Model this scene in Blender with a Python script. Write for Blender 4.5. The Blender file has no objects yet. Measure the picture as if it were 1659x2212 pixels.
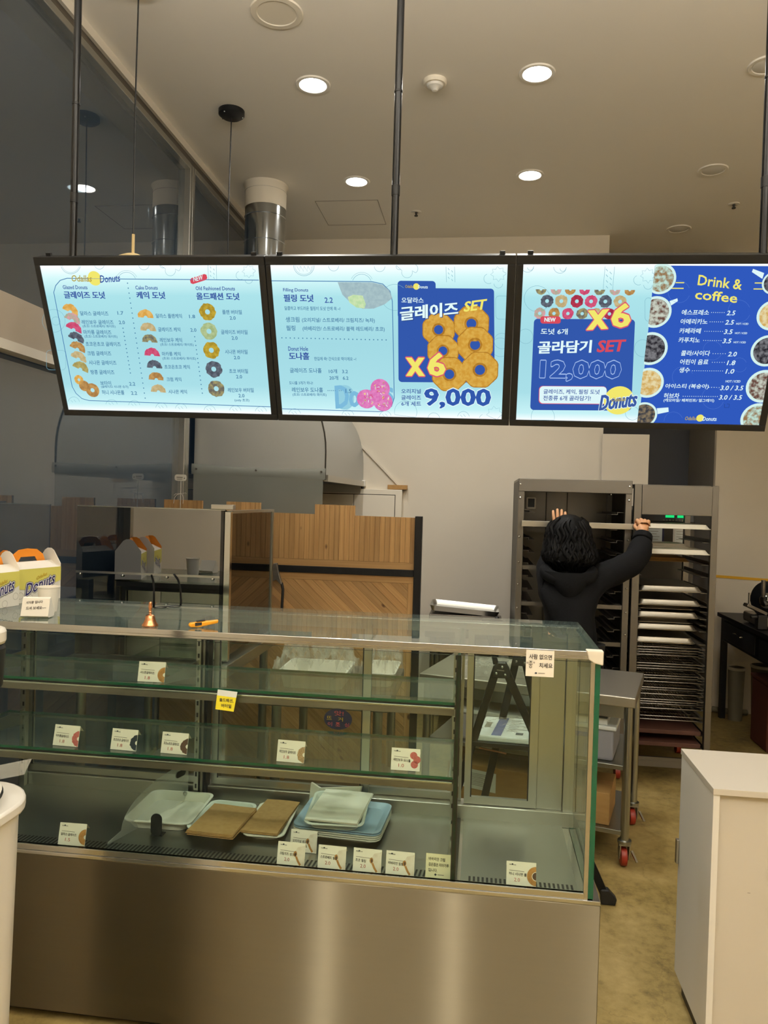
import bpy, bmesh, math, random
from mathutils import Vector, Matrix, noise

random.seed(7)
scene = bpy.context.scene
C = scene.collection
R = math.radians
PI = math.pi

# ------------------------------------------------------------------ camera, world, exposure
CEIL, BACK, WIN = 3.57, 5.80, -1.72          # ceiling height, back wall, window wall
yaw, pitch, roll = R(-7.2), R(-0.97), R(1.6)
f = Vector((math.sin(yaw)*math.cos(pitch), math.cos(yaw)*math.cos(pitch), math.sin(pitch)))
r = Vector((math.cos(yaw), -math.sin(yaw), 0)); u = r.cross(f)
r2 = r*math.cos(roll)+u*math.sin(roll); u2 = -r*math.sin(roll)+u*math.cos(roll)
cam = bpy.data.cameras.new('camera'); cam_o = bpy.data.objects.new('camera', cam); C.objects.link(cam_o)
M = Matrix((r2, u2, -f)).transposed().to_4x4(); M.translation = (0, 0, 1.6)
cam_o.matrix_world = M
cam.sensor_fit = 'VERTICAL'; cam.sensor_height = 36.0; cam.lens = 36.0*1661/2212
cam.clip_start = 0.05
scene.camera = cam_o
w = bpy.data.worlds.new('night'); scene.world = w; w.use_nodes = True
w.node_tree.nodes['Background'].inputs[0].default_value = (0.045, 0.062, 0.08, 1)
w.node_tree.nodes['Background'].inputs[1].default_value = 1.0
vs = scene.view_settings
vs.view_transform = 'Standard'; vs.look = 'None'; vs.gamma = 1.0; vs.use_curve_mapping = False
vs.exposure = 0.0
scene.cycles.use_denoising = True
scene.cycles.max_bounces = 14; scene.cycles.transparent_max_bounces = 32
scene.cycles.glossy_bounces = 6; scene.cycles.diffuse_bounces = 8
scene.cycles.caustics_reflective = False; scene.cycles.caustics_refractive = False
scene.cycles.sample_clamp_indirect = 4.0
LAMP_COL = (1.0, .955, .87)
LAMP_W = 10
UP_W = 64

# ------------------------------------------------------------------ materials
def lin(h):
    h = h.lstrip('#'); v = [int(h[i:i+2], 16)/255 for i in (0, 2, 4)]
    return tuple(x/12.92 if x <= .04045 else ((x+.055)/1.055)**2.4 for x in v)+(1.0,)
M_ = {}
def newmat(name):
    m = bpy.data.materials.new(name); m.use_nodes = True
    nt = m.node_tree; nt.nodes.clear()
    out = nt.nodes.new('ShaderNodeOutputMaterial')
    M_[name] = m
    return m, nt, out
def mat(name, col, rough=.5, metal=0.0, **kw):
    """Principled material; noise=(scale xyz, amount, colour2) varies the colour, bump=(scale, strength, distance)"""
    m, nt, out = newmat(name)
    b = nt.nodes.new('ShaderNodeBsdfPrincipled'); nt.links.new(b.outputs[0], out.inputs[0])
    c = lin(col) if isinstance(col, str) else col
    b.inputs['Base Color'].default_value = c; b.inputs['Roughness'].default_value = rough; b.inputs['Metallic'].default_value = metal
    for k, v in kw.items():
        if k in ('noise', 'bump', 'rnoise', 'aniso'): continue
        b.inputs[k].default_value = v
    tc = nt.nodes.new('ShaderNodeTexCoord')
    def tex(sc, detail=4.0):
        mp = nt.nodes.new('ShaderNodeMapping'); mp.inputs['Scale'].default_value = sc if isinstance(sc, tuple) else (sc,)*3
        nt.links.new(tc.outputs['Object'], mp.inputs[0])
        n = nt.nodes.new('ShaderNodeTexNoise'); n.inputs['Detail'].default_value = detail; n.inputs['Scale'].default_value = 1.0
        nt.links.new(mp.outputs[0], n.inputs[0]); return n
    if 'noise' in kw:
        sc, c2, lo, hi = kw['noise']; n = tex(sc, 6.0)
        rp = nt.nodes.new('ShaderNodeValToRGB'); rp.color_ramp.elements[0].position = lo; rp.color_ramp.elements[1].position = hi
        rp.color_ramp.elements[0].color = c; rp.color_ramp.elements[1].color = lin(c2)
        nt.links.new(n.outputs[0], rp.inputs[0]); nt.links.new(rp.outputs[0], b.inputs['Base Color'])
    if 'rnoise' in kw:
        sc, lo, hi = kw['rnoise']; n = tex(sc)
        mr = nt.nodes.new('ShaderNodeMapRange'); mr.inputs[1].default_value = .3; mr.inputs[2].default_value = .7
        mr.inputs[3].default_value = lo; mr.inputs[4].default_value = hi
        nt.links.new(n.outputs[0], mr.inputs[0]); nt.links.new(mr.outputs[0], b.inputs['Roughness'])
    if 'bump' in kw:
        sc, st, di = kw['bump']; n = tex(sc)
        bp = nt.nodes.new('ShaderNodeBump'); bp.inputs['Strength'].default_value = st; bp.inputs['Distance'].default_value = di
        nt.links.new(n.outputs[0], bp.inputs['Height']); nt.links.new(bp.outputs[0], b.inputs['Normal'])
    if 'aniso' in kw:
        tg = nt.nodes.new('ShaderNodeTangent'); tg.direction_type = 'RADIAL'; tg.axis = 'Z'
        b.inputs['Anisotropic'].default_value = kw['aniso']; b.inputs['Anisotropic Rotation'].default_value = .25
        nt.links.new(tg.outputs[0], b.inputs['Tangent'])
    return m
def glow(name, col, strength=1.0, col2=None, scale=60, edge=False):
    m, nt, out = newmat(name)
    e = nt.nodes.new('ShaderNodeEmission'); e.inputs[0].default_value = lin(col); e.inputs[1].default_value = strength
    if col2:
        tc = nt.nodes.new('ShaderNodeTexCoord'); n = nt.nodes.new('ShaderNodeTexNoise'); n.inputs['Scale'].default_value = scale; n.inputs['Detail'].default_value = 3
        nt.links.new(tc.outputs['Object'], n.inputs[0])
        rp = nt.nodes.new('ShaderNodeValToRGB'); rp.color_ramp.elements[0].position = .38; rp.color_ramp.elements[1].position = .62
        rp.color_ramp.elements[0].color = lin(col); rp.color_ramp.elements[1].color = lin(col2)
        nt.links.new(n.outputs[0], rp.inputs[0]); nt.links.new(rp.outputs[0], e.inputs[0])
    nt.links.new(e.outputs[0], out.inputs[0]); return m
def glass(name, tint, ior=1.5, veil=0.0, rough=0.0, haze='#9aa69c'):
    """pane of glass: clear tinted transmission plus a Fresnel reflection, optionally a pale diffuse veil mixed over both"""
    m, nt, out = newmat(name)
    t = nt.nodes.new('ShaderNodeBsdfTransparent'); t.inputs[0].default_value = lin(tint)
    g = nt.nodes.new('ShaderNodeBsdfGlossy'); g.inputs['Roughness'].default_value = rough; g.inputs[0].default_value = (1, 1, 1, 1)
    fr = nt.nodes.new('ShaderNodeFresnel'); fr.inputs[0].default_value = ior
    # the back of a pane is seen from inside the glass solid: use the same outside-in Fresnel on both faces
    geo = nt.nodes.new('ShaderNodeNewGeometry'); mp = nt.nodes.new('ShaderNodeMapRange')
    mp.inputs[3].default_value = ior; mp.inputs[4].default_value = 1/ior
    nt.links.new(geo.outputs['Backfacing'], mp.inputs[0]); nt.links.new(mp.outputs[0], fr.inputs[0])
    mix = nt.nodes.new('ShaderNodeMixShader')
    nt.links.new(fr.outputs[0], mix.inputs[0]); nt.links.new(t.outputs[0], mix.inputs[1]); nt.links.new(g.outputs[0], mix.inputs[2])
    last = mix
    if veil:
        d = nt.nodes.new('ShaderNodeBsdfDiffuse'); d.inputs[0].default_value = lin(haze)
        m2 = nt.nodes.new('ShaderNodeMixShader'); m2.inputs[0].default_value = veil
        nt.links.new(mix.outputs[0], m2.inputs[1]); nt.links.new(d.outputs[0], m2.inputs[2]); last = m2
    nt.links.new(last.outputs[0], out.inputs[0]); return m

mat('wall_paint', '#d9d2c4', .75, noise=(1.2, '#d2cabb', .3, .7))
mat('ceiling_paint', '#ece8e0', .85)
mat('dark_wall', '#4b4e57', .8)
mat('grey_wall', '#8a857d', .8)
def concrete(name):
    m, nt, out = newmat(name); b = nt.nodes.new('ShaderNodeBsdfPrincipled'); nt.links.new(b.outputs[0], out.inputs[0])
    tc = nt.nodes.new('ShaderNodeTexCoord')
    def nz(sc, det, ro):
        n = nt.nodes.new('ShaderNodeTexNoise'); n.inputs['Scale'].default_value = sc; n.inputs['Detail'].default_value = det; n.inputs['Roughness'].default_value = ro
        nt.links.new(tc.outputs['Object'], n.inputs[0]); return n
    n1 = nz(3.2, 12, .72); n2 = nz(21, 10, .7)
    mx = nt.nodes.new('ShaderNodeMixRGB'); mx.inputs[0].default_value = .42; nt.links.new(n1.outputs[0], mx.inputs[1]); nt.links.new(n2.outputs[0], mx.inputs[2])
    rp = nt.nodes.new('ShaderNodeValToRGB'); r_ = rp.color_ramp; r_.elements[0].position = .36; r_.elements[0].color = lin('#635430'); r_.elements[1].position = .66; r_.elements[1].color = lin('#b09b66')
    e = r_.elements.new(.49); e.color = lin('#97834f'); nt.links.new(mx.outputs[0], rp.inputs[0])
    v = nt.nodes.new('ShaderNodeTexVoronoi'); v.feature = 'DISTANCE_TO_EDGE'; v.inputs['Scale'].default_value = 1.7
    ad = nt.nodes.new('ShaderNodeMixRGB'); ad.blend_type = 'ADD'; ad.inputs[0].default_value = .22; nt.links.new(tc.outputs['Object'], ad.inputs[1]); nt.links.new(n1.outputs['Color'], ad.inputs[2]); nt.links.new(ad.outputs[0], v.inputs[0])
    mr = nt.nodes.new('ShaderNodeMapRange'); mr.inputs[1].default_value = 0; mr.inputs[2].default_value = .006; mr.inputs[3].default_value = .3; mr.inputs[4].default_value = 0; nt.links.new(v.outputs['Distance'], mr.inputs[0])
    cr = nt.nodes.new('ShaderNodeMixRGB'); cr.inputs[2].default_value = lin('#4d4024'); nt.links.new(mr.outputs[0], cr.inputs[0]); nt.links.new(rp.outputs[0], cr.inputs[1]); nt.links.new(cr.outputs[0], b.inputs['Base Color'])
    rr_ = nt.nodes.new('ShaderNodeMapRange'); rr_.inputs[1].default_value = .3; rr_.inputs[2].default_value = .7; rr_.inputs[3].default_value = .38; rr_.inputs[4].default_value = .6; nt.links.new(n1.outputs[0], rr_.inputs[0]); nt.links.new(rr_.outputs[0], b.inputs['Roughness'])
    bp = nt.nodes.new('ShaderNodeBump'); bp.inputs['Strength'].default_value = .08; bp.inputs['Distance'].default_value = .002; nt.links.new(n2.outputs[0], bp.inputs['Height']); nt.links.new(bp.outputs[0], b.inputs['Normal'])
    return m
concrete('concrete')
mat('aluminium', '#b9b8b2', .32, 1.0)
mat('steel', '#aaaca6', .30, 1.0, bump=((4, 4, 160), .04, .001))
mat('tray_metal', '#a29e94', .38, 1.0)
mat('pole_black', '#0d0e10', .18, **{'Specular IOR Level': .25})
mat('table_steel', '#b5b1a6', .42, 1.0, bump=((4, 4, 120), .04, .001))
mat('rack_steel', '#787570', .40, 1.0, bump=((4, 4, 120), .04, .001))
mat('beam_paint', '#a89f92', .7)
mat('wire', '#77736b', .35, 1.0)
mat('chrome', '#bfc0be', .12, 1.0)
mat('galvanised', '#b9bcbc', .17, 1.0, bump=(6.0, .05, .004))
mat('hood_steel', '#b6babb', .38, .75, bump=(3.0, .05, .01))
mat('dull_steel', '#8f8980', .42, .9, noise=((5, 5, 30), '#77716a', .3, .7))
mat('dark_steel', '#4a4742', .5, .8)
mat('black_metal', '#111214', .45, **{'Specular IOR Level': .3})
mat('black_plastic', '#17181a', .4)
mat('black_gloss', '#07080a', .04)
mat('white_plastic', '#e9e5dc', .4)
mat('white_laminate', '#c0baae', .45)
mat('grey_laminate', '#dcdad4', .42)
mat('offwhite', '#e3dccd', .6)
mat('paper', '#f1ece0', .8)
mat('shade_cream', '#e5cf9c', .6)
mat('cream_tray', '#e8e6da', .35)
mat('blue_tray', '#9cb8cf', .4)
mat('mint_tray', '#dde3dc', .35)
mat('kraft', '#b08a56', .8, noise=((60, 60, 60), '#a37d4b', .3, .7))
mat('cardboard', '#a3814c', .8, noise=((8, 8, 40), '#977540', .3, .7))
mat('copper', '#d8966a', .26, 1.0)
mat('orange_plastic', '#f4a51e', .35)
mat('red_rubber', '#8e2a18', .45)
mat('skin', '#c9976f', .55, **{'Subsurface Weight': .05})
mat('coat', '#0d0e11', .9, bump=(90.0, .25, .004), **{'Specular IOR Level': .2})
mat('trousers', '#101114', .85)
mat('hair', '#050506', .6, bump=((60, 60, 14), .4, .004), **{'Specular IOR Level': .15})
mat('green_glass_edge', '#0a4a34', .15)
mat('label_white', '#dfe6e4', .6)
mat('blue_print', '#34488c', .6)
mat('ink', '#2b2622', .8)
mat('red_ink', '#a33d32', .8)
mat('grey_ink', '#8d877c', .8)
mat('yellow_paper', '#e6d92e', .8)
mat('note_paper', '#e5e0bd', .8)
mat('brown_board', '#4a2a1e', .7)
mat('vinyl', '#8d928c', .35, **{'Alpha': .62})
mat('plastic_film', '#d8d4c8', .07, **{'Alpha': .2, 'Specular IOR Level': 1.0}, bump=(26.0, 1.0, .03))
mat('acrylic', '#cfd3ce', .12, **{'Alpha': .22})
mat('clear_plastic', '#c4c8d4', .3, **{'Alpha': .55})
mat('donut_tan', '#b98748', .7, noise=(160.0, '#a06d34', .3, .7))
mat('donut_pink', '#c06a63', .8, noise=(240.0, '#a24a48', .3, .7))
mat('donut_choc', '#4c3b31', .8, noise=(240.0, '#6d4c36', .3, .7))
mat('donut_mix', '#8a6b4a', .8, noise=(300.0, '#c7a77f', .3, .7))
mat('cream_cut', '#e9e2d6', .8, noise=(40.0, '#d3c6b2', .3, .7))
mat('box_yellow', '#ddd56c', .55)
mat('box_white', '#efece2', .55)
mat('box_orange', '#e98d24', .5)
mat('logo_navy', '#22205e', .5)
mat('logo_red', '#c23a36', .5)
mat('logo_gold', '#b99a2c', .5)
mat('dark_print', '#26303c', .5)
mat('sticker_blue', '#1d2148', .5)
mat('sticker_red', '#b84a58', .5)
mat('white_print', '#f4f4f0', .5)
mat('yellow_tape', '#d8a51c', .6)
mat('bin_grey', '#77725f', .7)
mat('crate_red', '#53281c', .7)
def brushed_steel(name, col, rough, an):
    """sheet steel brushed along its length: highlights smear upright"""
    m, nt, out = newmat(name); g = nt.nodes.new('ShaderNodeBsdfAnisotropic'); g.inputs['Color'].default_value = lin(col)
    g.inputs['Roughness'].default_value = rough; g.inputs['Anisotropy'].default_value = an
    tg = nt.nodes.new('ShaderNodeTangent'); tg.direction_type = 'RADIAL'; tg.axis = 'Z'; nt.links.new(tg.outputs[0], g.inputs['Tangent'])
    tc = nt.nodes.new('ShaderNodeTexCoord'); mp = nt.nodes.new('ShaderNodeMapping'); mp.inputs['Scale'].default_value = (2, 2, 140); nt.links.new(tc.outputs['Object'], mp.inputs[0])
    n = nt.nodes.new('ShaderNodeTexNoise'); n.inputs['Scale'].default_value = 1; n.inputs['Detail'].default_value = 3; nt.links.new(mp.outputs[0], n.inputs[0])
    mr = nt.nodes.new('ShaderNodeMapRange'); mr.inputs[1].default_value = .3; mr.inputs[2].default_value = .7; mr.inputs[3].default_value = rough-.03; mr.inputs[4].default_value = rough+.03
    nt.links.new(n.outputs[0], mr.inputs[0]); nt.links.new(mr.outputs[0], g.inputs['Roughness'])
    nt.links.new(g.outputs[0], out.inputs[0]); return m
brushed_steel('brushed', '#7d745f', .36, .86)
glass('window_glass', '#a3adb2', 2.35, .085, haze='#8ea6bc')  # bluish veil paints lens glare and haze into the panes
glass('top_glass', '#f3f8f4', 1.85, .06, haze='#a9c4c0')  # blue-white veil paints part of the sheen on the case top
glass('case_glass', '#f5faf6', 1.22, .003)
glass('shelf_glass', '#f3f9f5', 1.6, .035, haze='#b9d0c2')
glass('dark_glass', '#0c0d10', 3.0)
glass('brown_glass', '#4b2f22', 1.5)
glow('lamp_glow', '#fffdf6', 30.0)
glow('up_glow', '#fff2dc', 6.0)
glow('green_led', '#22e07a', 1.0)
def wood(name, c1, c2):
    m, nt, out = newmat(name)
    b = nt.nodes.new('ShaderNodeBsdfPrincipled'); b.inputs['Roughness'].default_value = .55; nt.links.new(b.outputs[0], out.inputs[0])
    uvn = nt.nodes.new('ShaderNodeUVMap'); uvn.uv_map = 'grain'
    mp = nt.nodes.new('ShaderNodeMapping'); mp.inputs['Scale'].default_value = (90, 3, 1); nt.links.new(uvn.outputs[0], mp.inputs[0])
    n = nt.nodes.new('ShaderNodeTexNoise'); n.inputs['Scale'].default_value = 1.0; n.inputs['Detail'].default_value = 6; nt.links.new(mp.outputs[0], n.inputs[0])
    rp = nt.nodes.new('ShaderNodeValToRGB'); rp.color_ramp.elements[0].position = .3; rp.color_ramp.elements[1].position = .72
    rp.color_ramp.elements[0].color = lin(c1); rp.color_ramp.elements[1].color = lin(c2); nt.links.new(n.outputs[0], rp.inputs[0])
    # each plank has its own tone, stored in the second uv map
    tn = nt.nodes.new('ShaderNodeUVMap'); tn.uv_map = 'tone'; sp = nt.nodes.new('ShaderNodeSeparateXYZ'); nt.links.new(tn.outputs[0], sp.inputs[0])
    mr = nt.nodes.new('ShaderNodeMapRange'); mr.inputs[3].default_value = .78; mr.inputs[4].default_value = 1.12; nt.links.new(sp.outputs[0], mr.inputs[0])
    mul = nt.nodes.new('ShaderNodeMixRGB'); mul.blend_type = 'MULTIPLY'; mul.inputs[0].default_value = 1
    nt.links.new(rp.outputs[0], mul.inputs[1]); nt.links.new(mr.outputs[0], mul.inputs[2]); 
    # knots
    v = nt.nodes.new('ShaderNodeTexVoronoi'); v.inputs['Scale'].default_value = 1.0
    mk = nt.nodes.new('ShaderNodeMapping'); mk.inputs['Scale'].default_value = (9, 5, 1); nt.links.new(uvn.outputs[0], mk.inputs[0]); nt.links.new(mk.outputs[0], v.inputs[0])
    kr = nt.nodes.new('ShaderNodeMapRange'); kr.inputs[1].default_value = .05; kr.inputs[2].default_value = .10; kr.inputs[3].default_value = 1; kr.inputs[4].default_value = 0
    nt.links.new(v.outputs['Distance'], kr.inputs[0])
    mx = nt.nodes.new('ShaderNodeMixRGB'); mx.inputs[2].default_value = lin('#5a3a20'); nt.links.new(kr.outputs[0], mx.inputs[0]); nt.links.new(mul.outputs[0], mx.inputs[1])
    nt.links.new(mx.outputs[0], b.inputs['Base Color'])
wood('pine', '#a87f4e', '#c09a66')

# ------------------------------------------------------------------ mesh helpers
LOC = {}
_DG = None
_TXT = {}
def text_shape(s, bold=0, shear=0.0):
    """letters of a string as flat polygons, scaled into the unit square"""
    k = (s, bold, shear)
    if k in _TXT: return _TXT[k]
    cu = bpy.data.curves.new('letters', 'FONT'); cu.body = s; cu.resolution_u = 2
    cu.offset = (0, .016, .020, .022)[bold]; cu.shear = shear
    o = bpy.data.objects.new('letters', cu); C.objects.link(o)
    dg = bpy.context.evaluated_depsgraph_get(); dg.update()
    me = bpy.data.meshes.new_from_object(o.evaluated_get(dg))
    v = [(p.co.x, p.co.y) for p in me.vertices]; fc = [tuple(p.vertices) for p in me.polygons]
    bpy.data.objects.remove(o); bpy.data.curves.remove(cu); bpy.data.meshes.remove(me)
    x0 = min(a for a, _ in v); x1 = max(a for a, _ in v); y0 = min(b for _, b in v); y1 = max(b for _, b in v)
    v = [((a-x0)/(x1-x0), (b-y0)/max(y1-y0, 1e-6)) for a, b in v]
    _TXT[k] = (v, fc); return _TXT[k]

class MB:
    """collects shapes in world coordinates; build() links them as ONE mesh object"""
    def __init__(s): s.v = []; s.f = []; s.mi = []; s.m = 0; s.uv = []; s.T = None
    def add(s, v, f):
        n = len(s.v); s.v += [Vector(p) if s.T is None else s.T @ Vector(p) for p in v]
        for q in f: s.f.append(tuple(i+n for i in q)); s.mi.append(s.m)
        return s
    def box(s, x0, x1, y0, y1, z0, z1):
        v = [(x, y, z) for z in (z0, z1) for y in (y0, y1) for x in (x0, x1)]
        return s.add(v, [(0, 2, 3, 1), (4, 5, 7, 6), (0, 1, 5, 4), (2, 6, 7, 3), (0, 4, 6, 2), (1, 3, 7, 5)])
    def pane(s, x0, x1, y0, y1, z0, z1, face, edge):
        d = (x1-x0, y1-y0, z1-z0); k = d.index(min(d)); n = len(s.f)
        s.box(x0, x1, y0, y1, z0, z1)
        ax = (2, 2, 1, 1, 0, 0)
        for i in range(6): s.mi[n+i] = face if ax[i] == k else edge
        return s
    def quad(s, *p): return s.add(p, [tuple(range(len(p)))])
    def bar(s, p, q, w, h, up=(0, 0, 1)):
        p = Vector(p); q = Vector(q); d = (q-p).normalized(); a = d.cross(Vector(up))
        if a.length < 1e-4: a = d.cross(Vector((0, 1, 0)))
        a.normalize(); b = a.cross(d)
        v = [e+a*(i*w/2)+b*(j*h/2) for e in (p, q) for i, j in ((-1, -1), (1, -1), (1, 1), (-1, 1))]
        return s.add(v, [(3, 2, 1, 0), (4, 5, 6, 7), (0, 1, 5, 4), (1, 2, 6, 5), (2, 3, 7, 6), (3, 0, 4, 7)])
    def tube(s, pts, r, n=8, closed=False, caps=True):
        pts = [Vector(p) for p in pts]; N = len(pts); rs = r if isinstance(r, (list, tuple)) else [r]*N
        base = None; rings = []
        for i, p in enumerate(pts):
            a = pts[i-1] if (i or closed) else p; b = pts[(i+1) % N] if (i < N-1 or closed) else p
            d = (b-a).normalized() if (b-a).length else Vector((0, 0, 1))
            if base is None: base = d.orthogonal().normalized()
            base = (base-d*base.dot(d)); base = base.normalized() if base.length > 1e-6 else d.orthogonal().normalized()
            c = d.cross(base)
            rings.append([p+(base*math.cos(2*PI*k/n)+c*math.sin(2*PI*k/n))*rs[i] for k in range(n)])
        v = [q for g in rings for q in g]; fc = []
        for i in range(N if closed else N-1):
            j = (i+1) % N
            for k in range(n): fc.append((i*n+k, i*n+(k+1) % n, j*n+(k+1) % n, j*n+k))
        if caps and not closed: fc += [tuple(range(n))[::-1], tuple(range((N-1)*n, N*n))]
        return s.add(v, fc)
    def cyl(s, p, q, r, n=20): return s.tube([p, q], r, n)
    def lathe(s, prof, c, n=32, axis='Z', arc=2*PI):
        """profile of (radius, height) turned about an axis through c"""
        v = []; fc = []; k = len(prof)
        for i in range(n):
            a = arc*i/n; ca, sa = math.cos(a), math.sin(a)
            for rr, h in prof:
                v.append({'Z': (c[0]+rr*ca, c[1]+rr*sa, c[2]+h), 'X': (c[0]+h, c[1]+rr*ca, c[2]+rr*sa), 'Y': (c[0]+rr*sa, c[1]+h, c[2]+rr*ca)}[axis])
        for i in range(n):
            j = (i+1) % n
            for m in range(k-1): fc.append((i*k+m, j*k+m, j*k+m+1, i*k+m+1))
        return s.add(v, fc)
    def prism(s, poly, O, U, V, N, d):
        O, U, V, N = map(Vector, (O, U, V, N)); n = len(poly)
        v = [O+U*a+V*b for a, b in poly]+[O+U*a+V*b+N*d for a, b in poly]
        return s.add(v, [tuple(range(n))[::-1], tuple(range(n, 2*n))]+[(i, (i+1) % n, n+(i+1) % n, n+i) for i in range(n)])
    def grid(s, fn, nu, nv, closed=False):
        v = [fn(i/(nu-1), j/(nv-1)) for j in range(nv) for i in range(nu)]
        return s.add(v, [(j*nu+i, j*nu+i+1, (j+1)*nu+i+1, (j+1)*nu+i) for j in range(nv-1) for i in range(nu-1)])
    def ball(s, c, rx, ry, rz, n=20, m=12):
        v = [(c[0]+rx*math.sin(PI*j/m)*math.cos(2*PI*i/n), c[1]+ry*math.sin(PI*j/m)*math.sin(2*PI*i/n), c[2]+rz*math.cos(PI*j/m)) for j in range(m+1) for i in range(n)]
        return s.add(v, [(j*n+i, (j+1)*n+i, (j+1)*n+(i+1) % n, j*n+(i+1) % n) for j in range(m) for i in range(n)])
    def build(s, name, mats, parent=None, bev=0, smooth=False, sub=0, loc=None, seg=2):
        if isinstance(mats, (str,)): mats = [mats]
        xs = [p.x for p in s.v]; ys = [p.y for p in s.v]; zs = [p.z for p in s.v]
        if parent is not None: o0 = LOC[parent.name]
        else: o0 = Vector(loc) if loc else Vector(((min(xs)+max(xs))/2, (min(ys)+max(ys))/2, min(zs)))
        me = bpy.data.meshes.new(name); me.from_pydata([p-o0 for p in s.v], [], s.f)
        for m in mats: me.materials.append(M_[m])
        me.polygons.foreach_set('material_index', s.mi)
        bm = bmesh.new(); bm.from_mesh(me)
        if not getattr(s, 'keep', False): bmesh.ops.recalc_face_normals(bm, faces=bm.faces)
        bm.to_mesh(me); bm.free()
        if smooth:
            me.polygons.foreach_set('use_smooth', [True]*len(me.polygons))
            try: me.set_sharp_from_angle(angle=R(smooth if smooth > 1 else 40))
            except Exception: pass
        o = bpy.data.objects.new(name, me); C.objects.link(o)
        if parent is not None: o.parent = parent; LOC[o.name] = o0.copy()
        else: o.location = o0; LOC[o.name] = o0.copy()
        if bev:
            b = o.modifiers.new('edges', 'BEVEL'); b.width = bev; b.segments = seg; b.limit_method = 'ANGLE'; b.angle_limit = R(40)
        if sub:
            b = o.modifiers.new('smooth', 'SUBSURF'); b.levels = sub; b.render_levels = sub
        return o

def tag(o, label=None, cat=None, group=None, kind=None):
    if label: o['label'] = label
    if cat: o['category'] = cat
    if group: o['group'] = group
    if kind: o['kind'] = kind
    return o
def thing(name, label, cat, loc, group=None):
    o = bpy.data.objects.new(name, None); C.objects.link(o); o.location = loc; o.empty_display_size = .05
    LOC[o.name] = Vector(loc); return tag(o, label, cat, group)
def struct(mb, name, mats, parent=None, **k):
    o = mb.build(name, mats, parent, **k)
    if parent is None: o['kind'] = 'structure'
    return o
def dup(root, off, label, group=None):
    """copy of a thing with copies of its parts and sub-parts, moved by off"""
    c = root.copy(); C.objects.link(c); c.location = root.location+Vector(off); c['label'] = label
    if group: c['group'] = group
    LOC[c.name] = LOC[root.name]+Vector(off)
    for ch in list(root.children):
        d = ch.copy(); C.objects.link(d); d.parent = c
        for g in list(ch.children):
            e = g.copy(); C.objects.link(e); e.parent = d
    return c
def rrect(x0, y0, x1, y1, r, n=5):
    P = []
    for cx, cy, a in ((x1-r, y0+r, -90), (x1-r, y1-r, 0), (x0+r, y1-r, 90), (x0+r, y0+r, 180)):
        P += [(cx+r*math.cos(R(a+90*i/n)), cy+r*math.sin(R(a+90*i/n))) for i in range(n+1)]
    return P

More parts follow.
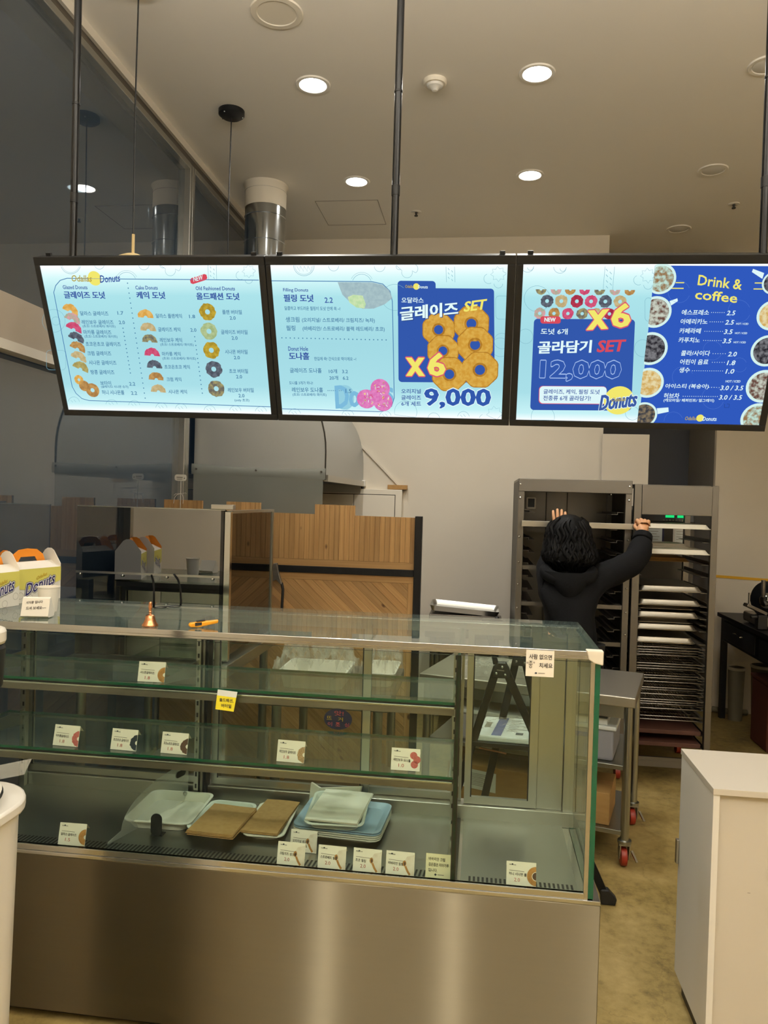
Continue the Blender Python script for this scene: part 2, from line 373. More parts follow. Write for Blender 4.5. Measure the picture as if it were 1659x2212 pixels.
class Sheet:
    """flat print on a plane: origin O, U to the right, V downwards, N towards the reader; units in metres*k"""
    def __init__(s, O, U, V, N, k=1.0, step=.0003):
        s.O = Vector(O); s.U = Vector(U).normalized(); s.V = Vector(V).normalized(); s.N = Vector(N).normalized()
        s.k = k; s.st = step; s.mb = MB(); s.mb.keep = True; s.names = []
    def pt(s, u, v, lay): return s.O+s.U*(u*s.k)+s.V*(v*s.k)+s.N*(lay*s.st)
    def use(s, m):
        if m not in s.names: s.names.append(m)
        s.mb.m = s.names.index(m)
    def poly(s, pts, m, lay=1):
        s.use(m)
        ar = sum(pts[i-1][0]*pts[i][1]-pts[i][0]*pts[i-1][1] for i in range(len(pts)))
        if ar > 0: pts = pts[::-1]
        s.mb.add([s.pt(a, b, lay) for a, b in pts], [tuple(range(len(pts)))])
    def disc(s, u, v, r, m, lay=1, n=28, ry=None): s.poly([(u+r*math.cos(2*PI*i/n), v+(ry or r)*math.sin(2*PI*i/n)) for i in range(n)], m, lay)
    def ring(s, u, v, r0, r1, m, lay=1, n=28, a0=0, a1=360, wob=0, flat=0):
        s.use(m); P = []
        full = a1-a0 >= 360
        for i in range(n+(0 if full else 1)):
            a = R(a0+(a1-a0)*i/n); w = 1+wob*random.uniform(-1, 1)
            q = 1.0 if not flat else 1-.07*abs(math.cos(4*a))
            P.append((s.pt(u+r0*math.cos(a), v+r0*math.sin(a), lay), s.pt(u+r1*w*q*math.cos(a), v+r1*w*q*math.sin(a), lay)))
        vs_ = [p for c in P for p in c]; L = len(P)
        s.mb.add(vs_, [(2*i, 2*i+1, 2*((i+1) % L)+1, 2*((i+1) % L)) for i in range(L if full else L-1)])
    def stroke(s, pts, w, m, closed=0, lay=1):
        s.use(m); n = len(pts)
        if n < 2: return
        L = []
        for i, (a, b) in enumerate(pts):
            p = pts[i-1] if (i or closed) else pts[i]; q = pts[(i+1) % n] if (i < n-1 or closed) else pts[i]
            dx, dy = q[0]-p[0], q[1]-p[1]; l = math.hypot(dx, dy) or 1
            L.append((s.pt(a-dy/l*w/2, b+dx/l*w/2, lay), s.pt(a+dy/l*w/2, b-dx/l*w/2, lay)))
        v = [p for c in L for p in c]
        s.mb.add(v, [(2*i, 2*i+1, 2*((i+1) % n)+1, 2*((i+1) % n)) for i in range(n if closed else n-1)])
    def text(s, t, u0, v0, u1, v1, h, m, bold=0, lay=3, shear=0.0):
        """string fitted between (u0,v0) and (u1,v1), mid height at those points, h tall"""
        v, fc = text_shape(t, bold, shear); s.use(m)
        # heavier weights: the letters printed again slightly shifted; weight 3 makes an outline all round
        rim = {'print_redp': .062, 'print_paper': .05, 'print_outl': .045}.get(m, .05)
        off = [(0, 0)] if bold < 2 else [(-.022, 0), (.022, 0)] if bold == 2 else [(rim*math.cos(PI*i/5), rim*math.sin(PI*i/5)) for i in range(10)]
        for i, (qx, qy) in enumerate(off):
            s.mb.add([s.pt(u0+qx*h+(u1-u0)*a, v0+(v1-v0)*a+h*(.5-b+qy), lay+.01*i) for a, b in v], fc)
    def build(s, name, parent=None): return s.mb.build(name, s.names, parent)
CUSTP = .75
# ------------------------------------------------------------------ room shell
FRONT, RIGHT = -3.4, 3.6
b = MB(); b.box(WIN-.3, RIGHT, FRONT, 7.2, -.1, 0); struct(b, 'floor', 'concrete')
b = MB(); b.box(WIN-.3, RIGHT, FRONT, 7.2, CEIL, CEIL+.1); struct(b, 'ceiling', 'ceiling_paint')
b = MB(); b.box(WIN-.3, .87, BACK, 7.2, 0, CEIL); struct(b, 'wall_back', 'wall_paint')
b = MB(); b.box(.87, 1.83, 7.05, 7.2, 0, CEIL); struct(b, 'wall_recess', 'dark_wall')
b = MB(); b.box(1.81, RIGHT, 6.3, 7.2, 0, CEIL); struct(b, 'wall_back_right', 'wall_paint')
b = MB(); b.box(1.797, 1.811, 6.302, 7.05, 0, CEIL); struct(b, 'wall_recess_side', 'grey_wall')
b = MB(); b.box(RIGHT, RIGHT+.1, FRONT, 7.2, 0, CEIL); struct(b, 'wall_right', 'wall_paint')
b = MB(); b.box(WIN-.3, RIGHT, FRONT-.1, FRONT, 0, CEIL); struct(b, 'wall_front', 'wall_paint')
# window wall: two tall panes in grey frames, with a boxed transom beam at 2.1 m
def window(n, y0, y1):
    t = thing('window_%d' % n, None, None, (WIN-.02, (y0+y1)/2, 0)); t['kind'] = 'structure'
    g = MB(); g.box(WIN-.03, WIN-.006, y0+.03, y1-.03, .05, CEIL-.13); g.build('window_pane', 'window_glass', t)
    m = MB(); m.box(WIN-.05, WIN+.03, y0, y0+.035, .0, CEIL-.10); m.box(WIN-.05, WIN+.03, y1-.035, y1, .0, CEIL-.10)
    m.box(WIN-.05, WIN+.03, y0+.035, y1-.035, CEIL-.13, CEIL-.098); m.box(WIN-.05, WIN+.03, y0+.035, y1-.035, 0, .06); m.build('window_frame', 'aluminium', t, bev=.003)
b = MB(); b.box(WIN-.05, WIN+.02, FRONT, 2.43, 0, CEIL); struct(b, 'wall_left', 'wall_paint')
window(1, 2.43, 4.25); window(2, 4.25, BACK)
b = MB(); b.box(WIN-.05, WIN+.02, 2.431, BACK, CEIL-.042, CEIL); struct(b, 'trim_1', 'wall_paint')
b = MB(); b.box(WIN-.05, WIN+.004, 2.431, BACK, CEIL-.10, CEIL-.042); struct(b, 'trim_5', 'dull_steel')
b = MB(); b.box(WIN+.002, WIN+.05, 2.431, 4.21, 2.12, 2.285); struct(b, 'trim_2', 'beam_paint')
b = MB(); b.box(WIN+.002, WIN+.06, 2.431, 4.21, 2.085, 2.12); struct(b, 'trim_3', 'grey_laminate')
# access hatch in the ceiling
b = MB(); 
for x0, x1, y0, y1 in ((-1.16, -1.157, 5.05, 5.5), (-.74, -.737, 5.05, 5.5), (-1.16, -.737, 5.05, 5.053), (-1.16, -.737, 5.497, 5.5)): b.box(x0, x1, y0, y1, CEIL-.002, CEIL+.001)
struct(b, 'trim_4', 'grey_wall')

# ------------------------------------------------------------------ ceiling fittings
def downlight(x, y, lit, label, group, p=1.0):
    t = thing('downlight', label, 'ceiling light', (x, y, CEIL), group)
    m = MB(); m.lathe([(.062, -.001), (.066, -.006), (.080, -.006), (.084, 0)], (x, y, CEIL), 36); m.build('trim_ring', 'white_plastic', t, smooth=True)
    d = MB(); d.lathe([(.0001, -.0085), (.04, -.008), (.0625, -.003)], (x, y, CEIL), 32); d.build('diffuser', 'lamp_glow' if lit else 'grey_laminate', t, smooth=True)
    if lit:
        L = bpy.data.lights.new('lamp', 'AREA'); L.shape = 'DISK'; L.size = .125; L.energy = LAMP_W*p; L.spread = R(130); L.color = LAMP_COL
        o = bpy.data.objects.new('lamp', L); C.objects.link(o); o.location = (x, y, CEIL-.012)
LG = 'lit recessed downlights over the kitchen'
downlight(-.858, 3.63, 1, 'lit round downlight in the nearer row, left of the centre pole', LG)
downlight(.194, 3.61, 1, 'lit round downlight in the nearer row, right of the centre pole', LG)
downlight(-.83, 4.75, 1, 'lit round downlight in the farther row, left of the centre pole', LG)
downlight(.231, 4.72, 1, 'lit round downlight in the farther row, right of the centre pole', LG)
OG = 'unlit recessed downlights on the right'
downlight(1.20, 3.62, 0, 'unlit round downlight cut by the right edge of the photo', OG)
downlight(1.28, 4.71, 0, 'unlit grey round downlight near the right edge, middle of three', OG)
downlight(1.327, 5.69, 0, 'unlit small round downlight lowest on the ceiling, above the blue drinks panel', OG)
# unseen downlights: left pair from streaks on the base, right pair added for brightness
for x, y, p in ((-1.1, -.55, 2.3), (-.12, -.55, 2.3), (.95, -.55, .5), (.95, 1.2, .3)):
    downlight(x, y, 1, 'unseen lit round downlight over the customer side behind the viewer', 'lit downlights over the customer side', p*CUSTP)
for x, y in ((-.7, 1.0), (1.0, 1.0), (1.9, -.1), (-.7, -1.2), (1.0, -1.2), (2.7, -1.2)):  # added uplights out of view, put in to brighten the ceiling
    t = thing('added_uplight', 'added unseen linear uplight brightening the ceiling, behind the viewer', 'pendant lamp', (x, y, CEIL), 'added unseen uplights for the ceiling')
    for dx in (-.6, .6):
        m = MB(); m.cyl((x+dx, y, 2.9), (x+dx, y, CEIL), .003, 6); m.build('cable', 'black_plastic', t)
    m = MB(); m.box(x-.7, x+.7, y-.05, y+.05, 2.85, 2.895); m.build('housing', 'black_metal', t)
    m = MB(); m.box(x-.69, x+.69, y-.04, y+.04, 2.895, 2.9); m.build('diffuser', 'up_glow', t)
    L = bpy.data.lights.new('lamp', 'AREA'); L.shape = 'RECTANGLE'; L.size = 1.38; L.size_y = .08; L.energy = UP_W; L.color = LAMP_COL
    o = bpy.data.objects.new('lamp', L); C.objects.link(o); o.location = (x, y, 2.905); o.rotation_euler = (PI, 0, 0)
t = thing('ceiling_speaker', 'round flush ceiling speaker at the top edge of the photo', 'speaker', (-.887, 3.08, CEIL))
m = MB(); m.lathe([(.078, -.003), (.082, -.007), (.105, -.006), (.108, 0)], (-.887, 3.08, CEIL), 36); m.build('trim_ring', 'offwhite', t, smooth=True)
m = MB(); m.lathe([(.0001, -.004), (.079, -.004)], (-.887, 3.08, CEIL), 32); m.build('grille', 'offwhite', t)
t = thing('smoke_detector', 'white domed smoke detector on the ceiling right of the centre pole', 'smoke detector', (-.275, 3.64, CEIL))
m = MB(); m.lathe([(.0001, -.02), (.05, -.02), (.055, -.012), (.055, 0)], (-.275, 3.64, CEIL), 32); m.build('base', 'offwhite', t, smooth=True)
m = MB(); m.lathe([(.0001, -.05), (.012, -.048), (.02, -.036), (.036, -.03), (.04, -.02)], (-.275, 3.64, CEIL), 28); m.build('sensor_dome', 'grey_laminate', t, smooth=True)
for x, y, l in ((-.502, 5.275, 'small sprinkler head on the ceiling left of centre, by the back wall'), (1.561, 5.244, 'small sprinkler head on the ceiling near the right edge')):
    t = thing('sprinkler', l, 'sprinkler', (x, y, CEIL), 'ceiling sprinklers')
    m = MB(); m.lathe([(.016, -.006), (.034, -.003), (.036, 0)], (x, y, CEIL), 24); m.build('escutcheon', 'white_plastic', t, smooth=True)
    m = MB(); m.lathe([(.0001, -.03), (.012, -.03), (.012, -.024), (.006, -.022), (.008, -.003)], (x, y, CEIL), 16); m.build('nozzle', 'dark_steel', t, smooth=True)

# pendant lamps by the window
def pendant(x, y, zs, label):
    t = thing('pendant_lamp', label, 'pendant lamp', (x, y, CEIL), 'pendant lamps by the window')
    m = MB(); m.lathe([(.0001, -.035), (.05, -.034), (.066, -.022), (.066, 0)], (x, y, CEIL), 28); o = m.build('canopy', 'black_metal', t, smooth=True)
    for a in (20, 160, 250):
        k = MB(); k.ball((x+.056*math.cos(R(a)), y+.056*math.sin(R(a)), CEIL-.0285), .005, .005, .004, 8, 6); k.build('screw', 'chrome', o)
    m = MB(); m.tube([(x, y, CEIL-.034), (x-.004, y, CEIL-.5), (x, y, zs+.075)], .0032, 6); m.build('cord', 'black_plastic', t)
    m = MB(); m.cyl((x, y, zs), (x, y, zs+.08), .006, 10); m.build('stem', 'shade_cream', t)
    m = MB(); m.lathe([(.006, .004), (.03, 0), (.055, -.012), (.08, -.04), (.098, -.09), (.1, -.16), (.096, -.16), (.094, -.09), (.075, -.045), (.05, -.018), (.006, -.004)], (x, y, zs), 32); m.build('shade', 'shade_cream', t, smooth=True)
pendant(-1.365, 2.84, 2.515, 'cream pendant lamp on a long black cord behind the left menu panel')
pendant(-1.332, 3.845, 2.45, 'black ceiling canopy with a thin cord, pendant farther from the viewer')

# hanging poles of the menu board
for x, zt, l in ((-1.322, 2.34, 'black hanging pole at the left end of the menu board'), (-.286, 2.335, 'black hanging pole at the centre of the menu board'), (.778, 2.33, 'black hanging pole at the right edge of the photo')):
    t = thing('hanging_pole', l, 'pole', (x, 2.33, CEIL), 'poles carrying the menu board')
    m = MB(); m.cyl((x, 2.33, zt-.02), (x, 2.33, CEIL), .0115, 16); m.build('tube', 'pole_black', t, smooth=True)
    for za, zb in ((2.52, 2.55), (2.83, 2.836)):
        m = MB(); m.cyl((x, 2.33, za), (x, 2.33, zb), .0128, 16); m.build('coupler', 'black_metal', t, smooth=True)

# ------------------------------------------------------------------ exhaust hood and duct
t = thing('exhaust_duct', 'shiny round spiral duct rising from the hood to the ceiling', 'duct', (-1.42, 4.79, 2.3))
m = MB(); P = []
z = 2.405
while z < CEIL-.01:
    P += [(.128, z), (.128, min(z+.155, CEIL-.005)), (.1325, min(z+.1575, CEIL-.004)), (.128, min(z+.16, CEIL-.003))]; z += .16
m.lathe(P, (-1.42, 4.79, 0), 56); m.build('pipe', 'galvanised', t, smooth=60)
m = MB(); m.lathe([(.129, CEIL-.15), (.131, CEIL-.15), (.131, CEIL-.012), (.142, CEIL-.004), (.142, CEIL-.001)], (-1.42, 4.79, 0), 48); m.build('collar', 'offwhite', t, smooth=60)
t = thing('exhaust_hood', 'large quarter round stainless hood against the window', 'exhaust hood', (-1.3, 5.0, 1.7))
def hoodprof(k=1.0, d=0.0):
    return [(-.9-d, 1.70), (-.9-d, 1.86)]+[(-1.40+(.5-d)*math.cos(R(a)), 1.86+(.54-d)*math.sin(R(a))) for a in range(6, 91, 6)]+[(WIN+.035, 2.40-d)]
P = hoodprof()
m = MB(); n = len(P)
m.add([(x, 4.36, zz) for x, zz in P]+[(x, BACK-.004, zz) for x, zz in P], [(i, i+1, n+i+1, n+i) for i in range(n-1)])
m.build('curved_shell', 'hood_steel', t, smooth=True)
for y, nm in ((4.355, 'end_panel'), (BACK-.012, 'end_panel')):
    m = MB(); m.prism(P+[(WIN+.035, 1.70)], (0, y, 0), (1, 0, 0), (0, 0, 1), (0, 1, 0), .006); m.build(nm, 'hood_steel', t)
m = MB(); m.tube([(x+.003, 4.352, zz) for x, zz in P], .005, 6); m.build('seam', 'dark_steel', t)
m = MB(); m.box(-.915, -.885, 4.38, BACK-.02, 1.692, 1.73); m.box(WIN+.04, -.91, 4.36, 4.39, 1.692, 1.70); m.box(WIN+.04, -.91, BACK-.06, BACK-.02, 1.64, 1.70)
m.build('rim', 'aluminium', t)
m = MB(); m.box(WIN+.05, -1.0, 4.45, 5.7, 1.72, 1.74); m.build('filter', 'dark_steel', t)
t = thing('vinyl_curtain', 'hazy clear vinyl curtain hanging from the hood front', 'vinyl curtain', (-1.3, 4.34, 1.70), None)
m = MB(); m.grid(lambda a, c: (-1.68+a*.775, 4.335+.008*math.sin(a*19)*(c)+.012*math.sin(a*6+1)*c, 1.715-.6*c+.018*(1-a)), 40, 14); m.build('sheet', 'vinyl', t, smooth=True)
m = MB(); m.grid(lambda a, c: (-1.69+a*.80, 4.33-.004*math.sin(c*PI), 1.765-.062*c-.012*math.sin(a*PI)*(1-c)+.012*(1-a)), 30, 5); m.build('header_strip', 'vinyl', t, smooth=True)
for x in (-1.66, -1.3, -.915):
    m = MB(); m.cyl((x, 4.322, 1.745), (x, 4.335, 1.745), .006, 8); m.build('screw', 'dark_steel', t)

# things on the back wall
t = thing('wall_cabinet', 'flush white two-door electrical cabinet low on the back wall', 'cabinet', (-1.1, BACK, 1.0))
m = MB(); m.box(-1.62, -.594, BACK-.05, BACK-.001, .95, 1.672); m.build('frame', 'offwhite', t, bev=.003)
for x0, x1 in ((-1.56, -1.262), (-1.258, -.962), (-.958, -.648)):
    m = MB(); m.box(x0, x1, BACK-.054, BACK-.045, 1.0, 1.628); m.build('door', 'offwhite', t, bev=.002)
m = MB(); m.box(-1.566, -1.56, BACK-.0515, BACK-.05, .994, 1.632); m.box(-1.262, -1.258, BACK-.0515, BACK-.05, .994, 1.632); m.box(-.962, -.958, BACK-.0515, BACK-.05, .994, 1.632); m.box(-.648, -.643, BACK-.0515, BACK-.05, .994, 1.632); m.box(-1.566, -.643, BACK-.0515, BACK-.05, 1.628, 1.634)
m.build('door_gap', 'dark_steel', t)
m = MB(); m.bar((-.93, BACK-.006, 2.01), (-.618, BACK-.006, 1.70), .018, .011, (0, 1, 0)); tag(m.build('cable_raceway', 'wall_paint', bev=.002), 'slim wall-coloured cable raceway running diagonally beside the hood', 'raceway')
m = MB(); m.box(-.706, -.557, BACK-.045, BACK-.006, 1.674, 1.708); tag(m.build('wood_block', 'kraft', bev=.002), 'short pine block lying on top of the white wall cabinet', 'wood block')
t = thing('junction_box', 'small white box at the lower corner of the hood', 'junction box', (-.9, BACK-.03, 1.69))
m = MB(); m.box(-.925, -.876, BACK-.05, BACK-.001, 1.69, 1.738); m.build('housing', 'white_plastic', t, bev=.004)
m = MB(); m.ball((-.897, BACK-.035, 1.682), .012, .012, .012, 12, 8); m.build('button', 'black_plastic', t)
m = MB(); m.box(.86, 1.19, BACK-.045, BACK-.02, .0, 2.118); tag(m.build('wall_panel', 'wall_paint', bev=.002), 'upright cream board standing behind the steel racks by the dark recess', 'board')
m = MB(); m.bar((1.84, 6.298, 1.068), (2.30, 6.298, 1.05), .020, .003, (0, 1, 0)); tag(m.build('tape_strip', 'yellow_tape'), 'strip of yellow tape on the right wall above the slicer', 'tape')

# ------------------------------------------------------------------ dark glass screen by the window
FY, FX0, FX1, FZ, FZ0 = 3.01, -1.665, -1.01, 1.535, .92
t = thing('glass_screen', 'tall dark glass guard with steel edges behind the display case', 'screen', (-1.33, 3.3, FZ0))
m = MB(); m.box(FX0, FX1-.035, FY, FY+.008, 1.267, FZ); m.build('upper_panel', 'dark_glass', t)
m = MB(); m.box(FX0, FX1-.035, FY+.003, FY+.011, FZ0, 1.260); m.build('lower_panel', 'dark_glass', t)
m = MB(); m.box(FX0, FX1-.035, FY-.002, FY+.009, 1.259, 1.268)
m.build('joint_strip', 'aluminium', t)
for x in (-1.645, -1.46, -1.27, -1.075):
    k = MB(); k.ball((x, FY-.004, 1.254), .006, .004, .006, 10, 8); k.build('screw', 'chrome', t)
m = MB(); m.box(FX1-.035, FX1-.022, FY-.002, FY+.03, FZ0, FZ); m.build('corner_strip', 'black_gloss', t)
m = MB(); m.box(FX1-.022, FX1+.004, FY+.004, FY+.03, FZ0, FZ-.004); m.build('post', 'chrome', t, bev=.002)
m = MB(); m.box(FX1-.012, FX1-.004, FY+.03, 3.66, FZ0+.02, FZ-.012); m.build('side_panel', 'brown_glass', t)
m = MB(); m.box(FX1-.018, FX1+.002, FY+.02, 3.68, FZ-.012, FZ); m.box(FX1-.018, FX1+.002, 3.66, 3.68, FZ0, FZ-.012); m.box(FX0, FX1-.022, FY, FY+.012, FZ, FZ+.004); m.build('frame', 'steel', t)
m = MB(); m.box(FX1-.075, FX1+.018, FY-.012, FY+.022, FZ+.004, FZ+.024); m.build('clamp', 'aluminium', t, bev=.002)
# steel work table it stands on
def leg_table(name, label, cat, x0, x1, y0, y1, ht, top, legm, shelfz=None, group=None, ap=.05):
    t = thing(name, label, cat, ((x0+x1)/2, (y0+y1)/2, 0), group)
    m = MB(); m.box(x0, x1, y0, y1, ht-ap, ht); m.build('top', top, t, bev=.004)
    for x in (x0+.05, x1-.05):
        for y in (y0+.05, y1-.05):
            m = MB(); m.cyl((x, y, 0), (x, y, ht-ap), .02, 14); m.build('leg', legm, t, smooth=True)
    if shelfz is not None:
        m = MB(); m.box(x0+.03, x1-.03, y0+.03, y1-.03, shelfz-.03, shelfz); m.build('shelf', top, t, bev=.003)
    return t
leg_table('work_table', 'steel work table under the dark glass screen', 'table', -1.68, -.99, 2.96, 3.72, .915, 'steel', 'steel', .3)
t = thing('fryer', 'steel fryer tank standing behind the dark glass screen', 'fryer', (-1.36, 3.4, .915))
m = MB(); m.box(-1.62, -1.12, 3.15, 3.6, .916, 1.12); m.build('tank', 'dull_steel', t, bev=.01)
m = MB(); m.tube([(-1.119, 3.3, 1.05), (-1.09, 3.3, 1.05), (-1.09, 3.45, 1.05), (-1.119, 3.45, 1.05)], .008, 8); m.build('handle', 'chrome', t)
# tongs clipped on the partition rail
t = thing('tongs', 'steel pincer tongs with dark grips hanging beside the glass screen', 'tongs', (-1.045, 3.93, 1.1))
m = MB(); m.prism([(-1.075, 1.245), (-1.055, 1.248), (-1.046, 1.2), (-1.026, 1.14), (-1.034, 1.135), (-1.058, 1.16), (-1.078, 1.15), (-1.092, 1.145), (-1.085, 1.19)], (0, 3.93, 0), (1, 0, 0), (0, 0, 1), (0, 1, 0), .02); m.build('jaw', 'dull_steel', t, bev=.003)
for s in (-1, 1):
    m = MB(); m.tube([(-1.058+s*.028, 3.94, 1.145), (-1.056+s*.034, 3.94, 1.11), (-1.056+s*.030, 3.94, .98)], .0075, 8); m.build('grip', 'black_plastic', t)

# ------------------------------------------------------------------ pine partition
PY = 3.97
t = thing('wood_partition', 'pine plank partition in a black steel frame', 'partition', (-1.0, PY, 0))
def planks(name, specs, parent):
    """specs: list of (polygon in x,z, direction angle of the grain); each board its own tone"""
    b = MB(); info = []
    for poly, ang in specs:
        k = len(b.f); b.prism(poly, (0, PY, 0), (1, 0, 0), (0, 0, 1), (0, 1, 0), .018)
        info.append((k, len(b.f), ang, random.random()))
    b.keep = False
    o = b.build(name, 'pine', parent); me = o.data; o0 = LOC[parent.name]
    g = me.uv_layers.new(name='grain'); tn = me.uv_layers.new(name='tone')
    for k0, k1, ang, tone in info:
        off = random.uniform(0, 50); ca, sa = math.cos(ang), math.sin(ang)
        for q in range(k0, k1):
            for li in me.polygons[q].loop_indices:
                p = me.vertices[me.loops[li].vertex_index].co+o0
                g.data[li].uv = ((p.x*-sa+p.z*ca)+off, (p.x*ca+p.z*sa)+off*.37); tn.data[li].uv = (tone, .5)
    return o
def clip(poly, x0, x1, z0, z1):
    for ax, lim, sg in ((0, x0, 1), (0, x1, -1), (1, z0, 1), (1, z1, -1)):
        out = []
        for i in range(len(poly)):
            a, c = poly[i-1], poly[i]; da = (a[ax]-lim)*sg; dc = (c[ax]-lim)*sg
            if (da >= 0) != (dc >= 0):
                k = da/(da-dc); out.append((a[0]+(c[0]-a[0])*k, a[1]+(c[1]-a[1])*k))
            if dc >= 0: out.append(c)
        poly = out
        if not poly: break
    return poly
S = []; x = -1.70; random.seed(11)
while x < -.345:
    wd = .0268; x1 = min(x+wd, -.338)
    top = 1.515-(x+1.7)*.006
    for a, c, h in ((-1.70, -1.49, .05), (-1.355, -1.175, .05), (-.862, -.658, .052)):
        if a <= (x+x1)/2 <= c: top += h
    S.append(([(x+.0006, 1.272), (x1-.0006, 1.272), (x1-.0006, top), (x+.0006, top)], PI/2)); x = x1
S.append(([(-1.70, 1.236), (-.338, 1.236), (-.338, 1.271), (-1.70, 1.271)], 0))
planks('upper_boards', S, t)
S = [([(-1.70, 1.165), (-.338, 1.165), (-.338, 1.2), (-1.70, 1.2)], 0), ([(-.366, .08), (-.338, .08), (-.338, 1.164), (-.366, 1.164)], PI/2)]
for mid, sg in ((-1.03, 1),):
    k = -1.2
    while k < 2.6:
        # diagonal boards falling to the right
        q = [(-1.70, 1.2-k), (-.3, 1.2-k-1.4*.92), (-.3, 1.2-k-1.4*.92-.046), (-1.70, 1.2-k-.046)]
        c = clip(q, -1.70, -.367, .08, 1.164)
        if c and len(c) > 2: S.append((c, -math.atan(.92)))
        k += .0475
planks('lower_boards', S, t)
for x0, x1, nm in ((-.337, -.300, 'post'), (-1.71, -1.702, 'post')):
    m = MB(); m.box(x0, x1, PY-.012, PY+.035, 0, 1.515); m.build(nm, 'black_metal', t, bev=.002)
m = MB(); m.box(-1.70, -.338, PY-.008, PY+.03, 1.2, 1.236); m.build('rail', 'black_metal', t, bev=.002)
m = MB(); m.box(-1.70, -.338, PY-.008, PY+.03, .04, .08); m.build('rail', 'black_metal', t, bev=.002)
# small decoration pick on top of the partition
t = thing('sign_pick', 'small rounded white sign on a stick above the pine partition', 'sign', (-1.605, PY-.006, 1.45))
s = MB(); s.prism([(a-1.606, c+1.683) for a, c in rrect(-.033, -.016, .033, .018, .013)], (0, PY-.01, 0), (1, 0, 0), (0, 0, 1), (0, 1, 0), .003); s.build('plate', 'white_plastic', t)
d = Sheet((-1.606, PY-.0102, 1.683), (1, 0, 0), (0, 0, -1), (0, -1, 0)); d.stroke([(-.022,-.003),(.012,-.002)], .005, 'grey_ink'); d.stroke([(-.02,.007),(.01,.007)], .003, 'grey_ink'); d.disc(.022, .002, .003, 'ink', 2, 12); d.build('print', t)
m = MB(); m.cyl((-1.604, PY-.008, 1.45), (-1.605, PY-.008, 1.668), .0022, 8); m.build('stick', 'cream_tray', t)
m = MB(); m.tube([(-1.64, PY-.014, 1.545), (-1.636, PY-.014, 1.575), (-1.622, PY-.014, 1.592), (-1.604, PY-.014, 1.597), (-1.592, PY-.014, 1.592), (-1.586, PY-.014, 1.575), (-1.588, PY-.014, 1.545)], .0016, 6)
m.tube([(-1.64, PY-.012, 1.588), (-1.63, PY-.012, 1.597), (-1.604, PY-.012, 1.598), (-1.575, PY-.012, 1.603), (-1.57, PY-.012, 1.598)], .0013, 6); m.build('ribbon', 'white_plastic', t)
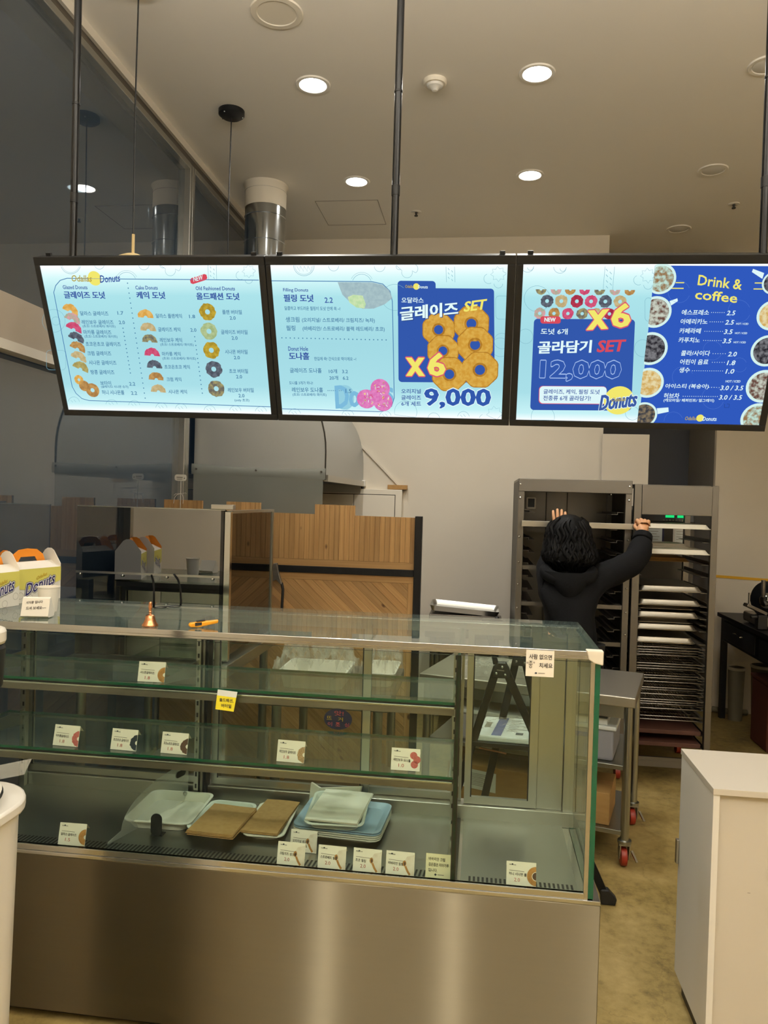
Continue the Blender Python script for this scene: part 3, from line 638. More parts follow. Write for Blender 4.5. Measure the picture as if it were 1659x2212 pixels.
# printed matter of the menu sheets, millimetres from the top left corner of the board
BOARD=[
('S',[(733.5,70.8),(294.4,67.5),(101.3,65.1),(76.9,71.5),(58.0,87.8),(46.9,108.9),(47.3,420.2),(56.4,443.7),(74.8,462.0),(98.3,468.1),(737.1,476.8)],2.2,'line',0,2),
('T','Odallas', 116.7, 65.2, 185.7, 65.8, 20.4,'gold', 1, 3, 0.25),
('disc',195.0,65.4,22.4,'yellow',2),
('T','Donuts', 211.3, 67.8, 280.9, 63.7, 23.1,'navy', 1, 4, 0.2),
('P',[(510.9,70.1),(516.6,64.6),(559.8,52.3),(566.8,54.6),(568.1,65.1),(562.5,70.5),(519.2,82.9),(512.2,80.1)],'red',2),
('T','NEW', 522.5, 68.3, 553.8, 61.3, 15.4,'paper', 1, 3, 0),
('T','Glazed Donuts', 81.4, 92.6, 165.3, 93.1, 12.2,'navy', 1, 3, 0),
('T','Cake Donuts', 327.0, 93.7, 401.4, 94.1, 12.0,'navy', 1, 3, 0),
('T','Old Fashioned Donuts', 526.1, 95.4, 654.1, 96.2, 11.9,'navy', 1, 3, 0),
('T','글레이즈 도넛', 80.7, 116.7, 220.4, 117.4, 22.7,'navy', 2, 3, 0),
('T','케익 도넛', 326.9, 117.0, 422.6, 117.5, 22.4,'navy', 2, 3, 0),
('T','올드패션 도넛', 525.6, 119.8, 665.9, 120.5, 22.2,'navy', 2, 3, 0),
('T','달라스 글레이즈', 124.5, 175.2, 221.6, 175.4, 14.4,'blue', 1, 3, 0),
('T','레인보우 글레이즈', 124.4, 203.3, 233.9, 203.3, 14.6,'blue', 1, 3, 0),
('T','(초코/ 스트로베리/ 화이트)', 125.0, 216.9, 238.8, 216.9, 10.7,'blue', 1, 3, 0),
('T','마카롱 글레이즈', 124.0, 236.0, 221.0, 235.9, 14.7,'blue', 1, 3, 0),
('T','(초코/ 스트로베리/ 화이트)', 125.0, 250.3, 239.5, 250.1, 10.8,'blue', 1, 3, 0),
('T','초코온초코 글레이즈', 124.1, 274.6, 246.4, 274.3, 14.9,'blue', 1, 3, 0),
('T','크럼 글레이즈', 124.2, 305.7, 208.0, 305.3, 15.1,'blue', 1, 3, 0),
('T','시나몬 글레이즈', 123.7, 337.0, 220.7, 336.4, 15.2,'blue', 1, 3, 0),
('T','땅콩 글레이즈', 123.6, 369.2, 207.8, 368.5, 15.4,'blue', 1, 3, 0),
('T','보타이', 151.4, 406.1, 189.7, 405.7, 14.5,'blue', 1, 3, 0),
('T','(글레이즈/ 시나몬 슈가)', 151.8, 419.1, 249.2, 418.1, 11.4,'blue', 1, 3, 0),
('T','허니 시나몬롤', 151.0, 438.4, 231.0, 437.5, 15.7,'blue', 1, 3, 0),
('T','달라스 플랜케익', 382.1, 181.9, 469.2, 182.0, 14.3,'blue', 1, 3, 0),
('T','글레이즈 케익', 383.0, 225.1, 458.0, 225.1, 14.5,'blue', 1, 3, 0),
('T','레인보우 케익', 383.7, 259.2, 459.1, 259.0, 14.6,'blue', 1, 3, 0),
('T','(초코/ 스트로베리/ 화이트)', 383.1, 274.4, 496.5, 274.0, 10.8,'blue', 1, 3, 0),
('T','마카롱 케익', 384.5, 304.5, 448.1, 304.2, 13.9,'blue', 1, 3, 0),
('T','(초코/ 스트로베리/ 화이트)', 383.8, 319.9, 498.6, 319.3, 11.0,'blue', 1, 3, 0),
('T','초코온초코 케익', 386.2, 347.5, 473.6, 346.9, 14.1,'blue', 1, 3, 0),
('T','크럼 케익', 387.6, 389.5, 439.0, 389.0, 14.3,'blue', 1, 3, 0),
('T','시나몬 케익', 388.1, 431.6, 452.5, 430.9, 14.5,'blue', 1, 3, 0),
('T','플랜 버터밀', 604.8, 168.6, 669.1, 168.8, 14.1,'blue', 1, 3, 0),
('T','글레이즈 버터밀', 593.5, 231.7, 681.4, 231.6, 14.4,'blue', 1, 3, 0),
('T','시나몬 버터밀', 599.8, 295.2, 675.1, 294.8, 14.7,'blue', 1, 3, 0),
('T','초코 버터밀', 606.4, 358.4, 670.2, 357.9, 15.0,'blue', 1, 3, 0),
('T','레인보우 버터밀', 595.2, 422.1, 683.3, 421.2, 15.3,'blue', 1, 3, 0),
('T','(only 초코)', 614.4, 456.8, 665.2, 456.1, 11.3,'blue', 1, 3, 0),
('T','1.7', 252.9, 173.5, 273.4, 173.6, 11.5,'blue', 1, 3, 0),
('T','2.0', 252.5, 203.3, 273.2, 203.4, 11.6,'blue', 1, 3, 0),
('T','2.2', 253.7, 407.2, 275.0, 407.0, 12.4,'blue', 1, 3, 0),
('T','2.2', 255.0, 438.8, 276.4, 438.6, 12.5,'blue', 1, 3, 0),
('T','1.8', 493.2, 183.0, 513.3, 183.1, 11.4,'blue', 1, 3, 0),
('T','2.0', 491.8, 226.0, 512.1, 226.0, 11.5,'blue', 1, 3, 0),
('T','2.0', 627.2, 187.0, 647.0, 187.0, 11.3,'blue', 1, 3, 0),
('T','2.0', 626.7, 250.4, 646.7, 250.4, 11.6,'blue', 1, 3, 0),
('T','2.0', 627.3, 313.7, 647.6, 313.6, 11.8,'blue', 1, 3, 0),
('T','2.0', 628.1, 376.8, 648.6, 376.6, 12.1,'blue', 1, 3, 0),
('T','2.0', 629.5, 440.7, 650.2, 440.4, 12.3,'blue', 1, 3, 0),
('disc',303.0,80.1,2.0,'blue',2),
('disc',302.9,95.5,2.0,'blue',2),
('disc',302.9,110.9,2.0,'blue',2),
('disc',302.9,126.5,2.0,'blue',2),
('disc',302.8,142.1,2.0,'blue',2),
('disc',302.8,157.8,2.0,'blue',2),
('disc',302.8,173.6,2.0,'blue',2),
('disc',302.7,189.5,2.1,'blue',2),
('disc',302.7,205.5,2.1,'blue',2),
('disc',302.7,221.5,2.1,'blue',2),
('disc',302.6,237.7,2.1,'blue',2),
('disc',302.6,253.9,2.1,'blue',2),
('disc',302.6,270.2,2.1,'blue',2),
('disc',302.5,286.6,2.1,'blue',2),
('disc',302.5,303.1,2.1,'blue',2),
('disc',302.5,319.7,2.1,'blue',2),
('disc',302.4,336.3,2.1,'blue',2),
('disc',302.4,353.1,2.1,'blue',2),
('disc',302.4,369.9,2.1,'blue',2),
('disc',302.3,386.8,2.1,'blue',2),
('disc',302.3,403.9,2.1,'blue',2),
('disc',302.3,421.0,2.1,'blue',2),
('disc',302.2,438.2,2.1,'blue',2),
('disc',302.2,455.5,2.1,'blue',2),
('disc',263.3,222.2,2.1,'blue',2),
('disc',263.4,235.4,2.1,'blue',2),
('disc',263.5,248.6,2.1,'blue',2),
('disc',263.5,261.9,2.1,'blue',2),
('disc',263.6,275.2,2.1,'blue',2),
('disc',263.7,288.6,2.1,'blue',2),
('disc',263.7,302.0,2.1,'blue',2),
('disc',263.8,315.5,2.1,'blue',2),
('disc',263.8,329.1,2.1,'blue',2),
('disc',263.9,342.7,2.1,'blue',2),
('disc',264.0,356.4,2.1,'blue',2),
('disc',264.0,370.1,2.1,'blue',2),
('disc',503.3,247.7,2.0,'blue',2),
('disc',503.5,261.7,2.0,'blue',2),
('disc',503.7,275.7,2.0,'blue',2),
('disc',503.8,289.9,2.0,'blue',2),
('disc',504.0,304.0,2.0,'blue',2),
('disc',504.2,318.3,2.1,'blue',2),
('disc',504.3,332.6,2.1,'blue',2),
('disc',504.5,346.9,2.1,'blue',2),
('disc',504.6,361.4,2.1,'blue',2),
('disc',504.8,375.9,2.1,'blue',2),
('disc',505.0,390.5,2.1,'blue',2),
('disc',505.1,405.1,2.1,'blue',2),
('disc',505.3,419.8,2.1,'blue',2),
('disc',505.5,434.6,2.1,'blue',2),
('half',90.6,172.2,27.2,'glaze',25,2),
('half',91.4,200.3,27.3,'rain',25,2),
('half',90.9,229.7,27.4,'pink',25,2),
('half',91.9,262.8,27.6,'choc',25,2),
('half',91.2,294.3,27.7,'crumb',25,2),
('half',88.1,327.1,27.9,'cinn',25,2),
('half',88.5,361.3,28.0,'nut',25,2),
('half',346.5,188.0,26.5,'glaze',3,2),
('half',348.9,230.0,26.7,'cinn',3,2),
('half',348.5,267.1,25.8,'rainc',3,2),
('half',350.2,311.6,27.1,'pink',3,2),
('half',351.5,352.2,27.2,'choc',3,2),
('half',351.4,392.4,26.4,'crumb',3,2),
('half',352.8,434.1,26.5,'cinn',3,2),
('ring',556.1,168.5,26.9,'old',1,2),
('ring',553.5,229.8,27.2,'sugar',1,2),
('ring',554.1,290.9,27.4,'old',1,2),
('ring',554.8,352.8,27.7,'choc',1,2),
('ring',555.7,418.5,28.0,'rainc',1,2),
('ring',76.4,396.4,16.3,'glaze',0,2),
('disc',91.5,417.1,18.5,'crumb',2),
('ring',118.7,431.5,23.9,'crumb',0,3),
('S',[(773.2,72.9),(1088.0,75.2),(1121.5,82.4),(1142.8,103.2),(1149.6,133.5),(1149.7,438.3),(1140.2,467.0),(1119.5,481.4),(1098.9,485.4),(774.8,482.6)],2.2,'line',0,2),
('T','Filling Donuts', 808.4, 101.2, 888.2, 101.7, 13.1,'navy', 1, 3, 0),
('T','필링 도넛', 808.7, 124.9, 903.1, 125.3, 22.7,'navy', 2, 3, 0),
('T','2.2', 937.9, 130.7, 964.0, 130.8, 17.0,'navy', 1, 3, 0),
('T','달콤하고 부드러운 필링이 도넛 안에 쏙 ~!', 808.9, 155.8, 986.1, 156.4, 12.4,'blue', 1, 3, 0),
('T','생크림', 809.5, 190.6, 853.8, 190.6, 16.5,'blue', 1, 3, 0),
('T','(오리지널/ 스트로베리/ 크림치즈/ 녹차)', 861.7, 192.6, 1093.6, 192.8, 16.4,'blue', 1, 3, 0),
('T','필링', 809.6, 217.3, 839.0, 217.3, 16.6,'blue', 1, 3, 0),
('T','(바베리안/ 스트로베리/ 블랙 레드베리/ 초코)', 862.1, 219.3, 1124.0, 219.2, 16.5,'blue', 1, 3, 0),
('T','한입에 쏙! 간식으로 딱이에요 ~!', 893.6, 313.9, 1030.1, 313.2, 12.0,'blue', 1, 3, 0),
('T','글레이즈 도나홀', 810.8, 353.0, 915.6, 352.2, 16.3,'blue', 1, 3, 0),
('T','10개   3.2', 939.1, 354.1, 1001.4, 353.6, 14.2,'blue', 1, 3, 0),
('T','20개   6.2', 939.6, 375.5, 1002.6, 375.0, 14.3,'blue', 1, 3, 0),
('T','도나홀 3개가 하나!', 805.3, 394.3, 884.5, 393.5, 11.4,'blue', 1, 3, 0),
('T','레인보우 도나홀', 812.7, 417.1, 916.4, 416.0, 16.7,'blue', 1, 3, 0),
('T','1.5', 990.7, 418.3, 1010.3, 418.1, 13.5,'blue', 1, 3, 0),
('T','(초코/ 스트로베리/ 화이트)', 813.6, 433.9, 927.0, 432.6, 11.5,'blue', 1, 3, 0),
('T','Donut Hole', 810.6, 282.6, 875.5, 282.4, 14.0,'navy', 1, 3, 0),
('T','도나홀', 811.5, 306.2, 877.7, 305.9, 24.2,'navy', 2, 3, 0),
('disc',792.6,248.4,2.0,'blue',2),
('disc',806.2,248.5,2.0,'blue',2),
('disc',819.8,248.7,2.0,'blue',2),
('disc',833.4,248.8,2.0,'blue',2),
('disc',846.9,249.0,2.0,'blue',2),
('disc',860.5,249.1,2.0,'blue',2),
('disc',874.0,249.3,2.0,'blue',2),
('disc',887.5,249.4,2.0,'blue',2),
('disc',901.0,249.6,2.0,'blue',2),
('disc',914.5,249.7,2.0,'blue',2),
('disc',928.0,249.8,2.0,'blue',2),
('disc',941.4,250.0,2.0,'blue',2),
('disc',954.8,250.1,2.0,'blue',2),
('disc',968.2,250.3,2.0,'blue',2),
('disc',981.6,250.4,2.0,'blue',2),
('disc',995.0,250.6,2.0,'blue',2),
('disc',1008.3,250.7,2.0,'blue',2),
('disc',1021.6,250.9,2.0,'blue',2),
('disc',1034.9,251.0,2.0,'blue',2),
('disc',1048.2,251.2,2.0,'blue',2),
('disc',1061.5,251.3,2.0,'blue',2),
('disc',1074.8,251.5,2.0,'blue',2),
('disc',1088.0,251.6,2.0,'blue',2),
('disc',1101.2,251.7,2.0,'blue',2),
('disc',1114.4,251.9,2.0,'blue',2),
('disc',1127.6,252.0,2.0,'blue',2),
('disc',932.9,417.9,1.6,'blue',2),
('disc',939.1,417.8,1.6,'blue',2),
('disc',945.4,417.8,1.6,'blue',2),
('disc',951.6,417.7,1.6,'blue',2),
('disc',957.8,417.6,1.5,'blue',2),
('disc',964.0,417.6,1.5,'blue',2),
('disc',970.2,417.5,1.5,'blue',2),
('disc',976.3,417.4,1.5,'blue',2),
('P',[(981.6,76.7),(1088.0,77.5),(1121.5,84.7),(1141.4,100.9),(1149.7,124.1),(1125.3,142.7),(1091.0,155.8),(1056.8,156.6),(1023.0,142.3),(994.7,114.0)],'flour',2),
('P',[(1011.5,121.1),(1028.8,114.2),(1057.9,116.7),(1067.0,142.5),(1061.7,155.7),(1037.3,152.8),(1015.8,137.6)],'cream',3),
('P',[(988.4,398.7),(996.3,399.7),(1003.6,402.7),(1009.8,407.6),(1014.5,413.9),(1017.3,421.4),(1018.1,429.4),(1017.4,449.2),(1016.1,457.4),(1012.7,465.0),(1007.6,471.6),(1000.9,476.8),(993.3,480.0),(985.2,481.2),(984.1,481.3),(976.1,480.3),(968.7,477.2),(962.4,472.3),(957.7,465.8),(955.0,458.2),(954.3,450.0),(955.1,430.1),(956.6,422.0),(960.0,414.5),(965.2,408.0),(971.8,403.0),(979.4,399.8),(987.4,398.7)],'pale',1),
('T','Donuts', 956.7, 440.6, 1145.9, 417.7, 77.8,'paleb', 2, 2, 0),
('disc',1104.5,407.8,31.4,'pink3',3),
('disc',1058.8,443.5,31.8,'pink3',3),
('disc',1112.3,451.7,31.6,'pink3',3),
('S',[(1091.3,394.8),(1084.6,399.6)],1.6,'yellow',0,4),
('S',[(1061.8,422.6),(1063.3,430.7)],1.6,'paper',0,4),
('S',[(1114.5,434.5),(1109.0,440.7)],1.6,'red',0,4),
('S',[(1089.2,399.4),(1088.6,407.6)],1.6,'cream',0,4),
('S',[(1058.7,444.1),(1052.9,450.3)],1.6,'gold',0,4),
('S',[(1133.0,438.8),(1129.2,446.2)],1.6,'yellow',0,4),
('S',[(1108.6,399.3),(1116.7,399.2)],1.6,'paper',0,4),
('S',[(1076.2,431.5),(1080.6,438.3)],1.6,'red',0,4),
('S',[(1128.0,450.9),(1128.6,459.2)],1.6,'cream',0,4),
('S',[(1118.5,385.2),(1113.5,391.8)],1.6,'gold',0,4),
('S',[(1056.2,422.9),(1052.0,430.2)],1.6,'yellow',0,4),
('S',[(1131.8,435.5),(1128.5,443.1)],1.6,'paper',0,4),
('S',[(1098.8,414.7),(1093.4,421.1)],1.6,'red',0,4),
('S',[(1048.9,453.7),(1044.7,461.2)],1.6,'cream',0,4),
('S',[(1118.7,460.9),(1120.4,469.0)],1.6,'gold',0,4),
('S',[(1110.9,422.0),(1118.6,424.6)],1.6,'yellow',0,4),
('S',[(1073.1,434.8),(1073.4,443.1)],1.6,'paper',0,4),
('S',[(1095.3,456.9),(1100.1,463.5)],1.6,'red',0,4),
('S',[(1120.6,394.4),(1118.9,402.5)],1.6,'cream',0,4),
('S',[(1051.2,445.9),(1057.8,450.7)],1.6,'gold',0,4),
('S',[(1102.0,459.2),(1096.1,465.2)],1.6,'yellow',0,4),
('S',[(1103.7,422.7),(1110.1,427.6)],1.6,'paper',0,4),
('S',[(1077.6,429.1),(1069.4,430.1)],1.6,'red',0,4),
('S',[(1121.4,455.7),(1113.2,456.5)],1.6,'cream',0,4),
('S',[(1112.0,419.0),(1120.0,420.3)],1.6,'gold',0,4),
('S',[(1050.6,424.0),(1057.2,428.7)],1.6,'yellow',0,4),
('S',[(1096.6,465.3),(1104.1,468.4)],1.6,'paper',0,4),
('S',[(1099.9,405.7),(1092.6,409.5)],1.6,'red',0,4),
('S',[(1074.5,449.4),(1080.8,454.5)],1.6,'cream',0,4),
('S',[(1110.0,459.7),(1118.1,460.9)],1.6,'gold',0,4),
('S',[(1113.1,398.4),(1110.7,406.3)],1.6,'yellow',0,4),
('S',[(1065.9,446.3),(1065.1,454.7)],1.6,'paper',0,4),
('S',[(1114.8,435.0),(1114.8,443.3)],1.6,'red',0,4),
('S',[(1089.9,403.1),(1088.8,411.3)],1.6,'cream',0,4),
('S',[(1066.0,438.7),(1074.2,439.2)],1.6,'gold',0,4),
('S',[(1116.6,436.4),(1110.8,442.5)],1.6,'yellow',0,4),
('S',[(1104.0,401.8),(1096.2,404.2)],1.6,'paper',0,4),
('S',[(1052.8,433.6),(1056.3,440.9)],1.6,'red',0,4),
('S',[(1112.5,430.7),(1111.2,438.9)],1.6,'cream',0,4),
('S',[(1124.4,407.2),(1118.7,413.2)],1.6,'gold',0,4),
('S',[(1079.7,454.5),(1073.8,460.6)],1.6,'yellow',0,4),
('S',[(1122.1,462.0),(1127.7,467.9)],1.6,'paper',0,4),
('S',[(1101.2,398.4),(1106.6,404.4)],1.6,'red',0,4),
('S',[(1063.5,432.0),(1060.3,439.8)],1.6,'cream',0,4),
('S',[(1115.3,431.2),(1116.7,439.3)],1.6,'gold',0,4),
('S',[(1096.0,415.3),(1103.8,417.5)],1.6,'yellow',0,4),
('P',[(1271.8,73.4),(1274.5,73.8),(1277.0,74.8),(1279.1,76.4),(1280.8,78.5),(1281.9,80.9),(1282.2,83.5),(1283.2,175.1),(1282.9,177.8),(1281.8,180.3),(1280.2,182.5),(1278.0,184.1),(1275.5,185.1),(1272.7,185.5),(1176.2,185.3),(1173.4,185.0),(1170.8,183.9),(1168.6,182.3),(1167.0,180.1),(1165.9,177.6),(1165.6,174.9),(1166.5,82.7),(1166.9,80.1),(1168.0,77.7),(1169.6,75.6),(1171.8,74.0),(1174.4,73.0),(1177.1,72.7)],'deep',1),
('P',[(1447.1,95.5),(1449.8,95.9),(1452.3,96.9),(1454.5,98.5),(1456.2,100.6),(1457.3,103.0),(1457.7,105.6),(1468.7,372.0),(1468.5,374.9),(1467.5,377.5),(1465.9,379.8),(1463.7,381.6),(1461.2,382.7),(1458.5,383.1),(1175.5,385.7),(1172.7,385.3),(1170.0,384.2),(1167.7,382.5),(1166.0,380.2),(1164.9,377.5),(1164.6,374.6),(1167.2,103.8),(1167.6,101.2),(1168.7,98.8),(1170.4,96.7),(1172.6,95.1),(1175.1,94.1),(1177.9,93.8)],'deep',2),
('T','Odallas', 1189.8, 89.3, 1216.9, 89.4, 9.2,'gold', 1, 4, 0),
('disc',1223.6,89.5,9.5,'yellow',4),
('T','Donuts', 1229.3, 90.4, 1258.7, 90.6, 9.2,'paper', 1, 5, 0),
('T','오달라스', 1177.6, 129.9, 1245.6, 130.2, 16.7,'paper', 1, 3, 0),
('T','글레이즈', 1175.8, 173.5, 1352.9, 155.2, 42.2,'shadow', 2, 6, 0),
('T','글레이즈', 1173.4, 171.6, 1350.5, 153.3, 42.2,'paper', 2, 7, 0),
('T','SET', 1368.4, 149.2, 1437.2, 140.2, 30.5,'yellow', 2, 7, 0.15),
('donut',1291.8,218.7,53.8,'gold2',3),
('donut',1392.0,199.8,57.8,'gold2',3),
('donut',1305.8,283.8,52.4,'gold2',4),
('donut',1404.9,264.1,59.3,'gold2',4),
('donut',1326.5,357.7,58.8,'gold2',5),
('donut',1421.9,342.1,61.0,'gold2',5),
('T','x', 1189.9, 335.2, 1248.4, 334.8, 58.8,'redp', 3, 11, 0),
('T','x', 1189.9, 335.2, 1248.4, 334.8, 58.8,'yellow', 2, 12, 0),
('T','6', 1259.2, 326.8, 1313.2, 326.5, 74.3,'redp', 3, 11, 0),
('T','6', 1259.2, 326.8, 1313.2, 326.5, 74.3,'yellow', 2, 12, 0),
('T','오리지널', 1172.8, 415.3, 1236.2, 414.6, 15.4,'navy', 1, 3, 0),
('T','글레이즈', 1172.6, 436.4, 1236.2, 435.7, 15.5,'navy', 1, 3, 0),
('T','6개 세트', 1172.4, 456.7, 1236.3, 455.8, 15.6,'navy', 1, 3, 0),
('T','9,000', 1247.8, 437.1, 1458.0, 434.6, 66.5,'paper', 3, 11, 0),
('T','9,000', 1247.8, 437.1, 1458.0, 434.6, 66.5,'deep', 2, 12, 0),
('P',[(1915.6,30.2),(2223.5,32.5),(2279.3,33.1),(2322.0,506.1),(1921.2,504.0)],'deep3',1),
('P',[(1865.4,183.9),(1868.2,184.3),(1870.9,185.4),(1873.3,187.2),(1875.2,189.5),(1876.5,192.2),(1877.0,195.1),(1893.5,452.5),(1893.3,455.7),(1892.3,458.7),(1890.7,461.2),(1888.4,463.2),(1885.7,464.5),(1882.7,464.9),(1595.4,468.9),(1592.3,468.6),(1589.5,467.4),(1587.0,465.4),(1585.0,462.9),(1583.8,459.9),(1583.4,456.7),(1580.3,194.8),(1580.7,191.8),(1581.8,189.1),(1583.5,186.8),(1585.9,185.0),(1588.6,183.8),(1591.5,183.5)],'deep',2),
('P',[(1801.5,388.5),(1804.5,388.9),(1807.4,390.0),(1809.9,391.9),(1811.9,394.4),(1813.2,397.3),(1813.8,400.4),(1816.2,433.7),(1816.0,436.9),(1815.0,439.8),(1813.4,442.4),(1811.1,444.3),(1808.4,445.6),(1805.5,446.0),(1620.5,448.4),(1617.4,448.0),(1614.5,446.8),(1612.0,444.9),(1610.0,442.4),(1608.8,439.4),(1608.2,436.2),(1607.1,402.5),(1607.3,399.4),(1608.4,396.4),(1610.2,393.9),(1612.5,391.9),(1615.3,390.7),(1618.3,390.3)],'redp',3),
('P',[(1801.6,389.5),(1804.6,389.9),(1807.5,391.0),(1810.0,392.9),(1812.0,395.4),(1813.3,398.3),(1813.9,401.4),(1816.1,431.7),(1815.9,434.8),(1814.9,437.8),(1813.3,440.3),(1811.0,442.3),(1808.3,443.6),(1805.4,444.0),(1622.4,446.3),(1619.3,446.0),(1616.4,444.8),(1613.9,442.8),(1612.0,440.3),(1610.7,437.3),(1610.2,434.1),(1609.1,403.5),(1609.4,400.4),(1610.4,397.4),(1612.2,394.9),(1614.6,392.9),(1617.3,391.7),(1620.3,391.2)],'white',4),
('T','글레이즈, 케익, 필링 도넛', 1621.5, 408.5, 1793.2, 406.6, 16.2,'navy', 1, 5, 0),
('T','전종류 6개 골라담기!', 1621.9, 428.9, 1767.7, 427.2, 16.3,'navy', 1, 5, 0),
('P',[(1651.1,176.1),(1653.0,176.3),(1654.9,177.1),(1656.5,178.3),(1657.8,179.8),(1658.7,181.6),(1659.1,183.6),(1659.6,190.2),(1659.5,192.1),(1658.9,193.9),(1657.8,195.5),(1656.3,196.7),(1654.6,197.4),(1652.7,197.7),(1607.5,197.7),(1605.5,197.4),(1603.7,196.6),(1602.0,195.4),(1600.7,193.9),(1599.8,192.0),(1599.5,190.1),(1599.0,183.5),(1599.2,181.5),(1599.8,179.7),(1600.9,178.2),(1602.4,177.0),(1604.1,176.2),(1606.1,176.0)],'red',3),
('T','NEW', 1611.4, 185.9, 1644.3, 185.9, 12.2,'paper', 2, 4, 0),
('T','도넛 6개', 1602.4, 221.4, 1682.6, 221.4, 18.1,'paper', 1, 3, 0),
('T','골라담기', 1597.0, 270.5, 1756.3, 265.2, 38.6,'paper', 2, 4, 0),
('T','SET', 1773.7, 265.2, 1856.3, 261.1, 36.4,'red', 2, 4, 0.12),
('T','12,000', 1608.4, 341.7, 1849.8, 340.0, 64.2,'outl', 3, 3, 0),
('T','12,000', 1608.4, 341.7, 1849.8, 340.0, 64.2,'deep', 2, 4, 0),
('T','x', 1737.6, 187.0, 1799.1, 182.4, 57.9,'redp', 3, 8, 0),
('T','x', 1737.6, 187.0, 1799.1, 182.4, 57.9,'yellow', 2, 9, 0),
('T','6', 1808.2, 171.8, 1862.2, 171.9, 71.3,'redp', 3, 8, 0),
('T','6', 1808.2, 171.8, 1862.2, 171.9, 71.3,'yellow', 2, 9, 0),
('half',1596.2,97.2,15.8,'rainc',180,2),
('half',1640.2,97.5,15.7,'rain',180,2),
('half',1681.6,97.8,15.6,'crumb',180,2),
('half',1722.9,98.0,15.5,'pink',180,2),
('half',1766.2,98.3,15.5,'rainc',180,2),
('half',1810.3,98.6,15.4,'rain',180,2),
('half',1852.3,98.9,15.3,'crumb',180,2),
('ring',1615.7,131.3,18.6,'choc',1,2),
('ring',1657.5,131.5,18.5,'cinn',1,2),
('ring',1702.8,131.7,18.4,'pinkd',1,2),
('ring',1744.2,131.9,18.3,'pink',1,2),
('ring',1785.4,132.1,18.3,'choc',1,2),
('ring',1827.8,132.3,18.2,'cinn',1,2),
('ring',1596.1,167.5,16.9,'rain',1,2),
('ring',1638.3,167.6,16.8,'crumb',1,2),
('ring',1679.3,167.7,16.7,'pink',1,2),
('ring',1721.1,167.8,16.7,'rainc',1,2),
('ring',1762.7,167.9,16.6,'cinn',1,2),
('ring',1800.5,168.0,16.5,'pinkd',1,2),
('disc',1853.3,432.2,45.3,'yellow',6),
('T','Donuts', 1796.1, 441.6, 1907.4, 425.0, 49.6,'paper', 3, 7, 0.15),
('T','Donuts', 1796.1, 441.6, 1907.4, 425.0, 49.6,'navy', 2, 8, 0.15),
('T','Odallas', 1830.5, 430.0, 1874.2, 426.4, 13.1,'gold', 1, 9, 0.2),
('T','Drink &', 2040.7, 70.4, 2164.0, 83.7, 29.1,'yellow', 1, 3, 0),
('T','coffee', 2038.1, 110.3, 2157.2, 121.7, 27.7,'yellow', 1, 3, 0),
('S',[(1979.2,77.9),(2003.1,78.1)],3,'yellow',0,2),
('S',[(1968.0,93.8),(2003.5,94.0)],3,'yellow',0,2),
('S',[(2197.7,78.7),(2223.6,78.9)],3,'yellow',0,2),
('S',[(2197.1,95.4),(2226.5,95.6)],3,'yellow',0,2),
('T','에스프레소', 2007.0, 162.2, 2083.8, 162.4, 15.5,'paper', 1, 3, 0.08),
('T','아메리카노', 2007.1, 188.8, 2083.7, 188.9, 15.6,'paper', 1, 3, 0.08),
('T','카페라떼', 2007.1, 216.1, 2068.9, 216.1, 15.8,'paper', 1, 3, 0.08),
('T','카푸치노', 2008.1, 243.3, 2069.3, 243.2, 16.0,'paper', 1, 3, 0.08),
('T','콜라/사이다', 2020.7, 282.5, 2104.0, 282.2, 16.2,'paper', 1, 3, 0.08),
('T','어린이 음료', 2021.0, 308.9, 2102.4, 308.4, 16.3,'paper', 1, 3, 0.08),
('T','생수', 2021.7, 334.0, 2052.5, 333.8, 16.5,'paper', 1, 3, 0.08),
('T','아이스티 (복숭아)', 1987.5, 385.2, 2114.6, 384.0, 16.7,'paper', 1, 3, 0.08),
('T','허브차', 1986.5, 414.6, 2032.4, 414.1, 17.0,'paper', 1, 3, 0.08),
('T','2.5', 2133.6, 163.5, 2157.8, 163.5, 13.6,'paper', 1, 3, 0.15),
('T','2.5', 2133.4, 190.4, 2158.2, 190.4, 13.7,'paper', 1, 3, 0.15),
('T','3.5', 2134.2, 218.0, 2158.7, 218.0, 13.9,'paper', 1, 3, 0.15),
('T','3.5', 2134.3, 244.9, 2159.4, 244.9, 14.0,'paper', 1, 3, 0.15),
('T','2.0', 2155.3, 283.9, 2180.5, 283.8, 14.2,'paper', 1, 3, 0.15),
('T','1.8', 2156.3, 310.1, 2180.7, 309.9, 14.3,'paper', 1, 3, 0.15),
('T','1.0', 2156.3, 336.0, 2181.3, 335.8, 14.4,'paper', 1, 3, 0.15),
('T','3.0 / 3.5', 2148.7, 387.1, 2215.5, 386.5, 14.7,'paper', 1, 3, 0.15),
('T','3.0 / 3.5', 2149.1, 416.7, 2216.3, 416.0, 14.8,'paper', 1, 3, 0.15),
('T','HOT / ICED', 2164.6, 194.5, 2199.1, 194.6, 5.5,'paper', 1, 3, 0),
('T','HOT / ICED', 2165.5, 221.7, 2200.1, 221.7, 5.5,'paper', 1, 3, 0),
('T','HOT / ICED', 2165.8, 248.6, 2200.6, 248.6, 5.6,'paper', 1, 3, 0),
('T','HOT / ICED', 2161.1, 366.5, 2203.9, 366.1, 7.3,'paper', 1, 3, 0),
('T','(캐모마일/ 페퍼민트/ 얼그레이)', 1987.5, 429.6, 2136.9, 427.8, 12.0,'paper', 1, 3, 0),
('disc',2090.9,162.4,1.1,'paper',2),
('disc',2096.8,162.4,1.1,'paper',2),
('disc',2102.7,162.5,1.1,'paper',2),
('disc',2108.6,162.5,1.1,'paper',2),
('disc',2114.5,162.5,1.1,'paper',2),
('disc',2120.4,162.5,1.1,'paper',2),
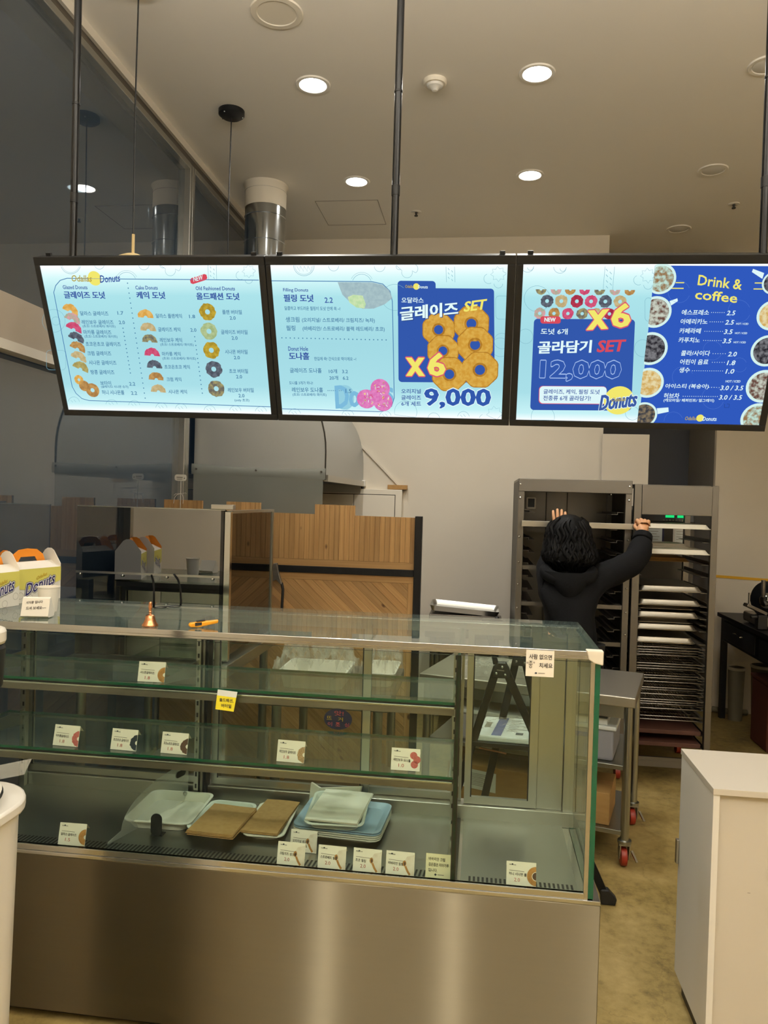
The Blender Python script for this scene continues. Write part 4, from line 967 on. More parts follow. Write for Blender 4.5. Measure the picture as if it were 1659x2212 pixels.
('disc',2126.3,162.5,1.1,'paper',2),
('disc',2090.9,189.4,1.1,'paper',2),
('disc',2096.9,189.4,1.1,'paper',2),
('disc',2102.8,189.4,1.1,'paper',2),
('disc',2108.8,189.4,1.1,'paper',2),
('disc',2114.7,189.4,1.1,'paper',2),
('disc',2120.6,189.4,1.1,'paper',2),
('disc',2126.6,189.4,1.1,'paper',2),
('disc',2079.8,217.1,1.1,'paper',2),
('disc',2086.1,217.1,1.1,'paper',2),
('disc',2092.4,217.1,1.1,'paper',2),
('disc',2098.7,217.1,1.1,'paper',2),
('disc',2105.0,217.1,1.1,'paper',2),
('disc',2111.2,217.1,1.1,'paper',2),
('disc',2117.5,217.1,1.1,'paper',2),
('disc',2123.7,217.1,1.1,'paper',2),
('disc',2130.0,217.1,1.1,'paper',2),
('disc',2080.2,244.1,1.1,'paper',2),
('disc',2086.4,244.1,1.1,'paper',2),
('disc',2092.6,244.1,1.1,'paper',2),
('disc',2098.8,244.1,1.1,'paper',2),
('disc',2105.0,244.1,1.1,'paper',2),
('disc',2111.2,244.0,1.1,'paper',2),
('disc',2117.4,244.0,1.1,'paper',2),
('disc',2123.5,244.0,1.1,'paper',2),
('disc',2129.7,244.0,1.1,'paper',2),
('disc',2112.7,283.1,1.1,'paper',2),
('disc',2119.7,283.1,1.1,'paper',2),
('disc',2126.6,283.1,1.1,'paper',2),
('disc',2133.6,283.0,1.1,'paper',2),
('disc',2140.6,283.0,1.1,'paper',2),
('disc',2147.5,283.0,1.1,'paper',2),
('disc',2114.4,309.3,1.1,'paper',2),
('disc',2121.3,309.3,1.1,'paper',2),
('disc',2128.2,309.2,1.1,'paper',2),
('disc',2135.1,309.2,1.1,'paper',2),
('disc',2142.0,309.2,1.1,'paper',2),
('disc',2148.9,309.1,1.1,'paper',2),
('disc',2060.6,335.7,1.1,'paper',2),
('disc',2066.8,335.6,1.1,'paper',2),
('disc',2073.1,335.6,1.1,'paper',2),
('disc',2079.3,335.5,1.1,'paper',2),
('disc',2085.5,335.5,1.1,'paper',2),
('disc',2091.7,335.4,1.1,'paper',2),
('disc',2097.9,335.4,1.1,'paper',2),
('disc',2104.2,335.4,1.1,'paper',2),
('disc',2110.4,335.3,1.1,'paper',2),
('disc',2116.6,335.3,1.1,'paper',2),
('disc',2122.8,335.2,1.1,'paper',2),
('disc',2128.9,335.2,1.1,'paper',2),
('disc',2135.1,335.1,1.1,'paper',2),
('disc',2141.3,335.1,1.1,'paper',2),
('disc',2147.5,335.1,1.1,'paper',2),
('disc',2115.9,386.4,1.2,'paper',2),
('disc',2123.3,386.4,1.2,'paper',2),
('disc',2130.6,386.3,1.2,'paper',2),
('disc',2138.0,386.2,1.1,'paper',2),
('disc',2145.3,386.2,1.1,'paper',2),
('disc',2043.9,415.4,1.2,'paper',2),
('disc',2050.2,415.4,1.2,'paper',2),
('disc',2056.5,415.3,1.2,'paper',2),
('disc',2062.7,415.2,1.2,'paper',2),
('disc',2069.0,415.1,1.2,'paper',2),
('disc',2075.3,415.1,1.2,'paper',2),
('disc',2081.6,415.0,1.2,'paper',2),
('disc',2087.9,414.9,1.2,'paper',2),
('disc',2094.1,414.9,1.2,'paper',2),
('disc',2100.4,414.8,1.2,'paper',2),
('disc',2106.7,414.7,1.2,'paper',2),
('disc',2112.9,414.7,1.2,'paper',2),
('disc',2119.2,414.6,1.2,'paper',2),
('disc',2125.4,414.5,1.2,'paper',2),
('disc',2131.7,414.4,1.2,'paper',2),
('disc',2137.9,414.4,1.2,'paper',2),
('disc',2144.1,414.3,1.2,'paper',2),
('S',[(2169.0,437.4),(2169.8,448.4),(2176.3,448.3)],1.2,'shadow',0,2),
('S',[(2175.5,437.3),(2182.9,437.2),(2182.8,448.2),(2177.2,448.3)],1.2,'shadow',0,2),
('T','Odallas', 2058.6, 485.4, 2093.9, 484.8, 12.2,'gold', 1, 3, 0.2),
('disc',2103.2,483.7,11.3,'yellow',2),
('T','Donuts', 2111.0, 485.6, 2152.2, 485.0, 13.2,'paper', 1, 4, 0),
('cup',1935.8,67.3,43.4,'late',3),
('cup',1931.9,162.0,46.0,'mocha',3),
('cup',1930.5,270.4,49.6,'beans',3),
('cup',1934.7,375.3,46.8,'latte',3),
('cup',1933.4,477.0,40.5,'coffee',3),
('cup',2249.3,78.6,32.1,'beans',3),
('cup',2261.4,169.7,43.5,'latte',3),
('cup',2264.5,273.2,46.5,'beans',3),
('cup',2272.3,380.5,50.5,'mocha',3),
('cup',2271.6,482.1,49.6,'late',3),
('P',[(1968.3,130.2),(1989.6,122.2),(1992.0,130.3),(1974.4,142.9)],'white',2),
('P',[(1970.3,455.1),(2004.5,451.6),(2007.2,465.7),(1975.0,473.8)],'white',2),
('P',[(2218.7,51.4),(2186.8,39.9),(2184.8,48.5),(2216.4,67.5)],'white',2),
('S',[(156.4,21.3),(154.2,28.0),(150.5,34.4),(145.4,40.1),(139.2,44.9),(132.1,48.4),(124.6,50.6),(116.9,51.3),(109.5,50.5),(102.8,48.2),(97.1,44.5),(92.8,39.6),(89.9,33.8),(88.7,27.4),(89.2,20.6)],1.2,'dood',0,1),
('S',[(152.3,21.3),(150.4,27.2),(147.2,32.8),(142.7,37.8),(137.2,42.0),(131.0,45.1),(124.3,47.0),(117.6,47.6),(111.2,46.9),(105.3,44.9),(100.3,41.6),(96.4,37.4),(93.9,32.3),(92.8,26.6),(93.3,20.7)],0.8,'dood',0,1),
('S',[(99.5,23.0),(105.6,38.3),(110.7,23.2)],1,'dood',0,1),
('S',[(111.7,23.2),(117.9,38.4),(122.9,23.3)],1,'dood',0,1),
('S',[(123.9,23.3),(130.1,38.5),(135.1,23.4)],1,'dood',0,1),
('S',[(136.1,23.4),(142.4,38.6),(147.3,23.5)],1,'dood',0,1),
('S',[(235.0,23.0),(234.0,26.2),(232.2,29.3),(229.8,32.1),(226.9,34.3),(223.5,36.1),(219.9,37.1),(216.2,37.4),(212.7,37.0),(209.5,35.9),(206.7,34.2),(204.6,31.8),(203.2,29.0),(202.5,25.9),(202.7,22.7)],1,'dood',0,1),
('S',[(383.2,24.5),(382.3,27.9),(380.5,31.1),(378.1,34.0),(375.0,36.4),(371.6,38.2),(367.8,39.3),(364.0,39.7),(360.3,39.3),(356.9,38.1),(354.0,36.2),(351.7,33.8),(350.1,30.8),(349.3,27.5),(349.5,24.1)],1,'dood',0,1),
('S',[(272.9,65.4),(276.0,60.9),(279.8,56.9),(284.2,53.4),(289.2,50.6),(294.4,48.6),(299.9,47.3),(305.3,46.9),(310.7,47.4),(315.7,48.7),(320.3,50.9),(324.2,53.7),(327.5,57.3),(330.0,61.4),(331.6,65.9)],1.2,'dood',0,1),
('S',[(269.3,60.8),(273.1,56.0),(277.6,51.7),(282.7,48.1),(288.2,45.2),(294.1,43.1),(300.2,41.8),(306.2,41.5),(312.1,42.0),(317.7,43.3),(322.9,45.5),(327.5,48.5),(331.4,52.2),(334.5,56.5),(336.7,61.3)],0.8,'dood',0,1),
('S',[(432.0,32.8),(430.4,33.4),(428.6,33.8),(426.9,33.9),(425.2,33.8),(423.6,33.3),(422.1,32.7),(420.8,31.7),(419.8,30.6),(419.0,29.3),(418.5,27.9),(418.2,26.4),(418.3,24.8),(418.7,23.2),(419.3,21.7),(435.4,36.9),(433.9,41.0),(433.6,45.2),(434.5,49.2),(436.7,52.7),(439.9,55.4),(443.8,57.1),(448.3,57.7),(453.0,57.2),(457.4,55.5),(461.3,52.9),(464.4,49.5),(466.5,45.5),(467.3,41.3),(466.9,37.2),(477.5,43.0),(479.5,41.9),(481.3,40.5),(482.8,38.9),(484.2,37.2),(485.2,35.3),(486.0,33.3),(486.4,31.3),(486.5,29.3),(486.3,27.3),(485.7,25.5),(484.8,23.7),(483.7,22.1),(482.2,20.7),(480.6,19.6)],1,'dood',0,1),
('S',[(575.1,25.4),(571.3,70.5)],1,'dood',0,1),
('S',[(601.7,25.7),(597.7,70.7)],1,'dood',0,1),
('S',[(580.9,30.0),(584.1,35.4)],1.4,'dood',0,1),
('S',[(590.8,36.4),(594.1,41.8)],1.4,'dood',0,1),
('S',[(579.4,42.5),(582.7,48.0)],1.4,'dood',0,1),
('S',[(589.4,48.9),(592.7,54.4)],1.4,'dood',0,1),
('S',[(578.0,55.2),(581.3,60.6)],1.4,'dood',0,1),
('S',[(588.0,61.6),(591.3,67.0)],1.4,'dood',0,1),
('S',[(911.5,27.9),(910.3,34.6),(907.6,41.0),(903.4,46.7),(898.0,51.5),(891.7,55.0),(884.8,57.2),(877.5,57.9),(870.4,57.1),(863.6,54.8),(857.7,51.1),(852.9,46.3),(849.4,40.5),(847.5,34.0),(847.1,27.3)],1.2,'dood',0,1),
('S',[(907.6,27.9),(906.6,33.8),(904.2,39.4),(900.5,44.4),(895.8,48.6),(890.2,51.7),(884.1,53.6),(877.7,54.2),(871.4,53.5),(865.6,51.5),(860.4,48.2),(856.1,44.0),(853.1,38.9),(851.4,33.3),(851.0,27.3)],0.8,'dood',0,1),
('S',[(857.2,29.7),(865.1,44.9),(868.0,29.8)],1,'dood',0,1),
('S',[(869.0,29.8),(876.8,45.0),(879.7,29.9)],1,'dood',0,1),
('S',[(880.7,29.9),(888.6,45.1),(891.4,30.0)],1,'dood',0,1),
('S',[(892.4,30.0),(900.3,45.2),(903.1,30.1)],1,'dood',0,1),
('S',[(987.0,29.6),(986.4,32.8),(985.2,35.9),(983.2,38.6),(980.7,40.9),(977.7,42.6),(974.3,43.7),(970.9,44.0),(967.4,43.6),(964.2,42.5),(961.3,40.8),(959.0,38.4),(957.3,35.6),(956.3,32.5),(956.1,29.3)],1,'dood',0,1),
('S',[(1129.1,31.0),(1128.6,34.4),(1127.4,37.6),(1125.4,40.5),(1122.8,43.0),(1119.7,44.8),(1116.2,45.9),(1112.6,46.2),(1109.0,45.8),(1105.6,44.6),(1102.6,42.8),(1100.1,40.3),(1098.2,37.4),(1097.1,34.1),(1096.7,30.7)],1,'dood',0,1),
('S',[(1028.7,71.9),(1031.1,67.5),(1034.2,63.4),(1038.0,59.9),(1042.3,57.1),(1047.1,55.1),(1052.2,53.9),(1057.4,53.5),(1062.5,53.9),(1067.5,55.3),(1072.2,57.4),(1076.3,60.3),(1079.9,63.8),(1082.8,67.9),(1084.9,72.4)],1.2,'dood',0,1),
('S',[(1024.6,67.3),(1027.6,62.5),(1031.4,58.3),(1035.8,54.7),(1040.8,51.8),(1046.2,49.7),(1051.8,48.4),(1057.5,48.0),(1063.3,48.5),(1068.8,49.9),(1074.0,52.1),(1078.8,55.0),(1083.0,58.7),(1086.5,63.0),(1089.2,67.8)],0.8,'dood',0,1),
('S',[(1176.9,39.3),(1175.4,39.9),(1173.8,40.3),(1172.1,40.4),(1170.5,40.3),(1168.9,39.9),(1167.4,39.2),(1166.1,38.3),(1164.9,37.1),(1164.0,35.9),(1163.3,34.4),(1162.9,32.9),(1162.7,31.3),(1162.9,29.8),(1163.4,28.3),(1180.6,43.4),(1179.7,47.5),(1179.9,51.7),(1181.4,55.7),(1183.9,59.2),(1187.3,61.9),(1191.3,63.6),(1195.7,64.2),(1200.0,63.7),(1204.1,62.0),(1207.5,59.4),(1210.0,55.9),(1211.5,52.0),(1211.8,47.8),(1210.8,43.7),(1221.7,49.5),(1223.5,48.3),(1225.0,47.0),(1226.3,45.4),(1227.4,43.7),(1228.1,41.8),(1228.6,39.8),(1228.8,37.8),(1228.6,35.8),(1228.1,33.8),(1227.4,32.0),(1226.3,30.2),(1225.0,28.6),(1223.5,27.2),(1221.7,26.1)],1,'dood',0,1),
('S',[(1312.9,31.9),(1315.1,76.9)],1,'dood',0,1),
('S',[(1338.5,32.2),(1340.4,77.1)],1,'dood',0,1),
('S',[(1319.1,36.5),(1322.9,41.9)],1.4,'dood',0,1),
('S',[(1329.4,42.8),(1333.3,48.2)],1.4,'dood',0,1),
('S',[(1319.3,49.0),(1323.1,54.4)],1.4,'dood',0,1),
('S',[(1329.7,55.4),(1333.5,60.8)],1.4,'dood',0,1),
('S',[(1319.5,61.6),(1323.3,67.0)],1.4,'dood',0,1),
('S',[(1329.9,68.0),(1333.7,73.4)],1.4,'dood',0,1),
('S',[(725.1,44.7),(716.9,49.8),(717.9,58.6),(708.5,57.2),(702.5,64.6),(697.4,57.5),(687.8,59.4),(689.8,50.5),(682.0,45.8),(690.0,40.2),(688.4,31.5),(697.8,32.4),(703.2,24.7),(708.9,31.4),(718.3,28.9),(717.1,37.8),(725.2,42.0)],1,'dood',1,1),
('S',[(681.2,67.9),(678.1,69.0),(674.9,69.5),(671.8,69.3),(668.8,68.3),(666.2,66.8),(664.1,64.7),(662.7,62.1),(662.0,59.3),(662.0,56.3),(662.8,53.4),(664.3,50.6),(666.4,48.2),(669.0,46.3),(672.0,45.0)],1,'dood',0,1),
('S',[(713.5,69.8),(712.9,72.3),(711.8,74.7),(710.2,76.9),(708.1,78.7),(705.7,80.0),(703.0,80.8),(700.3,81.1),(697.6,80.8),(695.1,79.9),(692.9,78.5),(691.1,76.7),(689.9,74.6),(689.2,72.1),(689.1,69.6)],1,'dood',0,1),
('S',[(1491.2,53.7),(1483.2,59.3),(1485.6,69.0),(1475.5,67.4),(1470.2,75.7),(1463.7,67.7),(1453.9,69.8),(1454.6,60.0),(1445.8,54.8),(1453.4,48.6),(1450.4,39.1),(1460.5,40.0),(1465.1,31.5),(1472.1,38.9),(1481.7,36.2),(1481.7,46.0),(1490.9,50.6)],1,'dood',1,1),
('S',[(1448.1,79.2),(1445.0,80.5),(1441.7,81.0),(1438.3,80.8),(1435.1,79.7),(1432.1,78.0),(1429.6,75.7),(1427.7,72.9),(1426.5,69.7),(1426.1,66.4),(1426.5,63.2),(1427.7,60.2),(1429.6,57.5),(1432.1,55.4),(1435.1,54.0)],1,'dood',0,1),
('S',[(1482.5,81.3),(1482.3,84.1),(1481.5,86.8),(1480.1,89.2),(1478.1,91.1),(1475.8,92.6),(1473.1,93.5),(1470.2,93.8),(1467.3,93.5),(1464.6,92.5),(1462.1,91.0),(1459.9,89.0),(1458.3,86.6),(1457.2,83.9),(1456.8,81.1)],1,'dood',0,1),
('S',[(1498.5,485.3),(1489.3,492.5),(1492.0,504.4),(1480.4,502.8),(1474.4,513.1),(1467.0,503.5),(1455.7,506.4),(1456.6,494.2),(1446.4,488.0),(1455.1,480.2),(1451.7,468.5),(1463.3,469.3),(1468.6,458.7),(1476.6,467.7),(1487.5,464.1),(1487.5,476.1),(1498.1,481.5)],1,'dood',1,1),
('S',[(1449.1,518.1),(1445.5,519.8),(1441.7,520.6),(1437.8,520.3),(1434.1,519.2),(1430.7,517.1),(1427.8,514.3),(1425.6,510.9),(1424.3,507.0),(1423.8,503.0),(1424.3,498.9),(1425.7,495.2),(1427.8,491.9),(1430.7,489.2),(1434.1,487.3)],1,'dood',0,1),
('S',[(1488.6,519.8),(1488.4,523.3),(1487.4,526.6),(1485.8,529.5),(1483.5,532.1),(1480.8,534.0),(1477.7,535.2),(1474.4,535.6),(1471.1,535.3),(1468.0,534.2),(1465.1,532.4),(1462.6,529.9),(1460.7,527.0),(1459.5,523.7),(1459.0,520.3)],1,'dood',0,1),
('S',[(1920.4,58.3),(1913.4,63.8),(1916.3,73.1),(1906.7,71.6),(1902.4,79.5),(1895.7,71.9),(1886.6,73.9),(1886.6,64.5),(1877.9,59.5),(1884.6,53.5),(1881.1,44.4),(1890.7,45.2),(1894.3,37.1),(1901.5,44.2),(1910.2,41.6),(1910.9,51.0),(1919.9,55.4)],1,'dood',1,1),
('S',[(1881.9,82.9),(1879.2,84.1),(1876.1,84.7),(1872.9,84.4),(1869.7,83.4),(1866.8,81.8),(1864.3,79.5),(1862.3,76.8),(1861.0,73.8),(1860.4,70.7),(1860.5,67.5),(1861.4,64.6),(1863.0,62.1),(1865.2,60.1),(1867.9,58.7)],1,'dood',0,1),
('S',[(1914.4,84.9),(1914.4,87.6),(1913.8,90.2),(1912.6,92.5),(1911.0,94.4),(1908.8,95.8),(1906.4,96.7),(1903.7,97.0),(1901.0,96.6),(1898.3,95.7),(1895.9,94.3),(1893.7,92.3),(1892.0,90.0),(1890.8,87.5),(1890.2,84.8)],1,'dood',0,1),
('S',[(67.2,200.3),(64.2,209.2),(59.2,217.5),(52.2,224.9),(43.7,230.9),(34.3,235.1),(24.4,237.3),(14.7,237.4),(5.7,235.3),(-2.1,231.1),(-8.2,225.2),(-12.2,217.8),(-14.0,209.4),(-13.3,200.6),(-10.3,191.7),(-5.2,183.3),(1.7,176.0),(10.1,170.1),(19.5,165.9),(29.3,163.7),(38.9,163.6),(47.8,165.6),(55.6,169.6),(61.7,175.4),(65.8,182.6),(67.7,190.8),(67.3,199.7)],1,'dood',1,1),
('S',[(49.8,200.3),(48.7,203.6),(46.8,206.6),(44.2,209.3),(41.1,211.5),(37.7,213.1),(34.0,213.9),(30.5,213.9),(27.2,213.1),(24.3,211.6),(22.1,209.4),(20.6,206.7),(19.9,203.6),(20.1,200.4),(21.2,197.1),(23.1,194.0),(25.6,191.3),(28.7,189.1),(32.2,187.6),(35.8,186.8),(39.3,186.7),(42.6,187.5),(45.5,188.9),(47.8,191.1),(49.3,193.7),(50.0,196.8),(49.8,200.0)],1,'dood',1,1),
('S',[(1197.3,122.1),(1196.1,131.4),(1192.6,140.2),(1187.1,147.9),(1179.7,154.2),(1171.1,158.6),(1161.6,160.9),(1151.8,160.9),(1142.3,158.6),(1133.7,154.2),(1126.4,147.9),(1120.9,140.2),(1117.5,131.3),(1116.5,122.0),(1117.7,112.7),(1121.2,103.9),(1126.8,96.2),(1134.1,90.0),(1142.7,85.6),(1152.1,83.4),(1161.7,83.3),(1171.1,85.5),(1179.6,89.7),(1186.9,95.8),(1192.5,103.4),(1196.0,112.1),(1197.3,121.4)],1,'dood',1,1),
('S',[(1222.6,484.2),(1221.6,493.2),(1218.4,501.8),(1213.4,509.4),(1206.8,515.5),(1199.0,520.0),(1190.3,522.3),(1181.5,522.5),(1172.8,520.5),(1165.0,516.4),(1158.3,510.5),(1153.3,503.1),(1150.2,494.6),(1149.2,485.6),(1150.3,476.5),(1153.4,468.0),(1158.4,460.4),(1165.0,454.3),(1172.8,449.9),(1181.3,447.5),(1190.1,447.3),(1198.6,449.2),(1206.4,453.2),(1213.1,459.0),(1218.2,466.2),(1221.4,474.6),(1222.6,483.5)],1,'dood',1,1),
('S',[(1624.5,124.9),(1624.1,133.9),(1621.4,142.4),(1616.7,150.0),(1610.2,156.0),(1602.4,160.3),(1593.5,162.5),(1584.3,162.5),(1575.1,160.3),(1566.7,156.1),(1559.3,150.0),(1553.6,142.5),(1549.7,133.9),(1548.0,124.8),(1548.5,115.8),(1551.2,107.3),(1555.9,99.8),(1562.4,93.8),(1570.2,89.6),(1578.9,87.4),(1588.0,87.3),(1597.1,89.4),(1605.5,93.5),(1612.8,99.5),(1618.6,106.8),(1622.6,115.2),(1624.5,124.2)],1,'dood',1,1),
('S',[(1661.1,491.4),(1660.7,500.7),(1658.2,509.4),(1653.8,517.2),(1647.6,523.5),(1640.1,528.1),(1631.7,530.5),(1622.8,530.7),(1614.1,528.6),(1605.9,524.4),(1598.8,518.4),(1593.3,510.8),(1589.6,502.1),(1587.9,492.9),(1588.3,483.6),(1590.8,474.9),(1595.3,467.1),(1601.4,460.9),(1608.9,456.4),(1617.2,454.0),(1625.9,453.7),(1634.6,455.7),(1642.7,459.7),(1649.7,465.6),(1655.4,473.1),(1659.2,481.6),(1661.1,490.7)],1,'dood',1,1),
('S',[(1510.3,251.9),(1509.9,257.6),(1508.1,263.0),(1505.1,267.7),(1501.1,271.6),(1496.1,274.3),(1490.6,275.7),(1484.9,275.7),(1479.3,274.4),(1474.1,271.8),(1469.6,268.0),(1466.1,263.3),(1463.8,257.9),(1462.8,252.2),(1463.2,246.5),(1465.0,241.1),(1468.0,236.3),(1472.0,232.5),(1476.9,229.8),(1482.4,228.4),(1488.1,228.3),(1493.7,229.6),(1498.8,232.1),(1503.3,235.8),(1506.9,240.5),(1509.2,245.8),(1510.3,251.5)],1,'dood',1,1),
('S',[(1511.2,271.0),(1510.8,277.9),(1508.6,284.4),(1505.0,290.2),(1500.1,294.8),(1494.2,298.1),(1487.5,299.9),(1480.6,299.9),(1473.8,298.3),(1467.6,295.1),(1462.2,290.5),(1458.0,284.8),(1455.2,278.3),(1454.1,271.4),(1454.6,264.5),(1456.7,258.0),(1460.3,252.3),(1465.2,247.7),(1471.1,244.4),(1477.6,242.7),(1484.5,242.6),(1491.2,244.1),(1497.4,247.2),(1502.8,251.7),(1507.1,257.3),(1509.9,263.7),(1511.2,270.5)],1,'dood',1,1),
('S',[(1933.1,269.5),(1933.2,275.6),(1931.7,281.4),(1928.9,286.6),(1925.0,290.7),(1920.0,293.7),(1914.3,295.2),(1908.3,295.3),(1902.3,293.8),(1896.6,291.0),(1891.6,286.9),(1887.6,281.8),(1884.7,276.0),(1883.3,269.9),(1883.2,263.7),(1884.7,257.9),(1887.4,252.8),(1891.4,248.6),(1896.3,245.7),(1901.9,244.1),(1907.9,244.1),(1913.9,245.4),(1919.5,248.2),(1924.5,252.2),(1928.6,257.2),(1931.5,262.9),(1933.1,269.0)],1,'dood',1,1),
('S',[(1579.7,236.7),(1579.3,242.0),(1577.8,247.0),(1575.1,251.4),(1571.3,255.0),(1566.8,257.5),(1561.7,258.8),(1556.4,258.8),(1551.2,257.6),(1546.4,255.1),(1542.2,251.6),(1538.9,247.2),(1536.7,242.3),(1535.7,237.0),(1536.0,231.7),(1537.6,226.7),(1540.3,222.3),(1544.0,218.8),(1548.5,216.3),(1553.6,214.9),(1558.8,214.9),(1564.0,216.0),(1568.8,218.4),(1573.0,221.9),(1576.3,226.2),(1578.6,231.1),(1579.6,236.4)],1,'dood',1,1),
('S',[(1919.4,472.1),(1919.4,477.5),(1918.2,482.6),(1915.9,487.1),(1912.5,490.8),(1908.3,493.4),(1903.5,494.8),(1898.4,494.9),(1893.3,493.7),(1888.5,491.2),(1884.3,487.7),(1880.9,483.3),(1878.5,478.3),(1877.3,472.9),(1877.3,467.5),(1878.5,462.4),(1880.8,457.9),(1884.2,454.2),(1888.4,451.6),(1893.1,450.2),(1898.1,450.1),(1903.2,451.2),(1908.0,453.6),(1912.2,457.0),(1915.6,461.4),(1918.1,466.4),(1919.4,471.7)],1,'dood',1,1),
('S',[(36.1,297.0),(39.3,297.4),(42.2,298.6),(44.5,300.5),(46.0,303.0),(46.7,305.9),(46.5,309.1),(38.2,350.8),(37.1,354.0),(35.2,357.0),(32.7,359.6),(29.6,361.6),(26.2,362.8),(22.7,363.3),(-20.8,363.6),(-24.1,363.2),(-27.0,362.0),(-29.3,360.1),(-30.9,357.5),(-31.6,354.5),(-31.3,351.3),(-22.5,309.4),(-21.4,306.2),(-19.5,303.3),(-16.9,300.8),(-13.8,298.8),(-10.4,297.6),(-7.0,297.2)],1,'dood',1,1),
('S',[(1492.5,116.7),(1495.4,117.1),(1498.2,118.2),(1500.6,119.9),(1502.4,122.2),(1503.7,124.9),(1504.2,127.7),(1506.5,174.7),(1506.3,177.6),(1505.3,180.3),(1503.6,182.6),(1501.4,184.3),(1498.7,185.5),(1495.8,185.8),(1477.0,185.8),(1474.1,185.4),(1471.3,184.3),(1468.9,182.5),(1467.0,180.2),(1465.8,177.5),(1465.3,174.6),(1463.3,127.5),(1463.6,124.7),(1464.6,122.0),(1466.2,119.8),(1468.5,118.0),(1471.1,117.0),(1474.0,116.6)],1,'dood',1,1),
('S',[(1907.0,120.9),(1909.9,121.2),(1912.6,122.3),(1915.1,124.1),(1917.0,126.3),(1918.4,129.0),(1919.2,131.8),(1924.8,178.5),(1924.8,181.4),(1924.0,184.0),(1922.6,186.3),(1920.5,188.1),(1918.0,189.2),(1915.3,189.6),(1916.6,189.6),(1913.8,189.2),(1911.0,188.1),(1908.5,186.3),(1906.5,184.0),(1905.1,181.3),(1904.4,178.5),(1898.9,131.7),(1898.9,128.9),(1899.7,126.3),(1901.1,124.0),(1903.2,122.3),(1905.6,121.2),(1908.4,120.9)],1,'dood',1,1),
('S',[(21.8,473.5),(23.7,469.6),(26.3,466.0),(29.5,462.8),(33.3,460.2),(37.3,458.2),(41.5,457.0),(45.7,456.5),(49.8,456.9),(53.5,458.0),(56.8,459.9),(59.5,462.4),(61.5,465.5),(62.7,469.1),(63.1,473.0)],1,'dood',0,1),
('S',[(32.4,468.4),(38.7,475.7)],1,'dood',0,1),
('S',[(43.9,466.1),(49.9,474.5)],1,'dood',0,1),
('S',[(157.6,479.7),(159.4,475.8),(162.0,472.2),(165.1,469.0),(168.7,466.4),(172.6,464.5),(176.8,463.2),(180.9,462.8),(184.9,463.1),(188.7,464.2),(191.9,466.1),(194.7,468.6),(196.7,471.7),(198.0,475.3),(198.4,479.1)],1,'dood',0,1),
('S',[(168.0,474.6),(174.4,481.9)],1,'dood',0,1),
('S',[(179.3,472.3),(185.4,480.7)],1,'dood',0,1),
('S',[(238.8,481.2),(240.5,477.4),(242.9,473.8),(246.0,470.6),(249.5,468.0),(253.4,466.1),(257.5,464.8),(261.6,464.4),(265.6,464.7),(269.3,465.9),(272.6,467.7),(275.4,470.2),(277.4,473.3),(278.7,476.9),(279.2,480.7)],1,'dood',0,1),
('S',[(249.0,476.1),(255.4,483.4)],1,'dood',0,1),
('S',[(260.1,473.9),(266.4,482.2)],1,'dood',0,1),
('S',[(334.6,487.8),(336.3,484.0),(338.6,480.4),(341.6,477.2),(345.1,474.6),(348.9,472.7),(353.0,471.5),(357.1,471.0),(361.0,471.4),(364.7,472.5),(368.0,474.3),(370.7,476.9),(372.8,479.9),(374.2,483.5),(374.7,487.3)],1,'dood',0,1),
('S',[(344.7,482.7),(351.1,490.0)],1,'dood',0,1),
('S',[(355.7,480.5),(362.0,488.8)],1,'dood',0,1),
('S',[(403.8,489.5),(405.4,485.6),(407.7,482.1),(410.7,478.9),(414.1,476.3),(417.9,474.4),(421.9,473.2),(425.9,472.7),(429.9,473.1),(433.6,474.2),(436.8,476.0),(439.6,478.5),(441.7,481.6),(443.1,485.1),(443.7,488.9)],1,'dood',0,1),
('S',[(413.8,484.4),(420.3,491.7)],1,'dood',0,1),
('S',[(424.7,482.2),(431.0,490.5)],1,'dood',0,1),
('S',[(504.0,493.3),(505.6,489.5),(507.8,485.9),(510.6,482.8),(514.0,480.2),(517.7,478.3),(521.7,477.1),(525.7,476.6),(529.6,476.9),(533.2,478.1),(536.5,479.9),(539.3,482.4),(541.4,485.5),(542.8,489.0),(543.5,492.8)],1,'dood',0,1),
('S',[(513.8,488.3),(520.3,495.5)],1,'dood',0,1),
('S',[(524.6,486.0),(531.0,494.3)],1,'dood',0,1),
('S',[(593.4,492.0),(594.9,488.2),(597.1,484.7),(599.8,481.6),(603.1,479.0),(606.8,477.1),(610.7,475.8),(614.6,475.4),(618.5,475.7),(622.2,476.8),(625.4,478.7),(628.2,481.2),(630.4,484.2),(631.8,487.7),(632.5,491.5)],1,'dood',0,1),
('S',[(603.0,487.0),(609.6,494.2)],1,'dood',0,1),
('S',[(613.7,484.8),(620.2,493.0)],1,'dood',0,1),
('S',[(681.8,493.4),(683.2,489.6),(685.3,486.0),(688.0,482.9),(691.2,480.4),(694.8,478.4),(698.7,477.2),(702.6,476.8),(706.4,477.1),(710.1,478.2),(713.3,480.1),(716.1,482.5),(718.3,485.6),(719.8,489.0),(720.5,492.8)],1,'dood',0,1),
('S',[(691.2,488.3),(697.9,495.5)],1,'dood',0,1),
('S',[(701.8,486.1),(708.3,494.3)],1,'dood',0,1),
('S',[(796.2,498.6),(797.6,494.7),(799.7,491.0),(802.4,487.8),(805.7,485.2),(809.3,483.2),(813.3,481.9),(817.3,481.5),(821.2,481.8),(825.0,483.0),(828.4,484.8),(831.3,487.4),(833.6,490.5),(835.2,494.1),(836.0,498.0)],1,'dood',0,1),
('S',[(805.9,493.4),(812.8,500.8)],1,'dood',0,1),
('S',[(816.6,491.1),(823.5,499.6)],1,'dood',0,1),
